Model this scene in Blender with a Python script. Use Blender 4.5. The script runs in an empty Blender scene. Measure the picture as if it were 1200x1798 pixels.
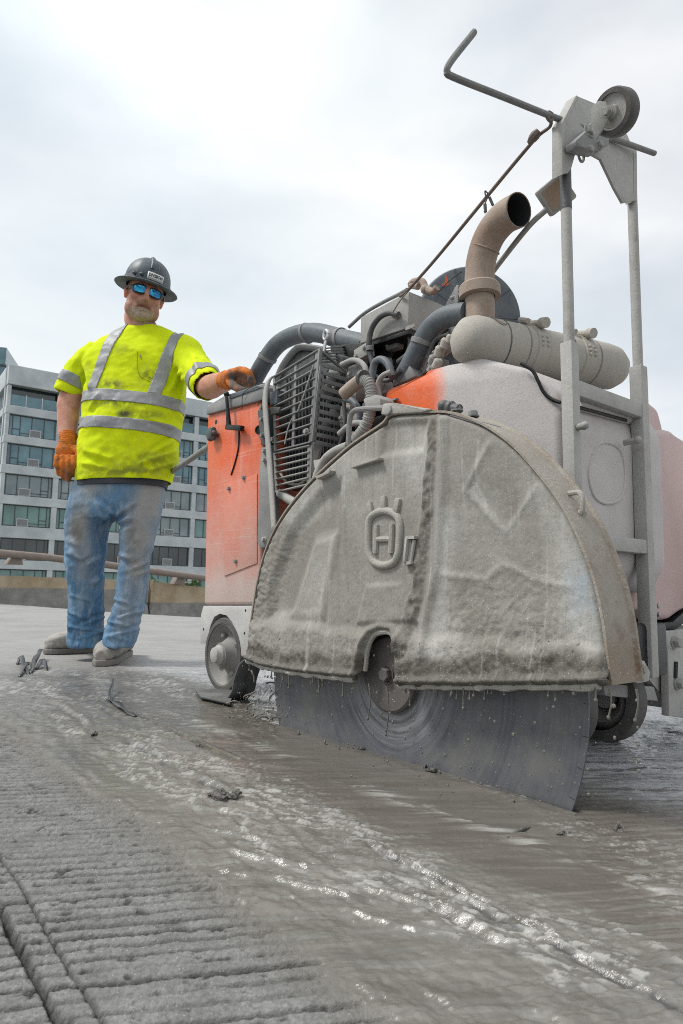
import bpy, bmesh, math, random
import numpy as np
from mathutils import Vector, Matrix, noise as mnoise

random.seed(7)
sc = bpy.context.scene
COL = sc.collection

# ------------------------------------------------------------------ camera
CAM_H, FPX = 0.343, 1200.0
PITCH, ROLL = math.radians(6.7), math.radians(1.0)
cF = Vector((0, math.cos(PITCH), math.sin(PITCH)))
_r0 = Vector((1, 0, 0)); _u0 = Vector((0, -math.sin(PITCH), math.cos(PITCH)))
cR = _r0 * math.cos(ROLL) + _u0 * math.sin(ROLL)
cU = _u0 * math.cos(ROLL) - _r0 * math.sin(ROLL)
cC = Vector((0, 0, CAM_H))
cam_data = bpy.data.cameras.new('camera')
cam = bpy.data.objects.new('camera', cam_data); COL.objects.link(cam)
cam.matrix_world = Matrix(((cR.x, cU.x, -cF.x, cC.x), (cR.y, cU.y, -cF.y, cC.y), (cR.z, cU.z, -cF.z, cC.z), (0, 0, 0, 1)))
cam_data.sensor_fit = 'HORIZONTAL'; cam_data.sensor_width = 36; cam_data.lens = 36
cam_data.clip_start = 0.02; cam_data.clip_end = 3000
cam_data.dof.use_dof = True; cam_data.dof.focus_distance = 1.6; cam_data.dof.aperture_fstop = 20.0
sc.camera = cam
def ray(px, py): return cF * FPX + cR * (px - 600) + cU * (899 - py)

# ------------------------------------------------------------------ sky and sun
SUN_EL, SUN_AZ = math.radians(54), math.radians(-96)      # azimuth from +Y towards +X
w = bpy.data.worlds.new('World'); sc.world = w; w.use_nodes = True
wn, wl = w.node_tree.nodes, w.node_tree.links
wn.clear()
def _wn(t, **kw):
    n = wn.new(t)
    for k, v in kw.items(): setattr(n, k, v)
    return n
wout = _wn('ShaderNodeOutputWorld')
sky = _wn('ShaderNodeTexSky', sky_type='NISHITA', sun_disc=False)
sky.sun_elevation = SUN_EL; sky.sun_rotation = SUN_AZ; sky.air_density = 1.0; sky.dust_density = 2.0
bg_sky = _wn('ShaderNodeBackground'); bg_sky.inputs[1].default_value = 0.06
wl.new(sky.outputs[0], bg_sky.inputs[0])
tc = _wn('ShaderNodeTexCoord')
mp = _wn('ShaderNodeMapping'); mp.inputs['Scale'].default_value = (1.0, 1.0, 2.2); mp.inputs['Location'].default_value = (0.35, 0.2, 0.1)
wl.new(tc.outputs['Generated'], mp.inputs[0])
nz = _wn('ShaderNodeTexNoise'); nz.inputs['Scale'].default_value = 2.6; nz.inputs['Detail'].default_value = 6; nz.inputs['Roughness'].default_value = 0.5; nz.inputs['Distortion'].default_value = 0.35
wl.new(mp.outputs[0], nz.inputs['Vector'])
cr = _wn('ShaderNodeValToRGB')
cr.color_ramp.elements[0].position = 0.34; cr.color_ramp.elements[0].color = (0.745, 0.815, 0.855, 1)
cr.color_ramp.elements[1].position = 0.64; cr.color_ramp.elements[1].color = (0.93, 0.945, 0.955, 1)
e = cr.color_ramp.elements.new(0.5); e.color = (0.835, 0.875, 0.90, 1)
wl.new(nz.outputs['Fac'], cr.inputs[0])
# sun glow through thin cloud at the upper left, away from the sun lamp
sdir = Vector((math.sin(SUN_AZ) * math.cos(SUN_EL), math.cos(SUN_AZ) * math.cos(SUN_EL), math.sin(SUN_EL)))
dot = _wn('ShaderNodeVectorMath', operation='DOT_PRODUCT'); dot.inputs[1].default_value = (ray(300, -40)).normalized()
nrm = _wn('ShaderNodeVectorMath', operation='NORMALIZE'); wl.new(tc.outputs['Generated'], nrm.inputs[0]); wl.new(nrm.outputs[0], dot.inputs[0])
mr = _wn('ShaderNodeMapRange', interpolation_type='SMOOTHSTEP'); mr.inputs[1].default_value = 0.965; mr.inputs[2].default_value = 1.0; mr.inputs[3].default_value = 0.0; mr.inputs[4].default_value = 0.16
wl.new(dot.outputs['Value'], mr.inputs[0])
addc = _wn('ShaderNodeVectorMath', operation='ADD'); wl.new(cr.outputs[0], addc.inputs[0]); wl.new(mr.outputs[0], addc.inputs[1])
bg_cl = _wn('ShaderNodeBackground'); bg_cl.inputs[1].default_value = 0.575; wl.new(addc.outputs[0], bg_cl.inputs[0])
cov = _wn('ShaderNodeTexNoise'); cov.inputs['Scale'].default_value = 1.7; cov.inputs['Detail'].default_value = 5
wl.new(mp.outputs[0], cov.inputs['Vector'])
cm = _wn('ShaderNodeMapRange'); cm.inputs[1].default_value = 0.30; cm.inputs[2].default_value = 0.52; cm.inputs[3].default_value = 0.72; cm.inputs[4].default_value = 1.0
wl.new(cov.outputs['Fac'], cm.inputs[0])
mixw = _wn('ShaderNodeMixShader'); wl.new(cm.outputs[0], mixw.inputs[0]); wl.new(bg_sky.outputs[0], mixw.inputs[1]); wl.new(bg_cl.outputs[0], mixw.inputs[2])
wl.new(mixw.outputs[0], wout.inputs[0])
sun_d = bpy.data.lights.new('sun', 'SUN'); sun_d.energy = 1.5; sun_d.angle = math.radians(14); sun_d.color = (1.0, 0.97, 0.92)  # sun swung left of its sky glow to brighten camera-facing sides
sun = bpy.data.objects.new('sun', sun_d); COL.objects.link(sun)
sun.rotation_euler = sdir.to_track_quat('Z', 'Y').to_euler()
sun.location = (0, 0, 20)

vs = sc.view_settings
vs.view_transform = 'Standard'; vs.look = 'None'; vs.gamma = 1.0; vs.use_curve_mapping = False; vs.exposure = 0.93
sc.cycles.use_denoising = False
sc.cycles.pixel_filter_type = 'BLACKMAN_HARRIS'; sc.cycles.filter_width = 0.95
sc.cycles.max_bounces = 6; sc.cycles.diffuse_bounces = 3; sc.cycles.glossy_bounces = 3

# ------------------------------------------------------------------ measuring helpers (a photo point put on a real plane of the place)
def at_depth(px, py, Y):
    d = ray(px, py); return cC + d * (Y / d.y)
def on_ground(px, py, z=0.0):
    d = ray(px, py); return cC + d * ((z - CAM_H) / d.z)
TH = math.radians(39)
mA = Vector((math.sin(TH), -math.cos(TH), 0)); mB = Vector((math.cos(TH), math.sin(TH), 0))
mO = on_ground(1005, 1425) - mA * 0.417
def S(px, py, b):                       # point on the saw's plane b = const  -> saw coordinates
    d = ray(px, py); k = ((mO + mB * b - cC).dot(mB)) / d.dot(mB); P = cC + d * k
    return Vector(((P - mO).dot(mA), b, P.z))
def Q(px, py, a):                       # point on the saw's plane a = const
    d = ray(px, py); k = ((mO + mA * a - cC).dot(mA)) / d.dot(mA); P = cC + d * k
    return Vector((a, (P - mO).dot(mB), P.z))
def T(px, py, Y):                       # point at world depth Y in saw coordinates
    P = at_depth(px, py, Y); return Vector(((P - mO).dot(mA), (P - mO).dot(mB), P.z))

# ------------------------------------------------------------------ object helpers
def link(o, parent=None):
    COL.objects.link(o)
    if parent is not None: o.parent = parent
    return o
def tag(o, label=None, cat=None, group=None, kind=None):
    if label: o['label'] = label
    if cat: o['category'] = cat
    if group: o['group'] = group
    if kind: o['kind'] = kind
    return o
def empty(name, loc=(0, 0, 0), rz=0.0):
    o = bpy.data.objects.new(name, None); COL.objects.link(o)
    o.location = loc; o.rotation_euler = (0, 0, rz); o.empty_display_size = 0.1
    return o
def finish(name, bm, mat, parent=None, smooth=35, sub=0):
    bmesh.ops.recalc_face_normals(bm, faces=bm.faces)
    me = bpy.data.meshes.new(name); bm.to_mesh(me); bm.free()
    if mat is not None: me.materials.append(mat)
    if smooth:
        me.shade_smooth(); me.set_sharp_from_angle(angle=math.radians(smooth))
    o = link(bpy.data.objects.new(name, me), parent)
    if sub:
        m = o.modifiers.new('sub', 'SUBSURF'); m.levels = sub; m.render_levels = sub
    return o
def clone(o, parent=None, M=None):
    c = o.copy(); link(c, parent if parent is not None else o.parent)
    if M is not None: c.matrix_basis = M
    return c

def smooth_path(pts, n=6):
    pts = [Vector(p) for p in pts]
    if len(pts) < 3: return pts
    P = [pts[0] * 2 - pts[1]] + pts + [pts[-1] * 2 - pts[-2]]
    out = []
    for i in range(1, len(P) - 2):
        p0, p1, p2, p3 = P[i - 1], P[i], P[i + 1], P[i + 2]
        for k in range(n):
            t = k / n
            out.append(0.5 * ((2 * p1) + (p2 - p0) * t + (2 * p0 - 5 * p1 + 4 * p2 - p3) * t * t + (3 * p1 - p0 - 3 * p2 + p3) * t ** 3))
    out.append(pts[-1])
    return out

class MB:
    def __init__(s): s.bm = bmesh.new()
    def box(s, c, size, rot=None, bevel=0.0, seg=2):
        r = bmesh.ops.create_cube(s.bm, size=1.0); vs_ = r['verts']
        M = Matrix.Translation(Vector(c)) @ (rot.to_4x4() if rot is not None else Matrix.Identity(4)) @ Matrix.Diagonal((*size, 1))
        bmesh.ops.transform(s.bm, matrix=M, verts=vs_)
        if bevel:
            ed = list({e for v in vs_ for e in v.link_edges})
            bmesh.ops.bevel(s.bm, geom=ed, offset=bevel, segments=seg, profile=0.5, affect='EDGES', clamp_overlap=True)
        return s
    def bar(s, p, q, wdt, thk, up=(0, 0, 1), bevel=0.0):       # square bar from p to q
        p, q = Vector(p), Vector(q); d = q - p; L = d.length; z = d.normalized()
        x = Vector(up).cross(z)
        if x.length < 1e-4: x = Vector((1, 0, 0)).cross(z)
        x.normalize(); y = z.cross(x)
        R = Matrix((x, y, z)).transposed()
        return s.box((p + q) / 2, (wdt, thk, L), R, bevel)
    def tube(s, pts, r, seg=12, caps=True, n=6, raw=False, flat=1.0):
        P = [Vector(p) for p in pts] if raw else smooth_path(pts, n)
        N_ = len(P)
        rad = [r] * N_ if not isinstance(r, (list, tuple)) else list(np.interp(np.linspace(0, 1, N_), np.linspace(0, 1, len(r)), r))
        t0 = (P[1] - P[0]).normalized()
        x = t0.orthogonal().normalized(); rings = []
        for i, p in enumerate(P):
            t = (P[min(i + 1, N_ - 1)] - P[max(i - 1, 0)]).normalized()
            x = (x - t * x.dot(t)); x = x.normalized() if x.length > 1e-6 else t.orthogonal().normalized()
            y = t.cross(x)
            rings.append([s.bm.verts.new(p + (x * math.cos(k * 2 * math.pi / seg) + y * math.sin(k * 2 * math.pi / seg) * flat) * rad[i]) for k in range(seg)])
        for i in range(N_ - 1):
            for k in range(seg):
                s.bm.faces.new((rings[i][k], rings[i][(k + 1) % seg], rings[i + 1][(k + 1) % seg], rings[i + 1][k]))
        if caps:
            s.bm.faces.new(rings[0][::-1]); s.bm.faces.new(rings[-1])
        return s
    def lathe(s, o, ax, prof, seg=32, caps=True, x=None, sx=1.0, sy=1.0):   # prof: (radius, height along axis)
        o = Vector(o); z = Vector(ax).normalized()
        x = (Vector(x) - z * Vector(x).dot(z)).normalized() if x is not None else z.orthogonal().normalized()
        y = z.cross(x); rings = []
        for r, h in prof:
            r = max(r, 1e-4)
            rings.append([s.bm.verts.new(o + z * h + x * (r * sx * math.cos(k * 2 * math.pi / seg)) + y * (r * sy * math.sin(k * 2 * math.pi / seg))) for k in range(seg)])
        for i in range(len(rings) - 1):
            for k in range(seg):
                s.bm.faces.new((rings[i][k], rings[i][(k + 1) % seg], rings[i + 1][(k + 1) % seg], rings[i + 1][k]))
        if caps:
            s.bm.faces.new(rings[0][::-1]); s.bm.faces.new(rings[-1])
        return s
    def prism(s, pts, vec, bevel=0.0, seg=2, back=None):
        A_ = [s.bm.verts.new(Vector(p)) for p in pts]
        if back is None: back = [Vector(p) + Vector(vec) for p in pts]
        B_ = [s.bm.verts.new(Vector(p)) for p in back]
        n = len(A_); fs = [s.bm.faces.new(A_), s.bm.faces.new(B_[::-1])]
        for i in range(n): fs.append(s.bm.faces.new((A_[i], B_[i], B_[(i + 1) % n], A_[(i + 1) % n])))
        if bevel:
            ed = list({e for f in fs for e in f.edges})
            bmesh.ops.bevel(s.bm, geom=ed, offset=bevel, segments=seg, profile=0.5, affect='EDGES', clamp_overlap=True)
        return s
    def hexbolt(s, p, ax, r, h=None):
        h = h or r * 0.9
        s.lathe(Vector(p), ax, [(r * 1.35, 0), (r * 1.35, h * 0.25)], 14)
        s.lathe(Vector(p) + Vector(ax).normalized() * h * 0.2, ax, [(r, 0), (r, h * 0.8), (r * 0.86, h)], 6)
        return s
    def ball(s, c, r, sub=2, scale=(1, 1, 1), rot=None):
        q = bmesh.ops.create_icosphere(s.bm, subdivisions=sub, radius=1.0)
        M = Matrix.Translation(Vector(c)) @ (rot.to_4x4() if rot is not None else Matrix.Identity(4)) @ Matrix.Diagonal((r * scale[0], r * scale[1], r * scale[2], 1))
        bmesh.ops.transform(s.bm, matrix=M, verts=q['verts']); return s
    def build(s, name, mat, parent=None, smooth=35, sub=0): return finish(name, s.bm, mat, parent, smooth, sub)

# ------------------------------------------------------------------ numpy noise
_rng = np.random.RandomState(11)
_tab = _rng.rand(256, 256)
def vnoise(x, y, ox=0, oy=0):
    x = np.asarray(x) + ox; y = np.asarray(y) + oy
    xi = np.floor(x).astype(np.int64); yi = np.floor(y).astype(np.int64); fx = x - xi; fy = y - yi
    u = fx * fx * fx * (fx * (fx * 6 - 15) + 10); v = fy * fy * fy * (fy * (fy * 6 - 15) + 10)
    g = lambda i, j: _tab[i & 255, j & 255]
    return (g(xi, yi) * (1 - u) + g(xi + 1, yi) * u) * (1 - v) + (g(xi, yi + 1) * (1 - u) + g(xi + 1, yi + 1) * u) * v
def fbm(x, y, oct=4, gain=0.5, ox=0.0, oy=0.0):
    s_ = 0; a_ = 1; t_ = 0
    for i in range(oct):
        s_ = s_ + a_ * vnoise(x * 2 ** i, y * 2 ** i, ox + 17.3 * i, oy + 9.1 * i); t_ += a_; a_ *= gain
    return s_ / t_
def sstep(a, b, x):
    t = np.clip((x - a) / (b - a), 0, 1); return t * t * (3 - 2 * t)

# ------------------------------------------------------------------ materials
class Mat:
    def __init__(s, name):
        s.m = bpy.data.materials.new(name); s.m.use_nodes = True
        s.nt = s.m.node_tree; s.nt.nodes.clear()
        s.out = s.nt.nodes.new('ShaderNodeOutputMaterial'); s.b = s.nt.nodes.new('ShaderNodeBsdfPrincipled')
        s.nt.links.new(s.b.outputs[0], s.out.inputs[0])
        s.co = s.nt.nodes.new('ShaderNodeTexCoord').outputs['Object']
    def n(s, t, ins=None, **kw):
        nd = s.nt.nodes.new(t)
        for k, v in kw.items(): setattr(nd, k, v)
        for k, v in (ins or {}).items(): s.put(nd.inputs[k], v)
        return nd
    def put(s, sock, v):
        if hasattr(v, 'is_linked') or isinstance(v, bpy.types.NodeSocket): s.nt.links.new(v, sock)
        else:
            if sock.type == 'RGBA' and len(v) == 3: v = (*v, 1)
            sock.default_value = v
    def noise(s, scale, detail=4, rough=0.55, vec=None, dist=0.0):
        return s.n('ShaderNodeTexNoise', {'Vector': vec or s.co, 'Scale': scale, 'Detail': detail, 'Roughness': rough, 'Distortion': dist}).outputs['Fac']
    def vor(s, scale, vec=None, out='Distance', feature='F1'):
        return s.n('ShaderNodeTexVoronoi', {'Vector': vec or s.co, 'Scale': scale}, feature=feature).outputs[out]
    def mapv(s, scale=(1, 1, 1), rot=(0, 0, 0), loc=(0, 0, 0)):
        return s.n('ShaderNodeMapping', {'Vector': s.co, 'Scale': scale, 'Rotation': rot, 'Location': loc}).outputs[0]
    def rng(s, v, a, b, lo=0.0, hi=1.0, smooth=False):
        return s.n('ShaderNodeMapRange', {0: v, 1: a, 2: b, 3: lo, 4: hi}, interpolation_type='SMOOTHSTEP' if smooth else 'LINEAR').outputs[0]
    def math(s, op, a, b=0.0, clamp=False):
        return s.n('ShaderNodeMath', {0: a, 1: b}, operation=op, use_clamp=clamp).outputs[0]
    def mix(s, f, a, b, mode='MIX'):
        nd = s.nt.nodes.new('ShaderNodeMix'); nd.data_type = 'RGBA'; nd.blend_type = mode
        s.put(nd.inputs[0], f); s.put(nd.inputs[6], a); s.put(nd.inputs[7], b); return nd.outputs[2]
    def xyz(s, v=None):
        nd = s.n('ShaderNodeSeparateXYZ', {0: v or s.co}); return nd.outputs
    def attr(s, name): return s.n('ShaderNodeAttribute', attribute_name=name).outputs['Fac']
    def bump(s, h, strength=0.3, dist=0.002, nrm=None):
        nd = s.n('ShaderNodeBump', {'Height': h, 'Strength': strength, 'Distance': dist})
        if nrm is not None: s.put(nd.inputs['Normal'], nrm)
        return nd.outputs[0]
    def set(s, **kw):
        for k, v in kw.items(): s.put(s.b.inputs[k.replace('_', ' ')], v)
        return s.m

DUST = (0.50, 0.485, 0.45)
def dusty(name, base, cov=0.5, dust=DUST, var=0.9, grad=None, rough=0.7, metallic=0.0, bump=0.25, scale=7.0, specks=0.5, crust=0.0, under=None, full=0.95, scratch=0.0):
    """paint or steel under a coat of dried cement dust; grad = (axis, from, to, amount): more dust along an axis"""
    M = Mat(name)
    n1 = M.noise(scale, 7, 0.6)
    n2 = M.noise(scale * 9, 4, 0.6)
    c = M.math('ADD', M.math('MULTIPLY', M.math('SUBTRACT', n1, 0.5), var * 1.6), cov)
    c = M.math('ADD', c, M.math('MULTIPLY', M.math('SUBTRACT', n2, 0.5), 0.45 * var))
    if grad:
        for ax, g0, g1, am in ([grad] if not isinstance(grad, list) else grad):
            c = M.math('ADD', c, M.rng(M.xyz()[ax], g0, g1, 0.0, am, True))
    # dust lies thicker on faces that look up
    nz_ = M.xyz(M.n('ShaderNodeNewGeometry').outputs['Normal'])[2]
    c = M.math('ADD', c, M.rng(nz_, 0.2, 1.0, 0.0, 0.25))
    c = M.rng(c, 0.0, 1.0, 0.0, 1.0)
    b0 = base
    if under is not None:
        b0 = M.mix(M.rng(M.noise(scale * 1.7, 6, 0.65), 0.55, 0.68), base, under)
    dcol = M.mix(M.noise(scale * 2.3, 5), tuple(x * 0.86 for x in dust), tuple(min(1, x * 1.14) for x in dust))
    col = M.mix(M.math('MULTIPLY', c, full), b0, dcol)
    if specks:
        v = M.vor(190.0); r_ = M.vor(190.0, out='Color')
        sp = M.math('MULTIPLY', M.rng(v, 0.12, 0.22, 1.0, 0.0), M.rng(M.xyz(r_)[0], 0.80, 0.84))
        col = M.mix(M.math('MULTIPLY', sp, specks), col, (0.66, 0.65, 0.62))
        sp2 = M.math('MULTIPLY', M.rng(M.vor(120.0), 0.10, 0.2, 1.0, 0.0), M.rng(M.xyz(M.vor(120.0, out='Color'))[1], 0.86, 0.9))
        col = M.mix(M.math('MULTIPLY', sp2, specks * 0.8), col, tuple(x * 0.45 for x in dust))
    if scratch:
        for an_, th_ in ((52, .665), (33, .69)):
            sn = M.noise(1.0, 2, 0.5, M.mapv((2.5, 2.5, 200), (0, math.radians(an_), 0)))
            col = M.mix(M.math('MULTIPLY', M.rng(sn, th_, th_ + 0.02), scratch), col, (0.62, 0.58, 0.55))
        dr = M.noise(1.0, 4, 0.6, M.mapv((55, 55, 2.2)))
        col = M.mix(M.math('MULTIPLY', M.rng(dr, 0.56, 0.70), scratch * 0.8), col, dust)
    g = M.noise(260.0, 3, 0.75)
    col = M.mix(M.rng(g, 0.36, 0.66, 0.0, 0.42), col, M.mix(1.0, col, (0.55, 0.55, 0.55), 'MULTIPLY'))
    h = M.math('ADD', M.math('MULTIPLY', M.noise(220.0, 4, 0.7), 0.9), M.math('MULTIPLY', n2, 1.0))
    if crust: h = M.math('ADD', h, M.math('MULTIPLY', M.noise(110.0, 5, 0.65), crust * 2.5))
    return M.set(Base_Color=col, Roughness=M.rng(c, 0.0, 1.0, rough * 0.6, 0.92), Metallic=M.rng(c, 0.0, 0.7, metallic, 0.0), Normal=M.bump(h, bump, 0.003), Specular_IOR_Level=0.3)
def plain(name, col, rough=0.6, metallic=0.0, bump=0.0, bscale=60):
    M = Mat(name)
    n1 = M.noise(14.0, 5); n2 = M.noise(170.0, 3)
    c = M.mix(M.rng(n1, 0.3, 0.7), tuple(x * 0.8 for x in col), tuple(min(1, x * 1.15) for x in col))
    c = M.mix(M.rng(n2, 0.35, 0.65, 0.0, 0.25), c, tuple(x * 0.6 for x in col))
    kw = dict(Base_Color=c, Roughness=rough, Metallic=metallic)
    if bump: kw['Normal'] = M.bump(M.noise(bscale, 4), bump, 0.004)
    return M.set(**kw)
# ================================================================== ROAD
RT = math.radians(37)
rs = np.array([math.sin(RT), -math.cos(RT)]); rt = np.array([math.cos(RT), math.sin(RT)])
BP0 = np.array([-7.0, 14.0]); BE = np.array([0.738, 0.674]); BE /= np.linalg.norm(BE); BN = np.array([BE[1], -BE[0]])
def far_fall(x, y):
    te = (x - BP0[0]) * BE[0] + (y - BP0[1]) * BE[1]; dn = (x - BP0[0]) * BN[0] + (y - BP0[1]) * BN[1]
    return -0.087 * np.clip(te, 0, 14) * sstep(11.5, 2.5, dn), dn
def gridlines(lo, hi, step, far, g=1.28):
    c = list(np.arange(lo, hi, step)); d = step; v = c[-1]; up = []
    while v < far: d *= g; v += d; up.append(v)
    d = step; v = lo; dn = []
    while v > -far: d *= g; v -= d; dn.append(v)
    return np.array(dn[::-1] + c + up)
gx = gridlines(-1.55, 1.75, 0.0031, 75)
gx = np.concatenate([gx[gx < -0.52], np.arange(-0.52, 0.50, 0.0019), gx[gx > 0.5005]])
gy = [0.42]
while gy[-1] < 75:
    y_ = gy[-1]; gy.append(y_ + (max(0.0034 * y_ * y_, 0.0012) if y_ < 14 else y_ * 0.12))
d_ = 0.002; pre = []
v_ = 0.42
while v_ > -40: d_ *= 1.3; v_ -= d_; pre.append(v_)
gy = np.array(pre[::-1] + gy)
X, Y = np.meshgrid(gx, gy)
SS = X * rs[0] + Y * rs[1]; TT = X * rt[0] + Y * rt[1]
def gauss(t, c, w_): return np.exp(-((t - c) / w_) ** 2)

# dry tined concrete
ca, sa_ = math.cos(math.radians(12)), math.sin(math.radians(12))
gl = X * ca + Y * sa_; gv = -X * sa_ + Y * ca
gvw = gv + 0.010 * (fbm(gl * 2.2, gv * 9, 3, ox=3) - 0.5) + 0.020 * (vnoise(gv * 13, gl * 0.7, 5, 2) - 0.5) + 0.0070 * (fbm(gl * 30, gv * 30, 3, 0.6, ox=66) - 0.5)
ph = gvw / 0.0215
fr = np.abs(ph - np.round(ph)) * 0.0215
gi = np.round(ph).astype(int)
strength = _tab[gi & 255, 7] * 0.8 + 0.45
strength = strength * (0.45 + 0.8 * sstep(0.30, 0.62, fbm(gl * 4.5, gv * 24, 3, ox=8)))
wid = 0.0011 + 0.0030 * fbm(gl * 22, gv * 40, 2, ox=1)
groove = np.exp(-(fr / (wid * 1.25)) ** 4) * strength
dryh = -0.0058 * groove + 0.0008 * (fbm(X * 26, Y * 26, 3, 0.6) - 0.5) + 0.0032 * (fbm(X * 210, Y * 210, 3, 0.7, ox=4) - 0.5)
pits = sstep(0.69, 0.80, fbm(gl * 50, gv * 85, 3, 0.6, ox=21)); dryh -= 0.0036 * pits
# sawn joint and the crack beside it
def crack(c, wob, w0, dep, ox):
    cc = c + wob * (fbm(SS * 3.2, SS * 0, 3, ox=ox) - 0.5) + 0.004 * (fbm(SS * 45, SS * 0, 3, ox=ox + 5) - 0.5)
    wl_ = w0 * (0.65 + 0.9 * fbm(SS * 17, SS * 0, 3, ox=ox + 9))
    return dep * np.exp(-(np.abs(TT - cc) / wl_) ** 5), gauss(TT, cc, wl_ * 1.0)
k1, m1 = crack(0.211, 0.010, 0.0017, 0.007, 2); k2, m2 = crack(0.181, 0.008, 0.0034, 0.014, 30)
joint = np.clip(m1 * 0.75 + m2, 0, 1)

# slurry
fu0 = X * math.cos(math.radians(-24)) + Y * math.sin(math.radians(-24)); fv0 = -X * math.sin(math.radians(-24)) + Y * math.cos(math.radians(-24))
edge_t = 0.405 + 0.055 * (fbm(SS * 2.1, SS * 0, 4, ox=40) - 0.5) + 0.035 * (fbm(X * 20, Y * 20, 4, ox=41) - 0.5)
thin = sstep(-0.05, 0.16, TT - edge_t)                      # thins out to the edge
mud = sstep(-0.012, 0.020, TT - edge_t)
film = sstep(-0.075, 0.02, TT - edge_t) * 0.75              # damp rim
along = fbm(SS * 5.0, TT * 55, 3, 0.5, ox=12)
churn = fbm(fu0 * 17, fv0 * 62, 2, 0.5, ox=31)
rid = 1 - np.abs(2 * fbm(SS * 13, TT * 48, 3, 0.45, ox=52) - 1)
pool = sstep(0.655, 0.70, TT + 0.05 * (fbm(SS * 3, TT * 8, 3, ox=60) - 0.5)) * sstep(1.36, 1.06, TT)
pool = pool * (0.35 + 0.65 * sstep(-2.7, -1.7, SS))
pool = np.clip(pool, 0, 1)
patch = sstep(0.44, 0.60, fbm(SS * 3.3, TT * 10, 4, ox=71))
rough_amp = (1 - pool) * (0.35 + 0.65 * patch)
mh = 0.0015 + 0.0030 * thin
mh = mh + rough_amp * (0.0036 * (along - 0.5) + 0.0052 * (churn - 0.5) + 0.0032 * (rid - 0.7) + 0.0040 * (fbm(SS * 30, TT * 120, 3, 0.55, ox=37) - 0.5))
mh = mh + (1 - rough_amp) * (0.0012 * (fbm(SS * 6, TT * 40, 3, ox=80) - 0.5) + 0.0010 * (fbm(gl * 7, gv * 40, 3, ox=84) - 0.5))
# pale cream in torn flakes, plus sky highlights and glints painted as colour
fu = X * math.cos(math.radians(-24)) + Y * math.sin(math.radians(-24)); fv = -X * math.sin(math.radians(-24)) + Y * math.cos(math.radians(-24))
fl1 = fbm(fu * 20, fv * 85, 4, 0.6, ox=201); fl2 = fbm(SS * 15, TT * 85, 4, 0.6, ox=211); fl3 = fbm(fu * 60, fv * 170, 3, 0.6, ox=221)
dens_ = sstep(0.055, 0.10, TT - edge_t) * (1 - pool) * (0.45 + 0.55 * patch) + 0.40 * pool * sstep(0.45, 0.62, fbm(SS * 2.0, TT * 6, 3, ox=231)) + 0.35 * sstep(-1.6, -2.3, SS)
cream = np.clip(sstep(0.60, 0.68, fl1 + 0.17 * dens_ - 0.04) * 0.9 + sstep(0.58, 0.66, fl2 + 0.15 * dens_ - 0.05) * 0.8, 0, 1) * (0.35 + 0.65 * sstep(0.40, 0.55, fl3)) * np.clip(dens_ * 1.6, 0, 1)
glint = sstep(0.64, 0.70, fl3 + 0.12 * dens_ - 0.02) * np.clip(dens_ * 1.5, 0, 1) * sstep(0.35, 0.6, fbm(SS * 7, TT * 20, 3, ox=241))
mh = mh + 0.0005 * cream + 0.0010 * glint
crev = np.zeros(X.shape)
# tyre-dragged ridges along the cut
def ridge(tc_, w_, amp, s0, s1, ox, wob=0.02):
    cc = tc_ + wob * (fbm(SS * 2.3, SS * 0, 3, ox=ox) - 0.5) + 0.006 * (fbm(SS * 22, SS * 0, 3, ox=ox + 3) - 0.5)
    m = (0.15 + 1.2 * sstep(0.30, 0.66, fbm(SS * 8, SS * 0, 3, ox=ox + 6))) * sstep(s0, s0 + 0.08, SS) * sstep(s1, s1 - 0.08, SS)
    d = TT - cc
    w_ = w_ * 0.58; amp = amp * 0.44
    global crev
    crev = np.maximum(crev, np.clip(m, 0, 1) * np.exp(-((d + 1.5 * w_) / (w_ * 0.75)) ** 2) * sstep(0.38, 0.6, fbm(SS * 26, TT * 50, 3, 0.6, ox=ox + 2)))  # dark streaks on each ridge's shadow side: wet aggregate and painted shade
    return amp * m * (np.exp(-(np.abs(d) / w_) ** 1.5) - 0.8 * np.exp(-((d + 1.7 * w_) / (w_ * 0.8)) ** 2)) * 0.62 * (0.85 + 0.3 * fbm(SS * 18, TT * 40, 2, 0.5, ox=ox + 1))
for a_ in [(0.572, 0.012, 0.013, -0.86, -0.20, 101), (0.622, 0.008, 0.015, -0.78, -0.15, 111, 0.012), (0.600, 0.009, 0.009, -0.70, -0.2, 119),
           (0.640, 0.007, 0.012, -0.56, -0.2, 127), (0.585, 0.014, 0.016, -3.6, -1.05, 133, 0.05), (0.703, 0.010, 0.010, -2.3, -1.2, 141, 0.03),
           (0.66, 0.012, 0.012, -3.4, -1.6, 149, 0.06), (0.77, 0.010, 0.010, -3.6, -2.3, 171, 0.05)]:
    mh = mh + ridge(*a_)
# finger-like wrinkles pushed sideways
def wrinkle(s0, t0, s1, t1, w_, amp):
    dx, dy = s1 - s0, t1 - t0; L = math.hypot(dx, dy); u = ((SS - s0) * dx + (TT - t0) * dy) / L; v = (-(SS - s0) * dy + (TT - t0) * dx) / L
    v = v + 0.010 * np.sin(u / L * 3.0) - 0.006
    return amp * np.exp(-(v / w_) ** 2) * sstep(-0.01, 0.03, u) * sstep(L + 0.01, L - 0.03, u)
for s0, t0 in [(-0.971, 0.45), (-0.854, 0.446), (-0.73, 0.455), (-1.09, 0.47), (-0.62, 0.47), (-1.28, 0.46), (-0.66, 0.52)]:
    mh = mh + wrinkle(s0, t0, s0 + 0.14, t0 + 0.073, 0.0042, 0.0050)
for s0, t0 in [(-1.5, 0.47), (-1.75, 0.5), (-2.0, 0.49), (-2.3, 0.52), (-1.35, 0.62), (-1.6, 0.64)]:
    mh = mh + wrinkle(s0, t0, s0 + 0.22, t0 + 0.14, 0.005, 0.005)
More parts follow.
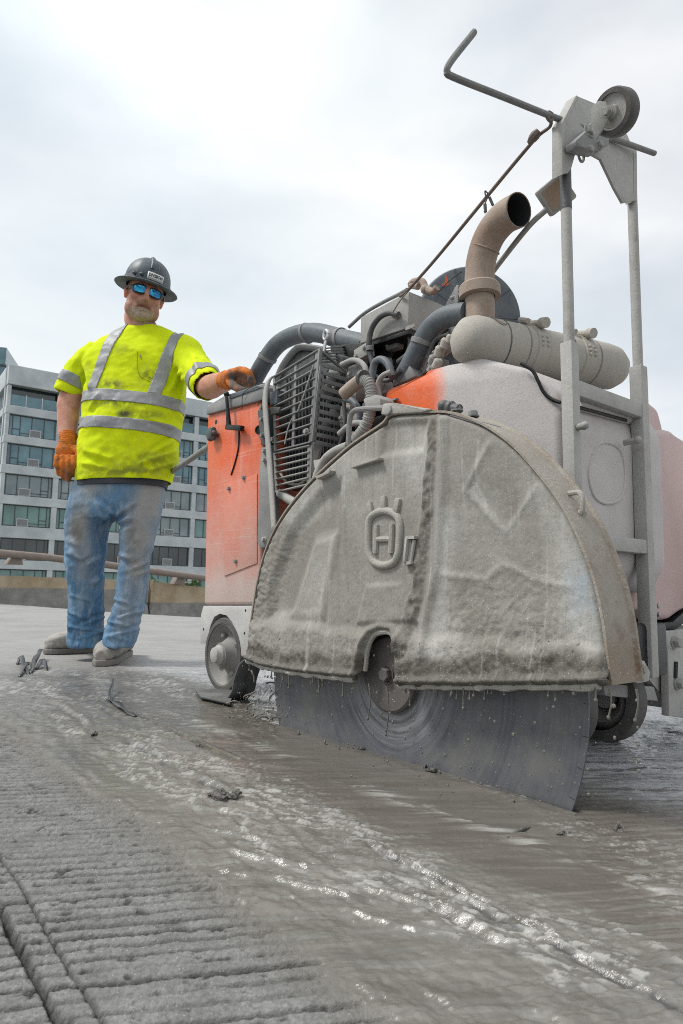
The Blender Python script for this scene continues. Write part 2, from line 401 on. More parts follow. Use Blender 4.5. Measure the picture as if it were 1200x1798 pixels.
# splash lip beside the spinning disc, and the flow line in front of it
mh = mh + 0.007 * gauss(TT, 0.94 + 0.02 * (vnoise(SS * 9, SS * 0) - 0.5), 0.018) * sstep(-1.75, -1.6, SS) * sstep(-0.62, -0.75, SS) * fbm(SS * 20, TT * 30, 3, ox=9)
flow = gauss(TT, 0.80 + 0.05 * (fbm(SS * 1.9, SS * 0, 3, ox=44) - 0.5), 0.022) * sstep(0.42, 0.60, fbm(SS * 12, TT * 34, 4, ox=46)) * sstep(-2.6, -1.9, SS)
mh = mh + 0.0018 * flow
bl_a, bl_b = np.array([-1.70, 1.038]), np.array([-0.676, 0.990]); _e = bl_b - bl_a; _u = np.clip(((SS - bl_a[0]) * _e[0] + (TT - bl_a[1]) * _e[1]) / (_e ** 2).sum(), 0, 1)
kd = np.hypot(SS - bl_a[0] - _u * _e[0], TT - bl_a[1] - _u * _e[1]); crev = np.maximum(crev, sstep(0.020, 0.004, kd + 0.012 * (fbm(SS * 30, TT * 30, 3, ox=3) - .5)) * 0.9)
mh = mh - 0.012 * sstep(0.010, 0.002, kd)
far = sstep(-2.55, -3.6, SS + 0.9 * (fbm(SS * 1.2, TT * 3, 4, ox=90) - 0.5))           # pale dry road away from the cut
dry_far_h = 0.004 * (fbm(gl * 3, gv * 20, 3, ox=95) - 0.5)
near_w = sstep(12, 4, np.hypot(X, Y))
slab = (dryh - k1 - k2) * (1 - mud) + (dryh * 0.25 + mh) * mud
Zh = slab * (1 - far) + (dry_far_h + 0.3 * slab) * far
right = sstep(1.03, 1.26, TT + 0.22 * (fbm(gl * 2.5, gv * 9, 3, ox=15) - .5)) * sstep(0.2, -0.6, SS + 2.0 * 0)                         # wet trail beyond the blade, its sky reflection painted as pale colour
Zh = Zh * near_w
ff, dn = far_fall(X, Y)
Zz = Zh + ff
Zz = np.where(dn < -1.0, -9.4, Zz)
ny, nx = X.shape
verts = np.stack([X, Y, Zz], -1).reshape(-1, 3).astype(np.float32)
idx = np.arange(nx * ny).reshape(ny, nx)
quads = np.stack([idx[:-1, :-1], idx[:-1, 1:], idx[1:, 1:], idx[1:, :-1]], -1).reshape(-1, 4).astype(np.int32)
me = bpy.data.meshes.new('road')
me.vertices.add(len(verts)); me.vertices.foreach_set('co', verts.ravel())
me.loops.add(quads.size); me.loops.foreach_set('vertex_index', quads.ravel())
me.polygons.add(len(quads)); me.polygons.foreach_set('loop_start', np.arange(0, quads.size, 4, dtype=np.int32)); me.polygons.foreach_set('loop_total', np.full(len(quads), 4, np.int32))
me.update(calc_edges=True); me.polygons.foreach_set('use_smooth', np.ones(len(quads), bool))
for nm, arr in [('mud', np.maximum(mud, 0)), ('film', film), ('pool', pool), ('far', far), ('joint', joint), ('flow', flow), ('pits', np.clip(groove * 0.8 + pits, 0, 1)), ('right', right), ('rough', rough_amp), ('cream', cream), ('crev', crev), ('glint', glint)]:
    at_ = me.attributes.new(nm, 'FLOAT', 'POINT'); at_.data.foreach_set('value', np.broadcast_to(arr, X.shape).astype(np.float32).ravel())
me.validate()

M = Mat('road_surface')
vs_rot = M.mapv((6.0, 42.0, 1), (0, 0, math.radians(53)))       # streaks along the cut
vs_cross = M.mapv((5.0, 60.0, 1), (0, 0, math.radians(-12)))
mudf, filmf, poolf, farf, jf, flowf, pitf, rightf, roughf = [M.attr(a) for a in ('mud', 'film', 'pool', 'far', 'joint', 'flow', 'pits', 'right', 'rough')]
n_big = M.noise(3.0, 6, 0.6); n_mid = M.noise(22.0, 6, 0.62); n_fine = M.noise(240.0, 3, 0.7); n_str = M.noise(1.0, 6, 0.62, vs_rot); n_crs = M.noise(1.0, 5, 0.6, vs_cross)
n_gr = M.noise(170.0, 4, 0.72)
conc = M.mix(M.rng(n_mid, 0.3, 0.72), (0.165, 0.166, 0.162), (0.31, 0.31, 0.302))
conc = M.mix(M.rng(n_gr, 0.42, 0.66, 0.0, 0.60), conc, (0.115, 0.115, 0.11))
conc = M.mix(M.rng(n_fine, 0.38, 0.66, 0.0, 0.5), conc, (0.13, 0.13, 0.125))
agg = M.math('MULTIPLY', M.rng(M.vor(300.0), 0.1, 0.25, 1.0, 0.0), M.rng(M.xyz(M.vor(300.0, out='Color'))[0], 0.75, 0.8))
conc = M.mix(M.math('MULTIPLY', agg, 0.7), conc, (0.52, 0.52, 0.51))
conc = M.mix(M.math('MULTIPLY', pitf, 0.88), conc, (0.05, 0.05, 0.048))  # shade inside grooves and pits painted in near-black
conc = M.mix(M.math('MULTIPLY', filmf, 0.9), conc, (0.155, 0.142, 0.122))
mudc = M.mix(M.rng(n_str, 0.3, 0.7), (0.112, 0.104, 0.092), (0.205, 0.194, 0.175))
mudc = M.mix(M.rng(n_crs, 0.52, 0.72, 0.0, 0.4), mudc, (0.28, 0.29, 0.27))
mudp = M.mix(M.rng(n_str, 0.3, 0.72), (0.108, 0.096, 0.081), (0.162, 0.148, 0.129))
mudp = M.mix(M.rng(n_crs, 0.54, 0.74, 0.0, 0.5), mudp, (0.25, 0.235, 0.21))
mudc = M.mix(poolf, mudc, mudp)
mudc = M.mix(M.math('MULTIPLY', M.math('MULTIPLY', flowf, M.rng(n_str, 0.45, 0.58)), 0.8), mudc, (0.42, 0.41, 0.39))
mudc = M.mix(M.rng(n_gr, 0.40, 0.68, 0.0, 0.32), mudc, (0.11, 0.103, 0.09))
mudc = M.mix(M.math('MULTIPLY', M.attr('cream'), 0.22), mudc, (0.31, 0.30, 0.28))
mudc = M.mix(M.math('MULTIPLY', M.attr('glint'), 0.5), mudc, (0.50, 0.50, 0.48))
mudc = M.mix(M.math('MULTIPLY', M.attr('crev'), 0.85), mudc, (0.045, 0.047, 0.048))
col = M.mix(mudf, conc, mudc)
pale = M.mix(M.rng(n_crs, 0.42, 0.66), (0.345, 0.34, 0.33), (0.255, 0.25, 0.24))
pale = M.mix(M.rng(M.noise(1.2, 6, 0.65), 0.45, 0.68, 0.0, 0.5), pale, (0.20, 0.19, 0.175))
rstreak = M.mix(M.rng(n_crs, 0.46, 0.62), (0.46, 0.47, 0.48), (0.15, 0.15, 0.147))
col = M.mix(M.math('MULTIPLY', rightf, 0.9), col, rstreak)
col = M.mix(farf, col, pale)
col = M.mix(M.math('MULTIPLY', jf, 0.95), col, (0.022, 0.022, 0.021))
wet = M.math('MULTIPLY', mudf, M.math('SUBTRACT', 1.0, farf))
rgh_mud = M.rng(M.noise(9.0, 5, 0.6), 0.38, 0.68, 0.13, 0.30)
rgh = M.math('ADD', M.math('MULTIPLY', wet, rgh_mud), M.math('MULTIPLY', M.math('SUBTRACT', 1.0, wet), M.rng(filmf, 0, 1, 0.88, 0.55)))
hb = M.math('ADD', M.math('MULTIPLY', n_fine, 0.9), M.math('MULTIPLY', M.noise(150.0, 4, 0.7), 1.2))
hm = M.math('ADD', M.math('MULTIPLY', M.noise(1.0, 5, 0.6, M.mapv((26, 120, 26), (0, 0, math.radians(53)))), 1.4), M.math('MULTIPLY', n_fine, 0.25))
hmx = M.n('ShaderNodeMix', {0: wet, 2: hb, 3: hm}).outputs[0]
bst = M.math('ADD', M.math('MULTIPLY', M.math('SUBTRACT', 1.0, wet), 0.55), M.math('MULTIPLY', wet, M.rng(roughf, 0.0, 1.0, 0.08, 0.46)))
bn = M.nt.nodes.new('ShaderNodeBump'); bn.inputs['Distance'].default_value = 0.0045
M.put(bn.inputs['Height'], hmx); M.put(bn.inputs['Strength'], bst)
M.set(Base_Color=col, Roughness=rgh, Normal=bn.outputs[0], Specular_IOR_Level=M.rng(wet, 0, 1, 0.25, 0.55))
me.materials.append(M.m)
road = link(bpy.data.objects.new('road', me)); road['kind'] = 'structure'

# low ground beyond and below the elevated road
mb = MB(); mb.bm.faces.new([mb.bm.verts.new(p) for p in ((-1200, -600, -9.1), (1200, -600, -9.1), (1200, 2000, -9.1), (-1200, 2000, -9.1))])
g_m = plain('low_ground', (0.16, 0.17, 0.14), 0.9)
tag(mb.build('ground', g_m, None, 0), kind='structure')
# ================================================================== BARRIER, RAIL, BUILDING
def barrier_pt(te, dn=0.0, z=0.0):
    x, y = BP0 + BE * te + BN * dn
    return Vector((x, y, z + float(far_fall(np.array(x), np.array(y))[0])))
bm_con = Mat('barrier_concrete')
zz = bm_con.xyz()[2]
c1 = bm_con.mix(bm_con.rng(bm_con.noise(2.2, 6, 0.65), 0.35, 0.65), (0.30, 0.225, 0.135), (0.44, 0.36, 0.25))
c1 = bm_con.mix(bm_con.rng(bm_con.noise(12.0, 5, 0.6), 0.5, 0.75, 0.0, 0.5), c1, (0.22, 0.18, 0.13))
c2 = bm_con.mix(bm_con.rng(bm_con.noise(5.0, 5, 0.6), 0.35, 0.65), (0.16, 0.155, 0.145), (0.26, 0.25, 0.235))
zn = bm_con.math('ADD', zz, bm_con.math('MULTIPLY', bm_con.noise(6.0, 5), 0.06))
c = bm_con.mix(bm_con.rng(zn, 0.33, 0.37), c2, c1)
c = bm_con.mix(bm_con.rng(bm_con.noise(90.0, 3), 0.4, 0.7, 0.0, 0.3), c, (0.14, 0.13, 0.11))
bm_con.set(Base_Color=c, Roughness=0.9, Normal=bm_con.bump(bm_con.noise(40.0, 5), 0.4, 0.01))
def barrier(t0, t1, label):
    p0 = barrier_pt(t0); p1 = barrier_pt(t1)
    root = tag(empty('concrete_barrier', p0, math.atan2(BE[1], BE[0])), label, 'barrier', 'concrete barrier segments along the road edge')
    L = (p1 - p0).to_2d().length; dz = p1.z - p0.z
    prof = [(-0.02, -0.1), (-0.02, 0.05), (0.0, 0.07), (0.10, 0.34), (0.145, 0.83), (0.30, 0.83), (0.34, 0.34), (0.42, -0.1)]
    mb = MB(); rings = []
    n = max(2, int(L / 0.8))
    for i in range(n + 1):
        x = L * i / n
        rings.append([mb.bm.verts.new((x, yy, z + dz * i / n)) for yy, z in prof])
    for i in range(n):
        for k in range(len(prof)):
            k2 = (k + 1) % len(prof); mb.bm.faces.new((rings[i][k], rings[i][k2], rings[i + 1][k2], rings[i + 1][k]))
    mb.bm.faces.new(rings[0][::-1]); mb.bm.faces.new(rings[-1])
    ed = [e for e in mb.bm.edges if e.calc_length() > 0.3 and len(e.link_faces) == 2 and abs(e.verts[0].co.z - e.verts[1].co.z) < 0.1]
    mb.build('wall', bm_con.m, root, 30)
    # sawn joint faces picked out as lighter broken mortar edges
    m2 = MB(); m2.box((0.03 if t0 > -5 else L - 0.03, 0.055, 0.42), (0.05, 0.06, 0.80), None, 0.012)
    m2.build('joint_edge', bm_con.m, root)
    return root
barrier(-30, 3.375, 'long stretch of tan concrete barrier behind the man, left of the dark joint')
barrier(3.42, 14, 'tan concrete barrier stretch right of the dark joint, running behind the orange cabinet')
rail_m = dusty('rail_steel', (0.21, 0.165, 0.14), 0.10, (0.36, 0.33, 0.30), 0.5, rough=0.55, specks=0.1)
rr = tag(empty('guard_rail', barrier_pt(-2)), 'round brown steel pipe rail running along the top of the concrete barrier', 'railing')
loc = lambda p: p - rr.location
mb = MB()
for a_, b_ in [(-30, 3.56), (3.58, 14)]:
    P = [loc(barrier_pt(t, 0.0, 1.06) ) for t in np.linspace(a_, b_, 14)]
    mb.tube(P, 0.078, 18, n=2)
mb.build('rail', rail_m, rr)
mb = MB(); mb.lathe(loc(barrier_pt(3.53, 0, 1.06)), (BE[0], BE[1], -0.087), [(0.084, 0), (0.084, 0.12)], 18); mb.build('rail_sleeve', rail_m, rr)
for t in (-12, -8.3, -4.6, 0.35, 4.2, 8.2):
    p = loc(barrier_pt(t, -0.2, 0.83)); e3 = Vector((BE[0], BE[1], 0)); n3 = Vector((BN[0], BN[1], 0))
    mb = MB(); mb.prism([p - e3 * 0.16 - n3 * .1, p + e3 * 0.16 - n3 * .1, p + e3 * 0.09 - n3 * .1 + Vector((0, 0, 0.26)), p - e3 * 0.02 - n3 * .1 + Vector((0, 0, 0.26))], n3 * 0.24, 0.008)
    mb.build('rail_post', rail_m, rr)

# ---- apartment building
bd = ray(2300, 1070); BLX = Vector((bd.x, bd.y, 0)).normalized(); BLY = Vector((-BLX.y, BLX.x, 0))
bcorner = at_depth(17, 640, 65.0); BZ0 = -9.0
bl = tag(empty('apartment_building', (bcorner.x, bcorner.y, BZ0), math.atan2(BLX.y, BLX.x)), 'pale grey concrete apartment block with gridded windows beyond the barrier', 'building')
b_con = Mat('building_concrete')
cc = b_con.mix(b_con.rng(b_con.noise(0.5, 6), 0.35, 0.65), (0.40, 0.43, 0.455), (0.55, 0.585, 0.61))
cc = b_con.mix(b_con.rng(b_con.noise(6.0, 5, 0.65), 0.45, 0.7, 0.0, 0.4), cc, (0.38, 0.40, 0.41))
b_con.set(Base_Color=cc, Roughness=0.85)
fr_m = plain('window_frame', (0.045, 0.055, 0.06), 0.4)
ac_m = plain('vent_grille', (0.20, 0.21, 0.22), 0.6)
acf_m = plain('vent_frame', (0.60, 0.62, 0.63), 0.5)
def glass(name, a, b):
    G = Mat(name)
    r_ = G.noise(0.35, 4, 0.6); c_ = G.mix(G.rng(r_, 0.35, 0.65), a, b)
    return G.set(Base_Color=c_, Roughness=0.06, Specular_IOR_Level=0.8)
gls = [glass('window_glass_blue', (0.05, 0.13, 0.165), (0.13, 0.26, 0.31)), glass('window_glass_green', (0.05, 0.13, 0.12), (0.14, 0.28, 0.26)), glass('window_glass_grey', (0.11, 0.16, 0.18), (0.24, 0.29, 0.31)), glass('window_glass_dark', (0.012, 0.02, 0.024), (0.035, 0.055, 0.06))]
ZT = 31.0                                  # parapet above BZ0
FLZ = [29.05, 26.15, 23.25, 20.25, 17.26, 14.0, 11.0, 8.0]       # window heads above BZ0
NB = 6; PER = 4.93
WX = [(0.34 + i * PER, 4.74 + i * PER) for i in range(NB)]
LEN = NB * PER + 0.6; DEP = 18.0
mb = MB()                                  # back mass, set back behind the glazing
mb.box((LEN / 2, 0.9 + DEP / 2, ZT / 2 - 0.5), (LEN - 0.6, DEP, ZT - 1.0)); mb.build('core', gls[3], bl, 0)
for i in range(NB + 1):                    # columns
    x0 = WX[i - 1][1] if i else 0.0; x1 = WX[i][0] if i < NB else LEN
    mb = MB(); mb.box(((x0 + x1) / 2, 0.35, ZT / 2 - 1.0), (x1 - x0, 0.7, ZT - 2.0), None, 0.03, 1); mb.build('column', b_con.m, bl, 0)
sl = [(ZT, ZT - 1.95)] + [(FLZ[k] - 2.12, FLZ[k + 1]) for k in range(7)] + [(FLZ[7] - 2.1, 0)]
for k, (zt, zb) in enumerate(sl):          # parapet and floor bands
    mb = MB(); o_ = -0.12 if k == 0 else -0.05
    mb.box((LEN / 2, o_ + 0.45, (zt + zb) / 2), (LEN + 0.1, 0.9, zt - zb), None, 0.03, 1); mb.build('parapet' if k == 0 else 'floor_band', b_con.m, bl, 0)
rngb = random.Random(5)
for k, zt in enumerate(FLZ):
    zb = zt - 2.12
    for i, (x0, x1) in enumerate(WX):
        dpt = 1.6 if k == 0 else 0.28
        gm = gls[[0, 0, 0, 2, 1, 3, 1, 3][k]] if not (i == 3 and k in (3, 4)) else gls[2]
        if i == 3 and k == 5: gm = gls[3]
        mb = MB(); wz = (zt + zb) / 2
        mb.box(((x0 + x1) / 2, dpt, zt - 0.05), (x1 - x0, 0.08, 0.1)); mb.box(((x0 + x1) / 2, dpt, zb + 0.06), (x1 - x0, 0.08, 0.12))
        flip = (k >= 3) != (i % 2 == 1)
        fx = [0.0, 0.08, 0.24, 0.48, 0.74, 0.97] if not flip else [0.03, 0.26, 0.52, 0.76, 0.92, 1.0]
        for f in fx:
            xx = x0 + (x1 - x0) * f; mb.box((min(max(xx, x0 + 0.05), x1 - 0.05), dpt, wz), (0.062, 0.085, zt - zb))
        ca_, cb_ = (fx[1], fx[2]) if not flip else (fx[3], fx[4])
        mb.box((x0 + (x1 - x0) * (ca_ + cb_) / 2, dpt, zb + 0.72), ((x1 - x0) * (cb_ - ca_), 0.075, 0.06))
        mb.box((x0 + (x1 - x0) * (fx[-2] + fx[2]) / 2, dpt, zb + 0.36), ((x1 - x0) * (fx[-2] - fx[2]), 0.072, 0.05))
        wf = mb.build('window', fr_m, bl, 0)
        g = MB(); g.box(((x0 + x1) / 2, dpt + 0.03, wz), (x1 - x0, 0.02, zt - zb)); g.build('pane', gm, wf, 0)
        if 1 <= k <= 5 and i in (0, 1, 2, 3, 5):
            xa = x0 + (x1 - x0) * (0.56 if k <= 2 else 0.42) + (0.0 if i == 0 else 0.1)
            g = MB(); g.box((xa, dpt - 0.08, zb + 0.42), (1.06, 0.10, 0.74)); g.build('vent_frame', acf_m, wf, 0)
            g = MB(); g.box((xa, dpt - 0.115, zb + 0.42), (0.94, 0.09, 0.62)); g.build('vent', ac_m, wf, 0)
        if k == 0:                         # recessed balcony with slim posts
            g = MB()
            for f in (0.32, 0.66): g.box((x0 + (x1 - x0) * f, 0.12, zb + 0.62), (0.07, 0.07, 1.3))
            g.box(((x0 + x1) / 2, 0.12, zb + 0.06), (x1 - x0, 0.06, 0.06)); g.build('balcony_post', acf_m, wf, 0)
            g = MB(); g.box(((x0 + x1) / 2, 0.16, zb + 0.65), (x1 - x0 - 0.1, 0.015, 1.05)); g.build('balcony_glass', gls[0], wf, 0)
# the flank seen at a slant
for i in range(4):
    y0 = 0.9 + i * 4.4
    mb = MB(); mb.box((0.16, y0 + 0.25, ZT / 2 - 1), (0.5, 0.5, ZT - 2)); mb.build('column', b_con.m, bl, 0)
for k, (zt, zb) in enumerate(sl):
    mb = MB(); mb.box((0.14, DEP / 2 + 0.92, (zt + zb) / 2 + 0.003), (0.52, DEP, zt - zb), None, 0.03, 1); mb.build('parapet' if k == 0 else 'floor_band', b_con.m, bl, 0)
for k, zt in enumerate(FLZ):
    for i in range(4):
        y0 = 1.4 + i * 4.4; g = MB(); g.box((0.26, y0 + 1.95, zt - 1.06), (0.05, 3.9, 2.1)); wf = g.build('window', gls[0 if k < 3 else 2], bl, 0)
        g = MB()
        for f in (0.1, 1.3, 2.6, 3.8): g.box((0.22, y0 + f, zt - 1.06), (0.06, 0.08, 2.1))
        g.build('mullion', acf_m, wf, 0)
mb = MB(); mb.tube([(-0.2, 0.4, ZT), (-0.2, 0.4, ZT + 1.0)], 0.035, 6, raw=True); mb.tube([(11.0, 0.4, ZT), (11.0, 0.4, ZT + .35), (12.2, .4, ZT + .35), (12.2, .4, ZT)], 0.03, 6, raw=True)
mb.build('roof_pipe', b_con.m, bl, 0)
# darker glazed block behind, only its corner shows
tp = at_depth(-40, 700, 120)
tw = tag(empty('glass_building', (tp.x, tp.y, -9.0), 0.25), 'dark blue glazed building peeking out at the far left behind the pale block', 'building')
mb = MB(); mb.box((0, 0, 25.1), (12, 16, 50.2)); mb.build('facade', gls[0], tw, 0)
for k in range(12):
    mb = MB(); mb.box((0, 0, 3 + 4.0 * k), (12.3, 16.3, 0.35)); mb.build('floor_band', fr_m, tw, 0)

# shrubs between barrier and building
lf = Mat('leaves'); lf.set(Base_Color=lf.mix(lf.rng(lf.noise(3.0, 3), 0.3, 0.7), (0.035, 0.07, 0.025), (0.09, 0.14, 0.05)), Roughness=0.7)
tk = plain('bark', (0.10, 0.08, 0.06), 0.9)
def shrub(px, py, Y, r, label):
    p = at_depth(px, py, Y); base = -9.1; root = tag(empty('tree', (p.x, p.y, base)), label, 'tree', 'trees between the barrier and the apartment block')
    H = p.z - base
    mb = MB(); mb.tube([(0, 0, 0), (0.1, 0, H * 0.4), (0.0, 0.1, H * 0.85)], [0.22, 0.14, 0.05], 8)
    for k in range(5):
        an = k * 1.3; mb.tube([(0.05, 0, H * (0.4 + 0.06 * k)), (math.cos(an) * r * 0.5, math.sin(an) * r * 0.5, H * (0.6 + 0.05 * k))], [0.08, 0.02], 6, raw=True)
    mb.build('trunk', tk, root)
    R_ = random.Random(int(px)); bm = bmesh.new()
    for k in range(2600):
        while True:
            v = Vector((R_.uniform(-1, 1), R_.uniform(-1, 1), R_.uniform(-1, 1)))
            if 0.2 < v.length < 1: break
        q = Vector((v.x * r, v.y * r, H - r * 1.2 + v.z * r * 1.3))
        if mnoise.noise(q * 0.9) < -0.15: continue
        s_ = R_.uniform(0.10, 0.2); a = Vector((R_.gauss(0, 1), R_.gauss(0, 1), R_.gauss(0, 1))).normalized(); b = a.orthogonal().normalized()
        bm.faces.new([bm.verts.new(q + a * s_), bm.verts.new(q + b * s_ * 0.6), bm.verts.new(q - a * s_), bm.verts.new(q - b * s_ * 0.6)])
    me = bpy.data.meshes.new('crown'); bm.to_mesh(me); bm.free(); me.materials.append(lf.m)
    link(bpy.data.objects.new('crown', me), root)
shrub(345, 1022, 40, 1.9, 'green tree top showing over the barrier just left of the orange cabinet')
shrub(272, 1020, 44, 1.6, "green tree top showing over the barrier beside the man's left knee")
shrub(190, 1030, 46, 1.8, "green tree top showing over the barrier between the man's legs")
# ================================================================== CONCRETE SAW
saw = tag(empty('concrete_saw', mO, TH - math.pi / 2), 'orange walk-behind concrete saw caked in grey dust, its round blade cutting the road', 'concrete saw')
GREY = (0.40, 0.385, 0.355)
m_guard_dust = dusty('caked_steel', (0.26, 0.25, 0.225), 0.62, (0.44, 0.425, 0.385), 0.6, rough=0.8, specks=0.6, crust=0.5, bump=0.35)
m_grey = dusty('dusty_grey_steel', (0.16, 0.165, 0.165), 0.60, (0.47, 0.46, 0.43), 0.55, rough=0.7, specks=0.5)
m_pale = dusty('pale_dusty_steel', (0.30, 0.30, 0.29), 0.74, (0.46, 0.45, 0.425), 0.8, rough=0.75, specks=0.6, under=(0.16, 0.115, 0.085), scale=12)
m_skirt = dusty('dusty_white_skirt', (0.30, 0.29, 0.28), 0.85, (0.55, 0.545, 0.53), 0.6, rough=0.75, scratch=0.25, grad=(2, 0.16, 0.10, 0.2))
m_dark = dusty('dusty_dark_steel', (0.035, 0.04, 0.045), 0.20, (0.30, 0.295, 0.28), 0.7, rough=0.5, specks=0.6)
m_mid = dusty('grey_plate', (0.07, 0.078, 0.085), 0.46, (0.42, 0.415, 0.40), 0.6, rough=0.5, specks=0.5)
m_black = dusty('grimy_black', (0.012, 0.012, 0.013), 0.0, (0.12, 0.115, 0.105), 0.5, rough=0.6, specks=0.3)
m_hose = dusty('blue_grey_hose', (0.055, 0.075, 0.095), 0.22, (0.33, 0.34, 0.34), 0.55, rough=0.55, specks=0.5)
m_rub = dusty('rubber_tyre', (0.035, 0.033, 0.033), 0.30, (0.27, 0.26, 0.24), 0.6, rough=0.8, specks=0.4)
m_orange = dusty('orange_paint', (0.72, 0.105, 0.018), 0.12, (0.56, 0.47, 0.43), 0.55, grad=[(2, 0.86, 0.40, 0.52), (2, 0.46, 0.30, 0.50)], scratch=0.3, rough=0.5, specks=0.7, scale=5)
m_tank = dusty('tank_plastic', (0.80, 0.15, 0.045), 0.02, (0.53, 0.515, 0.505), 0.55, full=0.975, grad=[(0, -0.065, 0.03, 1.35)], rough=0.6, specks=0.6, scale=6)
m_hood = dusty('pink_dusted_hood', (0.60, 0.27, 0.23), 0.68, (0.58, 0.53, 0.52), 0.35, rough=0.6, specks=0.4, scale=3)
m_muf = dusty('cream_dusted_muffler', (0.40, 0.37, 0.33), 0.74, (0.45, 0.425, 0.38), 0.6, rough=0.75, specks=0.4)
m_exh = dusty('rusty_exhaust', (0.22, 0.13, 0.085), 0.36, (0.52, 0.47, 0.41), 0.7, rough=0.75, specks=0.4, scale=9)
m_soil = dusty('soiled_pink_steel', (0.16, 0.11, 0.09), 0.25, (0.36, 0.30, 0.27), 0.5, rough=0.8, specks=0.3)
m_bolt = plain('bare_bolt_steel', (0.33, 0.33, 0.33), 0.4, 0.6)
m_mud = dusty('wet_slurry', (0.16, 0.15, 0.13), 0.1, (0.24, 0.225, 0.20), 0.5, rough=0.3, specks=0.2, crust=0.8, bump=0.4)

def part(name, mb, mat, parent=saw, smooth=35, sub=0, label=None):
    o = mb.build(name, mat, parent, smooth, sub)
    if label: o['label'] = label
    return o

# ---------------------------------------------------------------- blade guard
FB = -0.050
arc_px = [(1075, 1203), (1068, 1150), (1060, 1090), (1045, 1020), (1020, 950), (990, 890), (950, 835), (900, 780), (850, 745), (800, 726), (760, 722), (690, 727),
          (668, 745), (610, 785), (540, 850), (490, 915), (460, 985), (442, 1080), (436, 1160)]
arc = [S(x, y, FB) for x, y in arc_px]
bot_l = [S(x, y, FB) for x, y in [(470, 1173), (520, 1182), (580, 1189), (632, 1194)]]
slot_px = [(640, 1178), (645, 1140), (655, 1117), (670, 1110), (686, 1112), (694, 1130), (698, 1160), (704, 1203)]
slot = [S(x, y, FB) for x, y in slot_px]
bot_r = [S(x, y, FB) for x, y in [(712, 1205), (820, 1207), (950, 1206), (1040, 1206)]]
outline = np.array([(p.x, p.z) for p in arc + bot_l + slot + bot_r])
def dens(poly, step=0.004, closed=True):
    out = []
    for i in range(len(poly) - (0 if closed else 1)):
        p, q = poly[i], poly[(i + 1) % len(poly)]; n = max(1, int(np.linalg.norm(q - p) / step))
        for k in range(n): out.append(p + (q - p) * k / n)
    return np.array(out)
def inside(poly, x, y):
    r = np.zeros(x.shape, bool); n = len(poly)
    for i in range(n):
        x1, y1 = poly[i]; x2, y2 = poly[(i + 1) % n]
        if y1 == y2: continue
        c = ((y1 > y) != (y2 > y)) & (x < (x2 - x1) * (y - y1) / (y2 - y1) + x1); r ^= c
    return r
def segdist(poly, x, y, closed=True):
    d = np.full(x.shape, 9.0); n = len(poly)
    for i in range(n - (0 if closed else 1)):
        p, q = poly[i], poly[(i + 1) % n]; e = q - p; L2 = (e ** 2).sum() + 1e-12
        t = np.clip(((x - p[0]) * e[0] + (y - p[1]) * e[1]) / L2, 0, 1)
        d = np.minimum(d, np.hypot(x - p[0] - t * e[0], y - p[1] - t * e[1]))
    return d
def sdf(px, x, y):
    P = np.array([(S(a, b, FB).x, S(a, b, FB).z) for a, b in px]); d = segdist(P, x, y); return np.where(inside(P, x, y), -d, d)
def line_d(px, x, y):
    P = np.array([(S(a, b, FB).x, S(a, b, FB).z) for a, b in px]); return segdist(P, x, y, False)
# smooth the outer arc
arc_s = smooth_path([Vector((p.x, p.z, 0)) for p in arc], 6)
arc2 = np.array([(p.x, p.y) for p in arc_s])
outline = np.vstack([arc2, np.array([(p.x, p.z) for p in bot_l + slot + bot_r])])
od = dens(outline, 0.002)
st_ = 0.0036
ga = np.arange(outline[:, 0].min() - st_, outline[:, 0].max() + 2 * st_, st_); gz = np.arange(outline[:, 1].min() - st_, outline[:, 1].max() + 2 * st_, st_)
GA, GZ = np.meshgrid(ga, gz)
cA = (GA[:-1, :-1] + GA[1:, 1:]) / 2; cZ = (GZ[:-1, :-1] + GZ[1:, 1:]) / 2
keep = inside(outline, cA, cZ)
used = np.zeros(GA.shape, bool)
used[:-1, :-1] |= keep; used[1:, :-1] |= keep; used[:-1, 1:] |= keep; used[1:, 1:] |= keep
nn = np.zeros(GA.shape, int); nn[:-1, :-1] += keep; nn[1:, :-1] += keep; nn[:-1, 1:] += keep; nn[1:, 1:] += keep
bd_ = used & (nn < 4)
for j, i in zip(*np.where(bd_)):
    d2 = (od[:, 0] - GA[j, i]) ** 2 + (od[:, 1] - GZ[j, i]) ** 2; k = d2.argmin(); GA[j, i], GZ[j, i] = od[k]
edge_d = segdist(outline, GA, GZ)
botline = np.array([(p.x, p.z) for p in [arc[-1]] + bot_l]); botline2 = np.array([(p.x, p.z) for p in [slot[-1]] + bot_r + [arc[0]]])
bot_d = np.minimum(segdist(botline, GA, GZ, False), segdist(botline2, GA, GZ, False))
slot_d = segdist(np.array([(p.x, p.z) for p in slot]), GA, GZ, False)
seam_px = [(766, 722), (758, 800), (752, 880), (744, 960), (732, 1040), (718, 1100), (708, 1140)]
seam_d = line_d(seam_px, GA, GZ)
D = np.zeros(GA.shape)
D -= 0.010 * sstep(0.012, 0.0, edge_d)                                             # rounded outer edge
low = sstep(0.275, 0.245, GZ + 0.012 * (vnoise(GA * 20, GZ * 20) - .5)); D += 0.009 * low      # lower skirt stands proud
trap = sdf([(645, 1028), (705, 1024), (735, 1090), (628, 1095)], GA, GZ); D += 0.006 * sstep(0.006, -0.006, trap)
pr1 = sdf([(600, 838), (594, 935), (566, 1088), (470, 1088), (478, 1010), (515, 920), (560, 865)], GA, GZ); D -= 0.014 * sstep(0.012, -0.028, pr1)
pr1b = sdf([(590, 940), (566, 1080), (512, 1078), (552, 950)], GA, GZ); D += 0.013 * sstep(0.022, -0.012, pr1b)
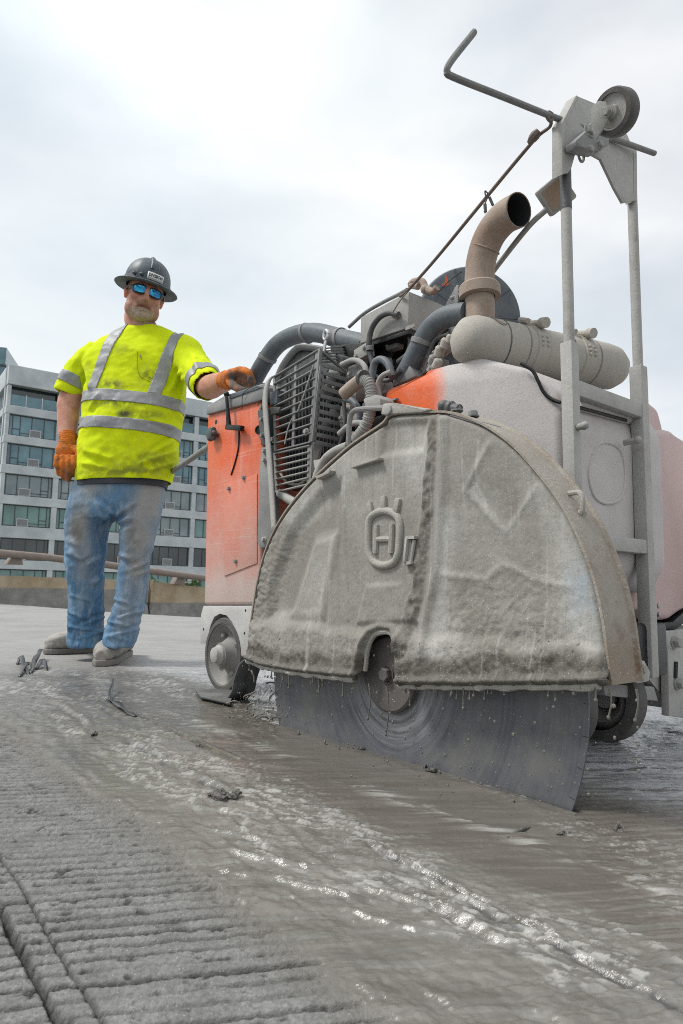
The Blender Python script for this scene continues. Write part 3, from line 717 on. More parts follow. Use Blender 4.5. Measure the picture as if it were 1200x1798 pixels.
up1 = sdf([(672, 742), (752, 738), (742, 790), (668, 800)], GA, GZ); D -= 0.008 * sstep(0.008, -0.012, up1)
rib = line_d([(604, 890), (608, 1000), (612, 1088)], GA, GZ); D += 0.0022 * np.exp(-(rib / 0.003) ** 2)
# front half: flange beside the seam and a broad shallow dish
fl_px = [(778, 740), (776, 880), (770, 1000), (748, 1090), (742, 1200)]
fl_d = line_d(fl_px, GA, GZ); D += 0.010 * np.exp(-(fl_d / 0.012) ** 2)
dish = sdf([(800, 830), (900, 830), (980, 940), (1020, 1060), (1020, 1085), (800, 1085)], GA, GZ); D -= 0.007 * sstep(0.02, -0.05, dish)
D += 0.0025 * np.exp(-(line_d([(860, 780), (815, 860), (850, 900), (885, 935), (940, 860)], GA, GZ) / 0.006) ** 2)
D += 0.0025 * np.exp(-(line_d([(780, 1010), (850, 1018), (880, 990), (940, 1018), (1000, 1030)], GA, GZ) / 0.007) ** 2)
# mud packed into the seam, along the bottom and on the trailing edge
lump = fbm(GA * 60, GZ * 60, 4, 0.6)
seam = sstep(0.019, 0.009, seam_d + 0.010 * (vnoise(GZ * 30, GA * 30) - .5)); D += seam * (0.003 + 0.013 * (lump - 0.40))
botm = sstep(0.066, 0.040, bot_d + 0.034 * (fbm(GA * 16, GZ * 16, 3, ox=5) - 0.5)); D += botm * (0.011 * (fbm(GA * 40, GZ * 30, 4, 0.6, ox=7) - 0.3)) + 0.010 * np.exp(-((bot_d - 0.010) / 0.008) ** 2)
slm = np.exp(-((slot_d - 0.012) / 0.008) ** 2); D += 0.009 * slm
lc = sstep(0.17, 0.0, segdist(arc2[-42:], GA, GZ, False)) * sstep(0.56, 0.36, GZ); D += lc * 0.0110 * (fbm(GA * 60 + GZ * 40, GZ * 120, 4, 0.6, ox=2) - 0.4)
mc = sstep(0.44, 0.30, GZ) * sstep(0.16, 0.24, GA) * sstep(0.50, 0.40, GA); D += mc * 0.0060 * (fbm(GA * 120, GZ * 120, 3, 0.6, ox=14) - 0.4)
D += low * 0.0035 * (fbm(GA * 110, GZ * 110, 3, 0.6, ox=19) - 0.4)
D += 0.0016 * (fbm(GA * 70, GZ * 70, 4, 0.6, ox=24) - 0.5)
crackl = np.abs(fbm(GA * 18, GZ * 18, 3, ox=33) - 0.5); crk = sstep(0.012, 0.0, crackl) * sstep(0.33, 0.27, GZ) * sstep(0.33, 0.40, GA); D -= 0.003 * crk
wet_m = np.clip(botm * 0.9 + seam * (0.42 + 0.6 * lump) + 0.5 * slm + 0.55 * crk, 0, 1)
tan_m = np.clip(sstep(0.40, 0.62, fbm(GA * 5, GZ * 5, 4, ox=50)) * 0.55 + mc * 0.6, 0, 1)
scr = fbm(GA * 26, GZ * 7, 4, 0.6, ox=61)
pale_m = np.clip(np.exp(-(line_d([(786, 900), (782, 1000), (776, 1090), (790, 1170)], GA, GZ) / (0.016 + 0.03 * sstep(0.35, 0.28, GZ))) ** 2) * (0.35 + 1.2 * scr)
                 + 0.75 * scr * np.exp(-((line_d([(862, 772), (846, 800), (826, 838), (832, 866), (858, 900), (876, 930), (888, 938), (912, 905), (948, 856)], GA, GZ) + 0.012 * (lump - .5)) / 0.009) ** 2)
                 + 0.6 * np.exp(-(line_d([(840, 775), (835, 850), (850, 890)], GA, GZ) / 0.003) ** 2)
                 + 0.7 * np.exp(-((line_d([(778, 1006), (820, 1012), (850, 1018), (866, 998), (888, 992), (920, 1008), (960, 1022), (1000, 1030)], GA, GZ) + 0.012 * (lump - .5)) / 0.007) ** 2) * scr
                 + 0.5 * sstep(0.010, -0.004, pr1b) + 0.55 * sstep(0.02, -0.01, sdf([(610, 790), (500, 905), (520, 930), (655, 812)], GA, GZ))
                 + 0.45 * sstep(0.045, 0.0, np.abs(edge_d - 0.035)) * sstep(0.30, 0.40, GA) * sstep(0.62, 0.5, GZ) + 0.3 * sstep(0.40, 0.46, GA) * sstep(0.22, 0.30, GZ) * sstep(.47, .36, GZ)
                 + 0.5 * sstep(0.03, -0.02, sdf([(700, 745), (755, 745), (748, 860), (720, 850)], GA, GZ)), 0, 1) * (1 - wet_m)
blu_m = 0.8 * sstep(0.03, -0.015, sdf([(1002, 1005), (1022, 1000), (1040, 1060), (1010, 1075)], GA, GZ) + 0.03 * (lump - 0.5))
fbp = np.where(used.ravel())[0]; remap = np.full(GA.size, -1); remap[fbp] = np.arange(len(fbp))
vv = np.stack([GA.ravel()[fbp], FB - D.ravel()[fbp], GZ.ravel()[fbp]], -1)
ii = np.arange(GA.size).reshape(GA.shape)
qd = np.stack([ii[:-1, :-1], ii[:-1, 1:], ii[1:, 1:], ii[1:, :-1]], -1)[keep]
gme = bpy.data.meshes.new('blade_guard'); gme.from_pydata(vv.tolist(), [], remap[qd].tolist()); gme.shade_smooth()
for nm, arr in [('wet', wet_m), ('pale', pale_m), ('tan', tan_m), ('blu', blu_m), ('crust', np.clip(lc + mc + low, 0, 1))]:
    at_ = gme.attributes.new(nm, 'FLOAT', 'POINT'); at_.data.foreach_set('value', arr.ravel()[fbp].astype(np.float32))
M = Mat('guard_cement_crust')
n1 = M.noise(9.0, 7, 0.62); n2 = M.noise(60.0, 5, 0.65); n3 = M.noise(165.0, 4, 0.72)
c = M.mix(M.rng(n1, 0.3, 0.7), (0.245, 0.235, 0.213), (0.37, 0.358, 0.33))
c = M.mix(M.math('MULTIPLY', M.attr('tan'), 0.75), c, M.mix(M.rng(n2, 0.3, 0.7), (0.17, 0.157, 0.133), (0.265, 0.247, 0.215)))
c = M.mix(M.math('MULTIPLY', M.attr('pale'), M.rng(n2, 0.2, 0.6, 0.35, 0.85)), c, (0.52, 0.515, 0.49))
c = M.mix(M.math('MULTIPLY', M.attr('blu'), M.rng(n2, 0.35, 0.6, 0.2, 0.8)), c, (0.30, 0.37, 0.44))
c = M.mix(M.math('MULTIPLY', M.attr('wet'), 0.92), c, M.mix(M.rng(n2, .3, .7), (0.05, 0.044, 0.036), (0.135, 0.122, 0.102)))
c = M.mix(M.rng(n3, 0.40, 0.66, 0.0, 0.34), c, M.mix(1.0, c, (0.42, 0.45, 0.44), 'MULTIPLY'))
gr_ = M.vor(260.0); grc = M.xyz(M.vor(260.0, out='Color'))
c = M.mix(M.math('MULTIPLY', M.rng(gr_, 0.15, 0.3, 0.55, 0.0), M.rng(grc[0], 0.72, 0.78)), c, (0.60, 0.59, 0.57))
c = M.mix(M.math('MULTIPLY', M.rng(gr_, 0.15, 0.3, 0.5, 0.0), M.rng(grc[1], 0.76, 0.8)), c, (0.12, 0.115, 0.10))
scrt = M.noise(1.0, 3, 0.6, M.mapv((14, 1, 160), (0, math.radians(55), 0)))
c = M.mix(M.rng(scrt, 0.70, 0.74, 0.0, 0.35), c, (0.52, 0.51, 0.49))
run1 = M.noise(1.0, 5, 0.65, M.mapv((42, 1, 3.2))); run2 = M.noise(1.0, 5, 0.65, M.mapv((60, 1, 2.4), loc=(3, 0, 7)))
c = M.mix(M.rng(run1, 0.54, 0.70, 0.0, 0.42), c, (0.17, 0.157, 0.133)); c = M.mix(M.rng(run2, 0.58, 0.70, 0.0, 0.40), c, (0.50, 0.49, 0.465))
c = M.mix(M.rng(M.noise(3.5, 6, 0.7), 0.50, 0.64, 0.0, 0.38), c, (0.20, 0.185, 0.158))
bh = M.math('ADD', M.math('MULTIPLY', n3, 0.6), M.math('MULTIPLY', M.noise(120.0, 4, 0.65), M.rng(M.attr('crust'), 0, 1, 0.5, 1.8)))
m_guard = M.set(Base_Color=c, Roughness=M.rng(M.attr('wet'), 0.0, 1.0, 0.88, 0.5), Normal=M.bump(bh, 0.36, 0.004), Specular_IOR_Level=0.28)
gme.materials.append(m_guard)
guard = link(bpy.data.objects.new('blade_guard', gme), saw)
sol = guard.modifiers.new('thick', 'SOLIDIFY'); sol.thickness = 0.005; sol.offset = -1
# rim band with raised outer lip
rim_m = dusty('guard_rim_steel', (0.26, 0.21, 0.16), 0.34, (0.43, 0.415, 0.38), 0.8, rough=0.7, specks=0.8, scale=11, crust=0.4, bump=0.4, grad=(2, 0.29, 0.235, -0.75), under=(0.15, 0.085, 0.045))
mb = MB(); ctr = Vector((0.008, 0, 0.2)); N_ = len(arc2)
prof_r = [(-0.0515, -0.003), (-0.0515, 0.0015), (-0.046, 0.0025), (0.026, 0.0015), (0.030, 0.006), (0.036, 0.006), (0.036, -0.003)]
rings = []
for i in range(N_):
    p = arc2[i]; t_ = arc2[min(i + 1, N_ - 1)] - arc2[max(i - 1, 0)]; t_ = t_ / np.linalg.norm(t_); nrm_ = np.array([t_[1], -t_[0]])
    rings.append([mb.bm.verts.new((p[0] + nrm_[0] * h_, b_, p[1] + nrm_[1] * h_)) for b_, h_ in prof_r])
for i in range(N_ - 1):
    for k in range(len(prof_r)):
        k2 = (k + 1) % len(prof_r); mb.bm.faces.new((rings[i][k], rings[i][k2], rings[i + 1][k2], rings[i + 1][k]))
mb.bm.faces.new(rings[0]); mb.bm.faces.new(rings[-1][::-1])
part('guard_rim', mb, rim_m, guard, 25)
mb = MB(); rr_ = []
for i in range(0, 11):
    p = arc2[i]; t_ = arc2[i + 1] - arc2[max(i - 1, 0)]; t_ = t_ / np.linalg.norm(t_); n2_ = np.array([t_[1], -t_[0]])
    rr_.append([mb.bm.verts.new((p[0] + n2_[0] * (0.003 + 0.006 * float(vnoise(i * 1.3 + b_ * 90, b_ * 120))), b_, p[1] + n2_[1] * 0.004)) for b_ in np.linspace(-0.053, 0.030, 12)])
for i in range(10):
    for k in range(11):
        if i > 5 + 5 * float(vnoise(k * 0.6, 4.0)): continue
        mb.bm.faces.new((rr_[i][k], rr_[i][k + 1], rr_[i + 1][k + 1], rr_[i + 1][k]))
m_wetmud = dusty('dark_wet_mud', (0.115, 0.10, 0.082), 0.0, (0.2, 0.185, 0.16), 0.3, rough=0.5, specks=0.2, crust=0.8, bump=0.5)
mb.bm.free()
mb = MB(); mb.prism([(p[0], 0.031, p[1]) for p in arc2[::3]], (0, 0.004, 0)); part('back_plate', mb, m_black, guard, 0)
# rolled bottom edge with clinging slurry
mb = MB()
for ln in (botline, botline2):
    P = dens(ln, 0.012, False); mb.tube([(q[0], FB - 0.004 - 0.004 * vnoise(q[0] * 40, 3), q[1] + 0.001 * math.sin(q[0] * 90)) for q in P], [0.0035 + 0.005 * float(vnoise(i * 1.7, 1)) for i in range(40)], 8, raw=True)
part('bottom_lip', mb, m_guard_dust, guard)
mb = MB(); mb.tube([(p.x, FB + 0.002, p.z) for p in slot], 0.006, 8); part('slot_edge', mb, m_guard_dust, guard)
# drips hanging from the lip
mb = MB(); R_ = random.Random(3)
for ln, n_ in ((botline, 20), (botline2, 26)):
    P = dens(ln, 0.004, False)
    for k in range(n_):
        q = P[R_.randrange(len(P))]; L = R_.choice([0.005, 0.008, 0.010, 0.014, 0.02, 0.036]); x_, z_ = q; b_ = FB - R_.uniform(0.001, 0.010)
        dx = R_.uniform(-0.12, 0.12) * L
        mb.tube([(x_, b_, z_), (x_ + dx, b_, z_ - L * 0.5), (x_ + dx * 1.6, b_, z_ - L)], [0.0030, 0.0013, 0.0013, 0.0016], 6, n=3)
        mb.ball((x_ + dx * 1.6, b_, z_ - L), R_.uniform(0.0018, 0.0032), 1, (1, 1, 1.4))
for sx_, y0, y1 in [(648, 1200, 1262), (680, 1206, 1290), (1071, 1210, 1260), (1118, 1210, 1265), (560, 1190, 1215)]:
    mb.tube([S(sx_, y0, FB), S(sx_ + 3, (y0 + y1) / 2, FB), S(sx_ - 2, y1, FB)], [0.002, 0.0012, 0.0016], 6); mb.ball(S(sx_ - 2, y1, FB), 0.003, 1, (1, 1, 1.4))
tag(part('slurry_drips', mb, m_mud, guard, 60), kind='stuff')
# moulded crown-and-H emblem
mb = MB(); eb = FB - 0.0012
def EP(x, y): p = S(x, y, FB); return Vector((p.x, eb, p.z))
ring_px = [(648, 950), (649, 920), (656, 905), (676, 897), (696, 904), (704, 920), (703, 950), (701, 972), (692, 988), (674, 993), (657, 986), (650, 970), (648, 950)]
mb.tube([EP(*q) for q in ring_px], 0.0085, 10, caps=False, n=5)
mb.tube([EP(663, 922), EP(661, 972)], 0.0065, 8, raw=True); mb.tube([EP(690, 921), EP(688, 971)], 0.0065, 8, raw=True); mb.tube([EP(662, 947), EP(689, 947)], 0.006, 8, raw=True)
for x0, y0, x1, y1 in [(654, 903, 650, 882), (676, 893, 676, 871), (697, 900, 702, 875)]:
    p, q = EP(x0, y0), EP(x1, y1); mb.bar(p, q, 0.015, 0.013, (0, 1, 0), 0.003)
part('emblem', mb, m_guard_dust, guard, 40, label='moulded crown and H emblem on the guard face')
# lugs, latch, grab handle and top block
mb = MB(); p, q = S(622, 821, FB - .006), S(670, 806, FB - .006); mb.bar(p, q, 0.020, 0.006, (0, 0, 1), 0.0015); part('lug', mb, m_guard_dust, guard)
mb = MB(); mb.prism([S(564, 838, FB), S(590, 827, FB), S(588, 833, FB), S(566, 843, FB)], (0, -0.018, 0), 0.001); part('lug', mb, m_guard_dust, guard)
mb = MB(); mb.bar(S(716, 945, FB - .010), S(712, 988, FB - .010), 0.006, 0.010, (0, 1, 0), 0.001); mb.bar(S(716, 944, FB - .006), S(731, 944, FB - .006), 0.012, 0.006); mb.bar(S(712, 990, FB - .006), S(725, 988, FB - .006), 0.012, 0.006); mb.tube([S(728, 948, FB - .004), S(722, 986, FB - .004)], 0.004, 8, raw=True)
part('latch', mb, m_pale, guard)
mb = MB(); hb_ = FB + 0.035
mb.tube([S(690, 716, hb_), S(640, 718, hb_), S(622, 722, hb_), S(615, 735, hb_), S(613, 760, hb_), S(612, 782, hb_)], 0.0065, 10, n=5); part('grab_handle', mb, m_mid, guard)
mb = MB(); mb.prism([S(668, 728, FB - .006), S(672, 708, FB - .006), S(692, 707, FB - .006), S(758, 718, FB - .006), S(740, 724, FB - .006)], (0, 0.060, 0), 0.004); part('top_block', mb, m_guard_dust, guard)
mb = MB(); mb.lathe(S(682, 719, FB - .006), (0, -1, 0), [(0.0115, 0), (0.0115, 0.004), (0.009, 0.005)], 20); part('pivot_pin', mb, m_pale, guard)
mb = MB(); mb.lathe(S(775, 714, FB + .02), S(832, 722, FB + .02) - S(775, 714, FB + .02), [(0.010, 0), (0.014, 0.006), (0.014, 0.03), (0.010, 0.032), (0.010, 0.05)], 12); mb.ball(S(780, 713, FB + .015), 0.013, 2); part('water_fitting', mb, m_dark, guard)
mb = MB(); mb.prism([S(790, 722, FB), S(850, 741, FB), S(850, 748, FB), S(790, 730, FB)], (0, 0.05, 0), 0.0015); part('fitting_plate', mb, m_mid, guard)
for x_, y_ in [(803, 722), (831, 732)]:
    mb = MB(); mb.hexbolt(S(x_, y_, FB + .02), (0, 0, 1), 0.009, 0.010); part('bolt', mb, m_mid, guard)
mb = MB(); cl = S(1012, 884, -0.01); mb.tube([cl + Vector((-0.012, 0, 0.018)), cl + Vector((0.010, -0.005, 0.016)), cl + Vector((0.016, -0.006, 0)), cl + Vector((0.012, -0.005, -0.018)), cl + Vector((-0.004, 0, -0.020))], 0.0045, 8); mb.lathe(cl + Vector((0.004, 0, -0.018)), (1, 0, -0.3), [(0.008, 0), (0.008, 0.010)], 8); part('lifting_eye', mb, m_guard_dust, guard)

# ---------------------------------------------------------------- saw blade
BZ, BR = 0.174, 0.452
M = Mat('blade_steel')
px_ = M.xyz(); dx_ = px_[0]; dz_ = M.math('SUBTRACT', px_[2], BZ)
rad = M.math('SQRT', M.math('ADD', M.math('MULTIPLY', dx_, dx_), M.math('MULTIPLY', dz_, dz_)))
ang = M.math('ARCTAN2', dz_, dx_)
cmb = M.n('ShaderNodeCombineXYZ', {0: M.math('MULTIPLY', rad, 95.0), 1: M.math('MULTIPLY', ang, 0.7), 2: 0.0}).outputs[0]
rings_n = M.noise(1.0, 6, 0.7, cmb)
cmb2 = M.n('ShaderNodeCombineXYZ', {0: M.math('MULTIPLY', rad, 420.0), 1: M.math('MULTIPLY', ang, 1.6), 2: 3.0}).outputs[0]
rings_f = M.noise(1.0, 4, 0.7, cmb2)
bc = M.mix(M.rng(rings_n, 0.3, 0.7), (0.082, 0.088, 0.104), (0.145, 0.152, 0.170))
hubw = M.rng(rad, 0.20, 0.085, 0.0, 1.0, True)
swirl = M.math('MULTIPLY', hubw, M.rng(rings_n, 0.42, 0.60))
bc = M.mix(M.math('MULTIPLY', swirl, 0.75), bc, (0.34, 0.36, 0.40))  # specular swirl round the hub painted into the base colour
bc = M.mix(M.rng(M.noise(9.0, 6, 0.65), 0.42, 0.66, 0.0, 0.65), bc, (0.20, 0.195, 0.185))
sp = M.math('MULTIPLY', M.rng(M.vor(260.0), 0.10, 0.2, 1.0, 0.0), M.rng(M.xyz(M.vor(260.0, out='Color'))[0], 0.84, 0.87))
bc = M.mix(sp, bc, (0.36, 0.35, 0.33))
m_blade = M.set(Base_Color=bc, Roughness=0.42, Metallic=0.25, Normal=M.bump(rings_f, 0.12, 0.001), Specular_IOR_Level=0.4)
mb = MB(); NSEG = 54; loop = []
for k in range(NSEG):
    t0 = 2 * math.pi * k / NSEG; da = 2 * math.pi / NSEG
    for f in np.linspace(0.0, 1 - 0.036, 5): loop.append((BR, t0 + da * f))
    loop.append((BR - 0.010, t0 + da * (1 - 0.034))); loop.append((BR - 0.010, t0 + da * (1 - 0.004)))
def disc_v(b_): return [mb.bm.verts.new((r_ * math.cos(t_), b_, BZ + r_ * math.sin(t_))) for r_, t_ in loop]
fa, fb_ = disc_v(-0.0019), disc_v(0.0019)
inn = lambda b_: [mb.bm.verts.new((0.05 * math.cos(t_), b_, BZ + 0.05 * math.sin(t_))) for r_, t_ in loop]
ia, ib = inn(-0.0019), inn(0.0019); n_ = len(loop)
for i in range(n_):
    j = (i + 1) % n_
    mb.bm.faces.new((fa[i], fa[j], fb_[j], fb_[i])); mb.bm.faces.new((ia[i], ia[j], fa[j], fa[i])); mb.bm.faces.new((fb_[i], fb_[j], ib[j], ib[i]))
blade = part('saw_blade', mb, m_blade, saw, 30)
m_flange = dusty('flange_steel', (0.085, 0.08, 0.076), 0.30, (0.23, 0.215, 0.195), 0.5, rough=0.55, specks=0.9)
mb = MB(); mb.lathe((0, -0.002, BZ), (0, -1, 0), [(0.0785, 0), (0.0785, 0.012), (0.074, 0.016), (0.018, 0.016), (0.018, 0.019)], 48); part('flange', mb, m_flange, blade)
mb = MB(); mb.hexbolt((0, -0.018, BZ), (0, -1, 0), 0.015, 0.012); part('arbor_bolt', mb, m_flange, blade)
mb = MB(); mb.ball((0.027, -0.018, BZ + 0.02), 0.004, 1); mb.ball((-0.028, -0.018, BZ - 0.01), 0.004, 1); part('drive_pin', mb, m_flange, blade)

# ---------------------------------------------------------------- chassis
mb = MB(); mb.box((-0.33, 0.40, 0.225), (1.25, 0.40, 0.12), None, 0.01); part('chassis', mb, m_black)
mb = MB(); mb.box((0.16, 0.40, 0.20), (0.16, 0.44, 0.10), None, 0.01); part('front_beam', mb, m_mid)
mb = MB(); mb.box((-0.28, 0.44, 0.555), (0.60, 0.34, 0.60), None, 0.02); part('engine_block', mb, m_black)
# wheels
def wheel(a, b, R, wd, out=-1):
    t = MB(); ax = (0, out, 0)
    t.lathe((a, b - out * wd, R), ax, [(R * 0.72, 0), (R * 0.97, 0.002), (R, 0.010), (R, wd - 0.010), (R * 0.97, wd - 0.002), (R * 0.84, wd), (R * 0.80, wd - 0.006)], 40, caps=False)
    ty = t.build('wheel', m_rub, saw)
    r_ = MB(); r_.lathe((a, b - out * 0.004, R), ax, [(R * 0.82, 0), (R * 0.80, 0.001), (R * 0.74, -0.016), (R * 0.55, -0.034), (R * 0.46, -0.026), (R * 0.34, -0.004), (R * 0.32, 0.010), (0.001, 0.010)], 40, caps=False); r_.build('rim', m_rim, ty)
    h_ = MB(); h_.lathe((a, b - out * 0.004, R), ax, [(R * 0.27, -0.01), (R * 0.27, 0.016), (R * 0.22, 0.024), (R * 0.20, 0.034), (R * 0.12, 0.038)], 20); h_.build('hub_cap', m_pale, ty)
    for k in range(4):
        an = k * math.pi / 2 + 0.5; q = MB(); q.ball((a + math.cos(an) * R * 0.56, b + out * -0.012 - out * 0.012, R + math.sin(an) * R * 0.56), R * 0.08, 1); q.build('wheel_nut', m_rim, ty)
    return ty
m_rim = dusty('dusty_rim', (0.12, 0.115, 0.11), 0.62, (0.34, 0.33, 0.31), 0.6, rough=0.8, specks=0.5)
wc = S(390, 1150, 0.165)
wheel(wc.x, 0.163, 0.125, 0.05)
wheel(wc.x, 0.62, 0.125, 0.05, 1)
wheel(0.16, 0.30, 0.105, 0.05); wheel(0.16, 0.56, 0.105, 0.05, 1)
mb = MB(); mb.tube([(wc.x, 0.20, 0.125), (wc.x, 0.60, 0.125)], 0.016, 10, raw=True); part('axle', mb, m_dark)
# mud flaps beside the rear wheel
mb = MB(); P = [S(452, 1152, 0.10), S(436, 1164, 0.10), S(426, 1190, 0.10), S(420, 1215, 0.10), S(400, 1236, 0.10)]; P = smooth_path(P, 5)
for i in range(len(P) - 1):
    pass
fl = [[mb.bm.verts.new(p + Vector((0, o_, 0))) for o_ in (-0.03, 0.05)] for p in P]
for i in range(len(P) - 1): mb.bm.faces.new((fl[i][0], fl[i + 1][0], fl[i + 1][1], fl[i][1]))
o = part('mud_flap', mb, m_dark, saw, 60, label='black rubber flap hanging beside the rear wheel'); o.modifiers.new('t', 'SOLIDIFY').thickness = 0.006
mb = MB(); g1 = [on_ground(x, y, 0.012) for x, y in [(342, 1212), (412, 1214), (404, 1238), (352, 1226)]]
mi = Matrix.Rotation(-(TH - math.pi / 2), 4, 'Z')
mb.prism([mi @ (p - mO) for p in g1], (0, 0, 0.005), 0.001); part('ground_flap', mb, m_dark)

# ---------------------------------------------------------------- rear cabinet
CBB = 0.170
mb = MB(); cb = [S(364, 726, CBB), S(452, 702, CBB), S(462, 708, CBB), S(456, 1062, CBB), S(358, 1062, CBB)]
mb.prism(cb, (0, 0.40, 0), 0.012, 3); cab = part('cabinet', mb, m_orange, saw, 40)
mb = MB(); mb.prism([S(361, 728, CBB - .012), S(364, 712, CBB - .012), S(396, 694, CBB - .012), S(462, 672, CBB - .012), S(470, 680, CBB - .012), S(468, 700, CBB - .012)], (0, 0.43, 0), 0.006, 2); part('lid', mb, m_mid, cab)
mb = MB(); mb.prism([S(402, 692, CBB - .016), S(450, 676, CBB - .016), S(460, 680, CBB - .016), S(404, 700, CBB - .016)], (0, 0.03, 0), 0.003); part('lid_handle', mb, m_hose, cab)
mb = MB(); mb.prism([S(394, 850, CBB - .0045), S(451, 832, CBB - .0045), S(451, 989, CBB - .0045), S(393, 1012, CBB - .0045)], (0, 0.009, 0), 0.002); pn = part('access_panel', mb, m_orange, cab)
for x, y in [(403, 858), (429, 839), (415, 986)]:
    mb = MB(); mb.hexbolt(S(x, y, CBB - .0045), (0, -1, 0), 0.0065, 0.008); part('bolt', mb, m_bolt, cab)
mb = MB(); sl_ = [S(420, 752, CBB - .0015), S(419, 785, CBB - .0015), S(413, 812, CBB - .0015), S(406, 834, CBB - .0015)]; mb.tube(sl_, 0.0032, 6); part('lever_slot', mb, m_black, cab)
mb = MB(); mb.lathe(S(380, 741, CBB + .001), (0, -1, 0), [(0.009, 0), (0.009, 0.0015)], 16); part('round_hole', mb, m_black, cab)
mb = MB(); mb.lathe(S(456, 755, CBB - 0.002), (0.6, -1, 0), [(0.016, 0), (0.016, 0.004), (0.012, 0.004), (0.012, 0.001)], 18); part('cable_hole', mb, m_black, cab)
cr_ = CBB - 0.025
mb = MB(); mb.tube([S(398, 692, cr_), S(400, 720, cr_), S(402, 748, cr_)], [0.006, 0.0065, 0.010], 10); mb.ball(S(398, 692, cr_), 0.0105, 2); mb.bar(S(399, 750, cr_), S(426, 752, cr_), 0.018, 0.018, (0, 0, 1), 0.003); mb.tube([S(423, 752, cr_), S(423, 752, CBB)], 0.008, 10, raw=True); part('crank_lever', mb, m_black, cab)
mb = MB(); kc = S(372, 762, CBB - 0.02)
for k in range(6): mb.ball(kc + Vector((math.cos(k * math.pi / 3) * 0.018, 0, math.sin(k * math.pi / 3) * 0.018)), 0.011, 2, (1, 1.1, 1))
mb.lathe(kc + Vector((0, 0.012, 0)), (0, -1, 0), [(0.02, 0), (0.02, 0.024), (0.008, 0.028)], 18); mb.tube([kc, kc + Vector((0, 0.03, 0))], 0.008, 8, raw=True); part('star_knob', mb, m_dark, cab)
mb = MB(); h0 = S(372, 781, CBB + 0.02); h1 = T(276, 846, 3.55); mb.tube([h0, h1], 0.0125, 12, raw=True); mb.lathe(h0, h1 - h0, [(0.0, -0.014), (0.017, -0.012), (0.018, 0.016), (0.014, 0.022)], 14); part('push_handle', mb, m_mid, saw)
mb = MB(); mb.tube([S(425, 720, CBB - .02), S(428, 690, CBB - .02), S(450, 676, CBB - .02), S(468, 672, CBB - .02)], 0.0012, 5); mb.tube([S(452, 712, CBB - .02), S(462, 700, CBB - .02), S(470, 690, CBB - .02)], 0.0012, 5); part('loose_wire', mb, m_black, cab)
# skirt with the wheel arch
sk = [(357, 1064), (450, 1064), (440, 1152), (420, 1152), (415, 1120), (409, 1092), (398, 1079), (386, 1076), (376, 1082), (369, 1098), (363, 1130), (351, 1130), (353, 1078)]
mb = MB(); mb.prism([S(x, y, CBB - .003) for x, y in sk], (0, 0.42, 0), 0.003, 2); skirt = part('wheel_skirt', mb, m_skirt, saw)
for x, y in [(432, 1072), (430, 1112), (358, 1105)]:
    mb = MB(); mb.lathe(S(x, y, CBB - .002), (0, -1, 0), [(0.0045, 0), (0.0045, 0.0016)], 10); part('rivet_hole', mb, m_black, skirt)

# bracket plate, bolts and bent strap between cabinet and grille
mb = MB(); pb = 0.150
mb.prism([S(458, 786, pb), S(476, 782, pb), S(482, 900, pb), S(478, 960, pb), S(456, 962, pb), S(452, 950, pb)], (0, 0.02, 0), 0.002); br = part('bracket_plate', mb, m_mid)
for x, y in [(466, 792), (466, 808), (465, 948)]:
    mb = MB(); mb.hexbolt(S(x, y, pb), (0, -1, 0), 0.008, 0.009); part('bolt', mb, m_grey, br)
mb = MB(); mb.prism([S(452, 720, pb), S(470, 716, pb), S(474, 780, pb), S(458, 782, pb)], (0, 0.02, 0), 0.003); hp = part('hinge_plate', mb, m_dark)
for x, y in [(462, 716), (462, 737), (463, 765), (482, 772)]:
    mb = MB(); mb.hexbolt(S(x, y, pb - .002), (0, -1, 0), 0.008, 0.010); part('bolt', mb, m_mid, hp)
mb = MB(); sp_ = [S(x, y, 0.115) for x, y in [(480, 661), (472, 672), (467, 700), (469, 740), (474, 800), (479, 870), (483, 935)]]; sp_ = smooth_path(sp_, 5)
st2 = [[mb.bm.verts.new(p + Vector((o_, 0, 0))) for o_ in (-0.012, 0.012)] for p in sp_]
for i in range(len(sp_) - 1): mb.bm.faces.new((st2[i][0], st2[i][1], st2[i + 1][1], st2[i + 1][0]))
o = part('bent_strap', mb, m_pale, saw, 60); o.modifiers.new('t', 'SOLIDIFY').thickness = 0.005
mb = MB(); mb.prism([S(474, 688, .13), S(487, 684, .13), S(486, 708, .13), S(474, 712, .13)], (0, 0.03, 0), 0.004); part('connector_box', mb, m_hose)
mb = MB(); mb.prism([S(474, 714, .13), S(492, 714, .13), S(490, 724, .13), S(476, 728, .13)], (0, 0.04, 0), 0.002); part('clip', mb, m_dark)

# ---------------------------------------------------------------- engine grille: perforated guard of slats
GB = 0.140
grille = part('engine_grille', MB().bar(S(563, 612, GB), S(549, 776, GB), 0.010, 0.012, (0, 1, 0), 0.002), m_mid, saw)
def stile(p, q, w_=0.013): part('stile', MB().bar(p, q, w_, 0.004, (0, 1, 0), 0.001), m_mid, grille)
def lerp(p, q, t): return p + (q - p) * t
tl, tr, bl_, br_ = S(482, 662, GB), S(561, 614, GB), S(484, 792, GB), S(548, 776, GB)
mt, mbm = lerp(tl, tr, 0.50), lerp(bl_, br_, 0.50)
stile(tl, bl_); stile(mt, mbm); stile(lerp(tl, tr, .97), lerp(bl_, br_, .97), 0.018)
NS = 10
def slat(p, q, w_=0.0115, m_=m_mid):
    return part('slat', MB().bar(p, q, 0.004, w_, (0, 1, 0), 0.0008), m_, grille)
for k in range(NS + 1):
    t_ = k / NS; slat(lerp(tl, bl_, t_), lerp(mt, mbm, t_)); slat(lerp(mt, mbm, t_), lerp(tr, br_, t_))
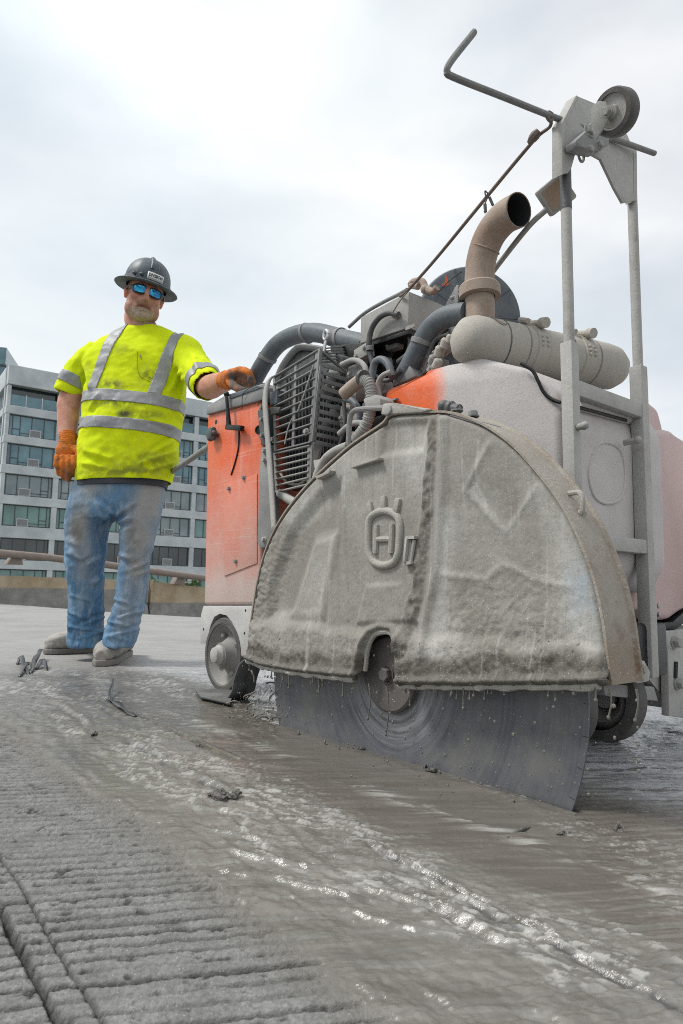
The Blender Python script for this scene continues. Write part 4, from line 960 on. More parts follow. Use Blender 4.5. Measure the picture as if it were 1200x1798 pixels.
l0, l1, l2, l3 = S(483, 797, GB + .004), S(546, 782, GB + .004), S(486, 864, GB + .004), S(543, 850, GB + .004)
stile(l1 + Vector((-.004, 0, 0)), l3, 0.020); stile(l0, l2)
for k in range(7): slat(lerp(l0, l2, k / 6), lerp(l1, l3, k / 6), 0.012, m_grey)
mb = MB(); mb.prism([S(546, 782, GB), S(548, 776, GB), S(566, 778, GB + .03), S(548, 846, GB + .02), S(543, 852, GB)], (0.004, 0.003, 0), 0.0); part('side_plate', mb, m_grey, grille, 0)
mb = MB(); mb.hexbolt(S(539, 758, GB - .004), (0, -1, 0), 0.008, 0.008); part('bolt', mb, m_grey, grille)
# return face (runs away from the camera)
ga_ = tr.x + 0.006
f0_, f1_ = Q(565, 640, ga_), Q(551, 776, ga_); g0_, g1_ = Q(612, 654, ga_), Q(598, 786, ga_)
stile2 = lambda p, q, w_=0.012: part('stile', MB().bar(p, q, 0.004, w_, (0, 1, 0), 0.001), m_mid, grille)
stile2(f0_, f1_, 0.014); stile2(g0_, g1_, 0.012)
for k in range(11):
    t_ = k / 10; part('slat', MB().bar(lerp(f0_, f1_, t_), lerp(g0_, g1_, t_), 0.004, 0.0125, (0, 0, 1), 0.0008), m_mid, grille)
# sloping top of the grille
t0_, t1_, t2_, t3_ = tr, Q(606, 652, ga_), Q(648, 642, ga_ - .12), Q(640, 604, ga_ - .16)
t0b = Q(568, 612, ga_ - .02)
for p, q in ((t0b, t3_), (t3_, t2_), (t2_, t1_), (t1_, tr)): part('stile', MB().bar(p, q, 0.012, 0.004, (0, 0, 1), 0.001), m_mid, grille)
for k in range(1, 6):
    t_ = k / 6; part('slat', MB().bar(lerp(t0b, f0_, t_), lerp(t3_, t2_, t_), 0.008, 0.004, (0, 0, 1), 0.0008), m_mid, grille)
# loose wires crossing the grille
mb = MB(); mb.tube([S(551, 640, GB - .008), S(535, 690, GB - .010), S(523, 722, GB - .008)], 0.0022, 6); mb.tube([S(513, 735, GB - .008), S(506, 752, GB - .008), S(500, 780, GB - .006)], 0.002, 6); part('loose_wire', mb, m_pale, grille)
mb = MB(); mb.tube([S(492, 830, GB + .03), S(505, 848, GB + .03), S(525, 850, GB + .03), S(540, 840, GB + .03)], 0.004, 8); part('inner_hose', mb, m_grey, grille)
# radiator shroud behind the grille
sh = [(482, 668), (496, 640), (515, 616), (530, 609), (568, 614), (598, 622), (592, 650), (548, 640), (520, 640), (505, 660), (500, 690)]
mb = MB(); mb.prism([S(x, y, 0.235) for x, y in sh[:6]] + [S(598, 700, .235), S(486, 760, .235)], (0, 0.22, 0), 0.012, 3); part('radiator_shroud', mb, m_dark)
mb = MB(); mb.tube([S(x, y, 0.225) for x, y in [(484, 672), (497, 642), (516, 617), (532, 609), (570, 614)]], 0.012, 10, flat=0.6); part('shroud_lip', mb, m_mid)
mb = MB(); mb.prism([S(500, 660, .24), S(600, 640, .24), S(600, 840, .24), S(500, 860, .24)], (0, 0.10, 0), 0.004); part('radiator', mb, m_black)
for k in range(16):
    t_ = k / 15; p = lerp(S(504, 664, .232), S(596, 646, .232), t_); q = lerp(S(504, 850, .232), S(596, 832, .232), t_); part('radiator_fin', MB().bar(p, q, 0.003, 0.006, (0, 1, 0)), m_dark, saw)

# ---------------------------------------------------------------- hoses
def hose(name, pts, r, mat, seg=16, n=6, label=None, rings=0):
    o = part(name, MB().tube(pts, r, seg, n=n), mat, saw, 60, label=label)
    if rings:
        P = smooth_path(pts, 10); L = [0]
        for i in range(1, len(P)): L.append(L[-1] + (P[i] - P[i - 1]).length)
        m = MB(); rr_ = r if not isinstance(r, (list, tuple)) else r[0]
        for k in range(rings):
            d = L[-1] * (k + 0.5) / rings; i = int(np.searchsorted(L, d)); i = min(max(i, 1), len(P) - 1)
            t_ = (P[i] - P[i - 1]).normalized(); c = P[i]
            m.lathe(c, t_, [(rr_ * 0.98, -L[-1] / rings * 0.3), (rr_ * 1.16, -L[-1] / rings * 0.12), (rr_ * 1.16, L[-1] / rings * 0.12), (rr_ * 0.98, L[-1] / rings * 0.3)], 14, caps=False)
        m.build('rib', mat, o, 60)
    return o
hose('hose', [S(x, y, 0.33) for x, y in [(424, 705), (440, 680), (462, 640), (488, 605), (520, 588), (556, 584), (600, 595), (645, 606)]], 0.033, m_hose, 20, label='thick blue-grey hose arching from the cabinet to the box')
hose('hose', [S(x, y, 0.20) for x, y in [(706, 668), (722, 640), (742, 600), (762, 572), (786, 556), (822, 549)]], 0.027, m_hose, 20, label='thick blue-grey pipe rising to the muffler')
hose('hose', [S(x, y, 0.25) for x, y in [(700, 552), (684, 549), (666, 558), (652, 580), (648, 612), (655, 640), (657, 672)]], 0.0085, m_dark, 10)
hose('hose', [S(x, y, 0.16) for x, y in [(655, 700), (654, 664), (658, 638), (670, 631), (682, 640), (690, 662)]], 0.010, m_hose, 12)
hose('corrugated_hose', [S(x, y, 0.10) for x, y in [(636, 668), (648, 672), (652, 695), (650, 725), (640, 752), (624, 772)]], 0.0135, m_grey, 14, rings=30)
hose('elbow_pipe', [S(x, y, 0.11) for x, y in [(604, 692), (620, 678), (638, 664)]], 0.0175, m_exh, 14)
hose('elbow_pipe', [S(x, y, 0.10) for x, y in [(612, 783), (590, 792), (572, 806), (560, 828), (556, 840)]], 0.0125, m_grey, 14)
mb = MB(); mb.prism([S(550, 808, .10), S(562, 806, .10), S(566, 838, .10), S(556, 846, .10)], (0, 0.02, 0), 0.002); part('pipe_flange', mb, m_grey)
hose('hose', [S(x, y, 0.15) for x, y in [(492, 866), (510, 878), (524, 884), (540, 878)]], 0.014, m_grey, 12)
for x, y, b_ in [(638, 662, .10), (651, 712, .10)]:
    p = S(x, y, b_); mb = MB(); mb.lathe(p - Vector((0.006, 0, 0)) if y < 700 else p - Vector((0, 0, 0.006)), (1, 0, -0.3) if y < 700 else (0, 0, 1), [(0.0205, 0), (0.0205, 0.010)], 16); part('hose_clamp', mb, m_dark)
mb = MB(); mb.prism([S(638, 700, .08), S(660, 692, .08), S(668, 700, .08), S(668, 716, .08), S(640, 716, .08)], (0, 0.05, 0), 0.003); part('hose_bracket', mb, m_grey)
# engine clutter seen through the gaps
R_ = random.Random(21)
clut = [(628, 690, .2, .022), (615, 715, .22, .018), (632, 735, .2, .02), (606, 745, .22, .014), (620, 765, .2, .012), (665, 690, .2, .016), (575, 690, .2, .02), (585, 660, .22, .018), (575, 745, .2, .016), (590, 720, .22, .015)]
for x, y, b_, r_ in clut:
    mb = MB(); p = S(x, y, b_); d = Vector((R_.uniform(-1, 1), R_.uniform(-.6, .2), R_.uniform(-1, 1))).normalized(); mb.lathe(p - d * r_, d, [(r_ * 0.7, 0), (r_, r_ * 0.2), (r_, r_ * 1.5), (r_ * 0.6, r_ * 1.9), (r_ * 0.35, r_ * 2.4)], 12); part('engine_fitting', mb, R_.choice([m_grey, m_mid, m_exh]))
for x, y, b_, r_ in [(760, 632, .20, .011), (772, 618, .20, .013), (782, 604, .19, .012), (790, 596, .19, .010), (768, 640, .19, .012)]:
    mb = MB(); p = S(x, y, b_); d = Vector((0.6, R_.uniform(-.3, .3), 0.75 + R_.uniform(-.3, .3))).normalized(); mb.lathe(p - d * r_, d, [(r_ * 0.6, 0), (r_, r_ * 0.3), (r_, r_ * 1.8), (r_ * 0.7, r_ * 2.2)], 12); part('engine_fitting', mb, R_.choice([m_grey, m_muf]))
for pts in [[(742, 660), (756, 640), (770, 612), (778, 596)], [(735, 668), (750, 655), (764, 628), (774, 602)], [(748, 650), (762, 600), (790, 585)]]:
    hose('engine_cable', [S(x, y, 0.20) for x, y in pts], 0.005, m_dark, 8)
mb = MB(); mb.prism([S(690, 664, .18), S(706, 640, .18), S(716, 636, .18), S(730, 660, .18), S(690, 678, .18)], (0, 0.05, 0), 0.002); part('support_bracket', mb, m_mid)
# dark tray box on top of the engine
XB = 0.27
bx = [S(x, y, XB) for x, y in [(633.7, 556.7), (718.8, 511), (716.5, 575.3), (632.5, 603)]]
mb = MB(); mb.prism(bx, (0, 0.26, -0.0), 0.003, 2); part('control_box', mb, m_grey)
hose('cable_tube', [S(x, y, XB + 0.10) for x, y in [(613, 574), (640, 550), (672, 531), (700, 517), (716, 508)]], 0.006, m_mid, 10)
mb = MB(); mb.lathe(S(700, 553, XB - .001), (-0.5, -1, 0), [(0.012, 0), (0.012, 0.008), (0.009, 0.018)], 12); part('cable_gland', mb, m_grey)
mb = MB(); mb.bar(S(713, 577, XB - .004), S(729, 571, XB - .004), 0.004, 0.010); part('lip_tab', mb, m_grey)
mb = MB(); mb.tube([S(735, 503, .33), S(722, 500, .33), S(728, 494, .33), S(742, 494, .33), S(748, 505, .33), S(760, 512, .33), S(768, 505, .33)], 0.010, 10); mb.ball(S(747, 508, .33), 0.014, 2); part('shackle', mb, m_exh)
hose('engine_cable', [S(x, y, 0.34) for x, y in [(752, 518), (770, 512), (790, 492), (812, 476)]], 0.002, m_dark, 6)
mb = MB(); mb.prism([S(782, 535, .30), S(802, 500, .30), S(806, 500, .30), S(800, 545, .30)], (0, 0.01, 0), 0.001); part('support_bracket', mb, m_mid)
mb = MB(); mb.prism([p + Vector((0, 0.004, -0.004)) for p in (bx[3], bx[2])] + [bx[2] + Vector((0, 0.25, -0.004)), bx[3] + Vector((0, 0.25, -0.004))], (0, 0, -0.012), 0.001); part('underside_shade', mb, m_black)  # black plate added under the box, painting its underside as shaded
mb = MB(); mb.prism([S(x, y, .40) for x, y in [(628, 606), (760, 560), (800, 600), (800, 720), (628, 760)]], (0, 0.06, 0), 0.004); part('dark_backing', mb, m_dark)  # dark block added to keep bright sky from showing through
mb = MB(); mb.prism([S(x, y, .29) for x, y in [(580, 606), (650, 600), (652, 700), (580, 710)]], (0, 0.05, 0), 0.003); part('dark_backing', mb, m_black)  # black block added behind the slats to shut out the sky
# big round fan housing
fc = T(824, 560, 1.98); fd = Vector((0.80, -0.58, -0.12))
FRd = 0.158
mb = MB(); mb.lathe(fc, fd, [(FRd, -0.07), (FRd, 0.0), (FRd * 0.97, 0.010), (FRd * 0.9, 0.014), (FRd * 0.55, 0.020), (FRd * 0.3, 0.022)], 56); fan = part('fan_housing', mb, m_hose, saw)
for k in range(10):
    an = k * 2 * math.pi / 10; zf = fd.normalized(); xf = zf.orthogonal().normalized(); yf = zf.cross(xf); d = xf * math.cos(an) + yf * math.sin(an)
    part('rib', MB().bar(fc + zf * 0.02 + d * 0.05, fc + zf * 0.012 + d * FRd * 0.95, 0.004, 0.008, zf), m_hose, fan)
mb = MB(); zf = fd.normalized(); fl0 = T(780, 500, 1.90)
flame = [(776, 502), (782, 494), (783, 481), (787, 492), (788, 500), (782, 503)]
nrm_f = fd.normalized()
def on_disc(px, py, off=0.021):
    d = ray(px, py); lo = Vector(((cC - mO).dot(mA), (cC - mO).dot(mB), cC.z)); ld = Vector((d.dot(mA), d.dot(mB), d.z)); k = (fc + nrm_f * off - lo).dot(nrm_f) / ld.dot(nrm_f); return lo + ld * k
mb.prism([on_disc(x, y, 0.0165) for x, y in flame], nrm_f * 0.0015); part('warning_mark', mb, plain('red_orange_print', (0.75, 0.14, 0.05), 0.5), fan, 0)

# ---------------------------------------------------------------- tank
tk_out = [(-0.215, 0.60, 0.150), (-0.215, 0.875, 0.155), (-0.06, 0.868, 0.155), (0.005, 0.884, 0.170), (0.06, 0.896, 0.175), (0.20, 0.835, 0.190), (0.262, 0.765, 0.215), (0.275, 0.72, 0.225), (0.272, 0.42, 0.225), (0.24, 0.36, 0.215), (-0.02, 0.33, 0.16), (-0.18, 0.45, 0.15)]
mb = MB(); mb.prism([(a, b, z) for a, z, b in tk_out], None, 0.024, 4, back=[(a, 0.66, z) for a, z, b in tk_out]); tank = part('fuel_tank', mb, m_tank, saw, 60)
# lid seam and lip, pressed oval on the front face
TF = 0.279
mb = MB(); sm_ = [S(915, 638, .186), S(935, 650, .194), S(945, 668, .198), S(955, 688, .206), S(968, 700, .212), S(985, 707, .217)]; mb.tube(sm_, 0.004, 8); mb.tube([Vector((TF - .004, S(985, 707, .217).y + .01, S(985, 707, .217).z)), Q(1020, 716, TF), Q(1060, 727, TF), Q(1100, 738, TF)], 0.004, 8); part('lid_seam', mb, m_black, tank)
mb = MB(); mb.tube([Q(1012, 708, TF - .012), Q(1060, 722, TF - .012), Q(1108, 735, TF - .012)], 0.016, 12); part('lid_lip', mb, m_tank, tank)
ov = [(1040, 800), (1052, 780), (1070, 778), (1088, 790), (1096, 815), (1097, 850), (1088, 876), (1066, 884), (1046, 874), (1036, 850), (1034, 825), (1040, 800)]
mb = MB(); mb.tube([Q(x, y, 0.2738) for x, y in ov], 0.0038, 8, caps=False); part('pressed_oval', mb, m_tank, tank)
mb = MB(); mb.prism([S(680, 704, .146), S(696, 698, .146), S(696, 701, .146), S(684, 706, .146), S(684, 712, .146), S(680, 712, .146)], (0, 0.01, 0), 0.0005); part('moulded_mark', mb, m_mid, tank)
# second grey body and pink hood beyond the posts
def slab_from(px, a, depth, mat, name, bev=0.03):
    mb = MB(); mb.prism([Q(x, y, a) for x, y in px], (-depth, 0, 0), bev, 4); return part(name, mb, mat, saw, 60)
slab_from([(1112, 700), (1138, 700), (1158, 716), (1167, 750), (1172, 790), (1172, 1075), (1112, 1075)], 0.20, 0.5, m_hood, 'water_tank', 0.02)
slab_from([(1128, 800), (1150, 752), (1182, 752), (1206, 778), (1240, 810), (1255, 880), (1255, 1030), (1215, 1062), (1180, 1090), (1138, 1090)], 0.22, 0.45, m_hood, 'engine_hood', 0.025)
mb = MB(); mb.prism([Q(x, y, 0.215) for x, y in [(1138, 1093), (1182, 1094), (1204, 1072), (1250, 1040), (1250, 1060), (1186, 1106), (1138, 1104)]], (-0.4, 0, 0), 0.002); part('hood_seal', mb, m_black)
for x, y in [(1157, 1064), (1158, 1079)]:
    mb = MB(); mb.lathe(Q(x, y, .221), (1, 0, 0), [(0.006, -0.004), (0.006, 0.002), (0.003, 0.003)], 12); part('rivet', mb, m_bolt)
mb = MB(); mb.prism([Q(x, y, 0.20) for x, y in [(1030, 960), (1108, 968), (1108, 1200), (1080, 1200)]], (-0.1, 0, 0), 0.004); part('inner_panel', mb, m_dark)

# ---------------------------------------------------------------- muffler and exhaust
p0, p1 = Q(820, 596, 0.05), Q(1072, 646, 0.16); ax = (p1 - p0); L = ax.length; axn = ax.normalized(); MR = 0.060
mb = MB(); mb.lathe(p0, axn, [(0.0, -0.030), (MR * .5, -0.026), (MR * .84, -0.010), (MR * 0.98, 0.014), (MR, 0.035), (MR, L * 0.20), (MR * .985, L * 0.205), (MR * .985, L * 0.215), (MR, L * 0.22), (MR, L * 0.93), (MR * 0.94, L), (MR * 0.7, L + 0.026), (MR * .3, L + 0.034)], 40); muf = part('muffler', mb, m_muf, saw, 50)
for f in (0.18, 0.31, 0.62, 0.80):
    mb = MB(); mb.lathe(p0 + axn * (L * f), axn, [(MR * 1.004, 0), (MR * 1.02, 0.001), (MR * 1.02, 0.003), (MR * 1.004, 0.004)], 40, caps=False); part('seam', mb, m_dark if f in (.18, .62) else m_mid, muf)
side_d = (Vector((0.75, -0.55, 0.35)) - axn * Vector((0.75, -0.55, 0.35)).dot(axn)).normalized(); up_d = axn.cross(side_d)
if up_d.z < 0: up_d = -up_d
for f in (0.36, 0.69):
    c = p0 + axn * (L * f)
    mb = MB(); mb.lathe(c, axn, [(MR * 1.0, 0), (MR * 1.055, 0.001), (MR * 1.055, 0.034), (MR * 1.0, 0.035)], 40, caps=False); bnd = part('band_clamp', mb, m_muf, muf)
    d_top = (up_d * 0.75 + side_d * 0.6).normalized()
    cc = c + axn * 0.018 + d_top * (MR * 1.12)
    tdir = d_top.cross(axn).normalized()
    mb = MB(); mb.tube([cc - tdir * 0.045, cc + tdir * 0.045], 0.0085, 10, raw=True); mb.lathe(cc - tdir * 0.05, tdir, [(0.013, 0), (0.013, 0.018)], 12); mb.lathe(cc + tdir * 0.012, tdir, [(0.012, 0), (0.012, 0.02)], 12); mb.tube([cc + tdir * 0.03 + axn * .012, cc + tdir * 0.06 + axn * .016], 0.006, 8, raw=True); part('clamp_bolt', mb, m_muf, muf)
    mb = MB(); mb.tube([cc - tdir * 0.02 - axn * 0.03, cc + tdir * 0.01 - axn * 0.03 + d_top * .004, cc + tdir * 0.02 + axn * .02], 0.007, 8); part('trunnion', mb, m_muf, muf)
    for k in range(6):
        dd = (side_d * math.cos(0.1 + 0.17 * (k // 2)) - up_d * math.sin(0.1 + 0.17 * (k // 2))).normalized()
        mb = MB(); mb.ball(c + axn * (0.010 + 0.016 * (k % 2)) + dd * MR * 1.055, 0.0052, 1); part('rivet', mb, m_muf, muf)
dd = (side_d * 0.86 + up_d * 0.5).normalized()
c = p0 + axn * (L * 0.145)
mb = MB(); t2 = dd.cross(axn).normalized()
mb.prism([c + dd * MR * 1.004 + axn * (0.020 * math.cos(k * .5236)) + t2 * (0.026 * math.sin(k * .5236)) - dd * (0.006 * math.sin(k * .5236) ** 2) for k in range(12)], dd * 0.0015); part('pressed_pocket', mb, m_soil, muf)
# exhaust stack
EB = 0.215
e_pts = [S(843, 575, EB), S(843, 540, EB), S(842, 500, EB), S(846, 455, EB), S(860, 415, EB), S(884, 384, EB), S(912, 368, EB)]
P = smooth_path(e_pts, 7)
def exhaust_tube(r, name, mat, cut_n, capend=False):
    bm = bmesh.new(); seg = 28; rings = []; x = Vector((0, 1, 0))
    for i, p in enumerate(P):
        t = (P[min(i + 1, len(P) - 1)] - P[max(i - 1, 0)]).normalized(); x = (x - t * x.dot(t)).normalized(); y = t.cross(x)
        ring = []
        for k in range(seg):
            q = p + (x * math.cos(k * 2 * math.pi / seg) + y * math.sin(k * 2 * math.pi / seg)) * r * (1 + 0.13 * (i / (len(P) - 1)) ** 2)
            if i >= len(P) - 3:
                f = [0.35, 0.7, 1.0][i - len(P) + 3]; s_ = (p - q).dot(cut_n) / t.dot(cut_n); q = q + t * s_ * f
            ring.append(bm.verts.new(q))
        rings.append(ring)
    for i in range(len(P) - 1):
        for k in range(seg): bm.faces.new((rings[i][k], rings[i][(k + 1) % seg], rings[i + 1][(k + 1) % seg], rings[i + 1][k]))
    if capend: bm.faces.new(rings[0])
    return finish(name, bm, mat, saw, 60)
cutn = Vector((1.0, -0.12, -0.16)).normalized()
exo = exhaust_tube(0.0345, 'exhaust_pipe', m_exh, cutn); exo.modifiers.new('t', 'SOLIDIFY').thickness = 0.0025
exi = exhaust_tube(0.0315, 'pipe_bore', plain('soot', (0.018, 0.019, 0.021), 0.85), cutn); exi.parent = exo
cl0 = S(843, 523, EB); mb = MB(); mb.lathe(cl0, S(842, 498, EB) - cl0, [(0.036, 0), (0.049, 0.001), (0.049, 0.026), (0.046, 0.030), (0.036, 0.031)], 36, caps=False); exc = part('pipe_clamp', mb, m_exh, exo)
mb = MB(); cp = S(806, 520, EB - .02); mb.box(cp, (0.012, 0.02, 0.045), None, 0.002); mb.tube([cp + Vector((-.02, -.005, 0)), cp + Vector((.02, -.005, 0))], 0.005, 8, raw=True); part('clamp_ear', mb, m_mid, exo)

mb = MB(); pw = S(842, 498, EB); mb.lathe(S(852, 437, EB), S(862, 412, EB) - S(846, 455, EB), [(0.0352, -0.0025), (0.0372, 0), (0.0352, 0.0025)], 30, caps=False); part('weld_seam', mb, m_exh, exo)
# more plumbing crowding the engine bay
for pts, b_, r_, m_ in [([(600, 640), (622, 632), (640, 642), (646, 668)], .17, .0075, m_grey), ([(606, 700), (622, 706), (632, 724), (630, 752)], .15, .009, m_hose), ([(596, 762), (612, 748), (630, 742), (648, 750)], .13, .008, m_grey),
        ([(660, 660), (676, 668), (690, 664), (704, 650)], .17, .006, m_dark), ([(668, 700), (664, 676), (672, 660), (688, 652)], .14, .007, m_grey), ([(700, 636), (716, 622), (722, 600), (716, 578)], .30, .009, m_dark),
        ([(738, 650), (748, 630), (764, 620), (784, 610)], .25, .008, m_grey), ([(746, 656), (760, 636), (776, 622), (796, 606)], .23, .010, m_muf), ([(738, 610), (756, 596), (770, 592), (790, 576)], .24, .007, m_hose), ([(588, 800), (600, 774), (606, 742), (604, 706)], .18, .006, m_dark)]:
    hose('hose', [S(x, y, b_) for x, y in pts], r_, m_, 10)
for x, y, b_, w_, h_, m_ in [(628, 652, .20, .05, .035, m_mid), (612, 728, .21, .045, .05, m_grey), (676, 684, .20, .04, .035, m_mid), (590, 690, .24, .05, .06, m_dark), (770, 645, .21, .05, .03, m_mid), (640, 620, .26, .06, .04, m_grey), (694, 600, .32, .05, .05, m_mid)]:
    mb = MB(); mb.box(S(x, y, b_), (w_, 0.03, h_), Matrix.Rotation(0.2 * math.sin(x), 3, 'Y'), 0.004); bk = part('engine_bracket', mb, m_)
    for q in (-1, 1):
        mb = MB(); mb.hexbolt(S(x, y, b_) + Vector((q * w_ * .3, -.015, h_ * .2 * q)), (0, -1, 0), 0.006, 0.006); part('bolt', mb, m_grey, bk)
for x, y, b_ in [(650, 612, .25), (742, 600, .20), (470, 628, .33), (600, 595, .33), (540, 585, .33)]:
    r_ = {650: .0105, 742: .0285}.get(x, .0345); p = S(x, y, b_); nx_ = {650: (0, 0, 1), 742: (0.5, 0, 1), 470: (0.8, 0, 1), 600: (1, 0, -.1), 540: (1, 0, .1)}[x]
    mb = MB(); mb.lathe(p, nx_, [(r_ * .98, -0.007), (r_ * 1.06, -0.006), (r_ * 1.06, 0.006), (r_ * .98, 0.007)], 24, caps=False); part('hose_clamp', mb, m_mid)
# ---------------------------------------------------------------- front ladder frame
FA = 0.290
def post(x_top, y_top, x_bot, y_bot, w_): return Q(x_top, y_top, FA), Q(x_bot, y_bot, FA), w_
pL1, pL0 = Q(1000, 602, FA), Q(1006, 1190, FA); pR1, pR0 = Q(1121, 644, FA), Q(1134, 1192, FA)
pL0 = Vector((FA, pL1.y + 0.004, 0.16)); pR0 = Vector((FA, pR1.y + 0.004, 0.165))
frame = part('guide_frame', MB().bar(pL0, pL1, 0.028, 0.028, (0, 1, 0), 0.003), m_pale, saw)
part('post', MB().bar(pR0, pR1, 0.031, 0.031, (0, 1, 0), 0.003), m_pale, frame)
for yl, yr, h_ in [(688, 722, 0.034), (951, 962, 0.032)]:
    p = Q(1006, yl, FA); zc = Q(1062, (yl + yr) / 2 - 3, FA).z
    part('crossbar', MB().bar((FA, pL1.y + .012, zc), (FA, pR1.y - .012, zc), h_, 0.026, (1, 0, 0), 0.003), m_pale, frame)
rL1, rL0 = Q(991, 300, FA), Q(1000, 605, FA); rR1, rR0 = Q(1103, 265, FA), Q(1119, 650, FA)
rL0.z = pL1.z - 0.05; rL0.y = pL1.y; rL1.y = pL1.y; rR0.y = pR1.y; rR1.y = pR1.y
mb = MB(); mb.tube([rL0, rL1], 0.0115, 16, raw=True); part('inner_tube', mb, m_pale, frame)
mb = MB(); q0 = lerp(rL0, rL1, 0.80); mb.tube([q0, rL1 + Vector((0, 0, .02))], 0.0123, 16, raw=True); part('dark_tube_section', mb, m_dark, frame, label='dark uncoated upper length of the left tube')
mb = MB(); mb.tube([rR0, rR1], 0.0115, 16, raw=True); part('inner_tube', mb, m_pale, frame)
for x, y in [(1018, 750), (1112, 775)]:
    mb = MB(); p = Q(x, y, FA + .018); mb.tube([p + Vector((-.02, 0, 0)), p + Vector((0.014, -0.004, 0))], 0.007, 10, raw=True); mb.ball(p + Vector((0.014, -.004, 0)), 0.009, 2); part('clamp_screw', mb, m_grey, frame)
# head plate folded over the two tubes
hp_ = [(990, 216), (996, 204), (1015, 168), (1058, 186), (1096, 222), (1112, 258), (1114, 352), (1094, 356), (1080, 330), (1056, 278), (1030, 264), (1012, 262), (1004, 296), (998, 304), (991, 303)]
HA = FA + 0.015
mb = MB(); mb.prism([Q(x, y, HA) for x, y in hp_], (-0.006, 0, 0), 0.0015); head = part('head_plate', mb, m_pale, saw, 30)
side = [(978, 212), (1010, 164), (1018, 170), (992, 214), (992, 303), (980, 308)]
mb = MB(); mb.prism([Q(x, y, HA + .001) for x, y in [(988, 214), (1013, 166), (1017, 169), (993, 216), (994, 304), (988, 306)]], (-0.026, 0.0, 0), 0.002); part('side_flange', mb, m_pale, head)
mb = MB(); mb.prism([Q(x, y, HA) for x, y in [(1113, 256), (1119, 262), (1120, 350), (1114, 353)]], (-0.022, 0, 0), 0.001); part('side_flange', mb, m_pale, head)
mb = MB(); mb.prism([Q(x, y, HA + .030) for x, y in [(1014, 258), (1012, 246), (1040, 220), (1072, 232), (1070, 254), (1052, 266), (1035, 262)]], (-0.028, 0, 0), 0.003); part('caster_plate', mb, m_mid, head)
for x, y in [(1036, 228), (1053, 254), (1036, 263)]:
    mb = MB(); mb.hexbolt(Q(x, y, HA + .030), (1, -0.2, 0), 0.008 if y != 228 else 0.012, 0.007); part('bolt', mb, m_grey, head)
# caster fork and wheel
m_cast = dusty('caster_rubber', (0.06, 0.056, 0.053), 0.18, (0.30, 0.28, 0.25), 0.6, rough=0.8, specks=0.4)
ca_ax = Vector((-0.12, -0.93, -0.30)).normalized()
wcn = T(1082, 197, 1.24)
CRd = 0.0445
mb = MB(); mb.lathe(wcn - ca_ax * 0.016, ca_ax, [(CRd * .7, 0), (CRd * .95, 0.001), (CRd, 0.006), (CRd, 0.026), (CRd * .95, 0.031), (CRd * 0.74, 0.032), (CRd * .72, 0.029)], 40, caps=False); cst = part('caster_wheel', mb, m_cast, saw)
mb = MB(); mb.lathe(wcn - ca_ax * 0.016, ca_ax, [(CRd * .72, 0.002), (CRd * .72, 0.029), (CRd * .66, 0.027), (CRd * .3, 0.027), (CRd * .28, 0.033), (CRd * .12, 0.034)], 40); part('caster_hub', mb, m_pale, cst)
fk0 = T(1026, 214, 1.24)
for off in (0.024, -0.024):
    mb = MB(); n3 = ca_ax * off
    pts = [T(1013, 243, 1.235), T(1010, 222, 1.235), T(1020, 188, 1.235), T(1050, 177, 1.235), T(1078, 180, 1.235), T(1080, 196, 1.235), T(1070, 212, 1.235), T(1044, 228, 1.235)]
    base = sum((p for p in pts), Vector()) / len(pts)
    pts = [p - ca_ax * (p - wcn).dot(ca_ax) + n3 for p in pts]
    mb.prism(pts, ca_ax * 0.003, 0.001); part('caster_fork', mb, m_grey, cst)
mb = MB(); mb.hexbolt(wcn + ca_ax * 0.026, ca_ax, 0.008, 0.008); part('axle_bolt', mb, m_grey, cst)
mb = MB(); ec = Q(1021, 274, HA - .002); mb.tube([ec + Vector((0, math.cos(k * .52) * 0.010, math.sin(k * .52) * 0.012)) for k in range(13)], 0.003, 8, caps=False); part('ring_eye', mb, m_grey, head)

# pointer rod and pull rope
r_a, r_b = T(975, 206, 1.36), T(1150, 269, 1.56)
dirr = (r_b - r_a)
bend = r_a - dirr * 1.02
bend = T(777, 127, 1.175)
tipp = T(836, 52, 1.19)
mb = MB(); l_in = bend + (r_a - bend).normalized() * 0.03; l_out = bend + (tipp - bend).normalized() * 0.03
mb.tube([r_b, lerp(r_b, r_a, .5), r_a, lerp(r_a, bend, .5), l_in, lerp(l_in, bend, .72) + (l_out - bend) * .2, l_out, lerp(l_out, tipp, .8), tipp], [0.0065] * 18 + [0.0063, 0.0012], 10, n=5); part('pointer_rod', mb, m_mid, saw)
m_rope = dusty('brown_rope', (0.14, 0.10, 0.08), 0.18, (0.34, 0.31, 0.28), 0.5, rough=0.9, specks=0.2)
mb = MB(); rp = [T(968, 207, 1.355), T(966, 222, 1.37), T(944, 240, 1.40), T(905, 285, 1.46), T(830, 376, 1.58), T(765, 455, 1.70), T(716, 510, 1.80), T(703, 520, 1.84)]; mb.tube(rp, [0.0035, 0.0045, 0.0042], 8); rope = part('pull_rope', mb, m_rope, saw)
mb = MB(); mb.tube([T(970, 200, 1.35), T(963, 197, 1.345), T(962, 206, 1.345), T(968, 212, 1.35), T(972, 203, 1.365)], 0.004, 8); part('rope_loop', mb, m_rope, rope)
mb = MB(); mb.tube([T(947, 229, 1.385), T(938, 240, 1.395), T(930, 250, 1.41)], [0.007, 0.011, 0.010, 0.006], 8); part('rope_knot', mb, m_rope, rope)
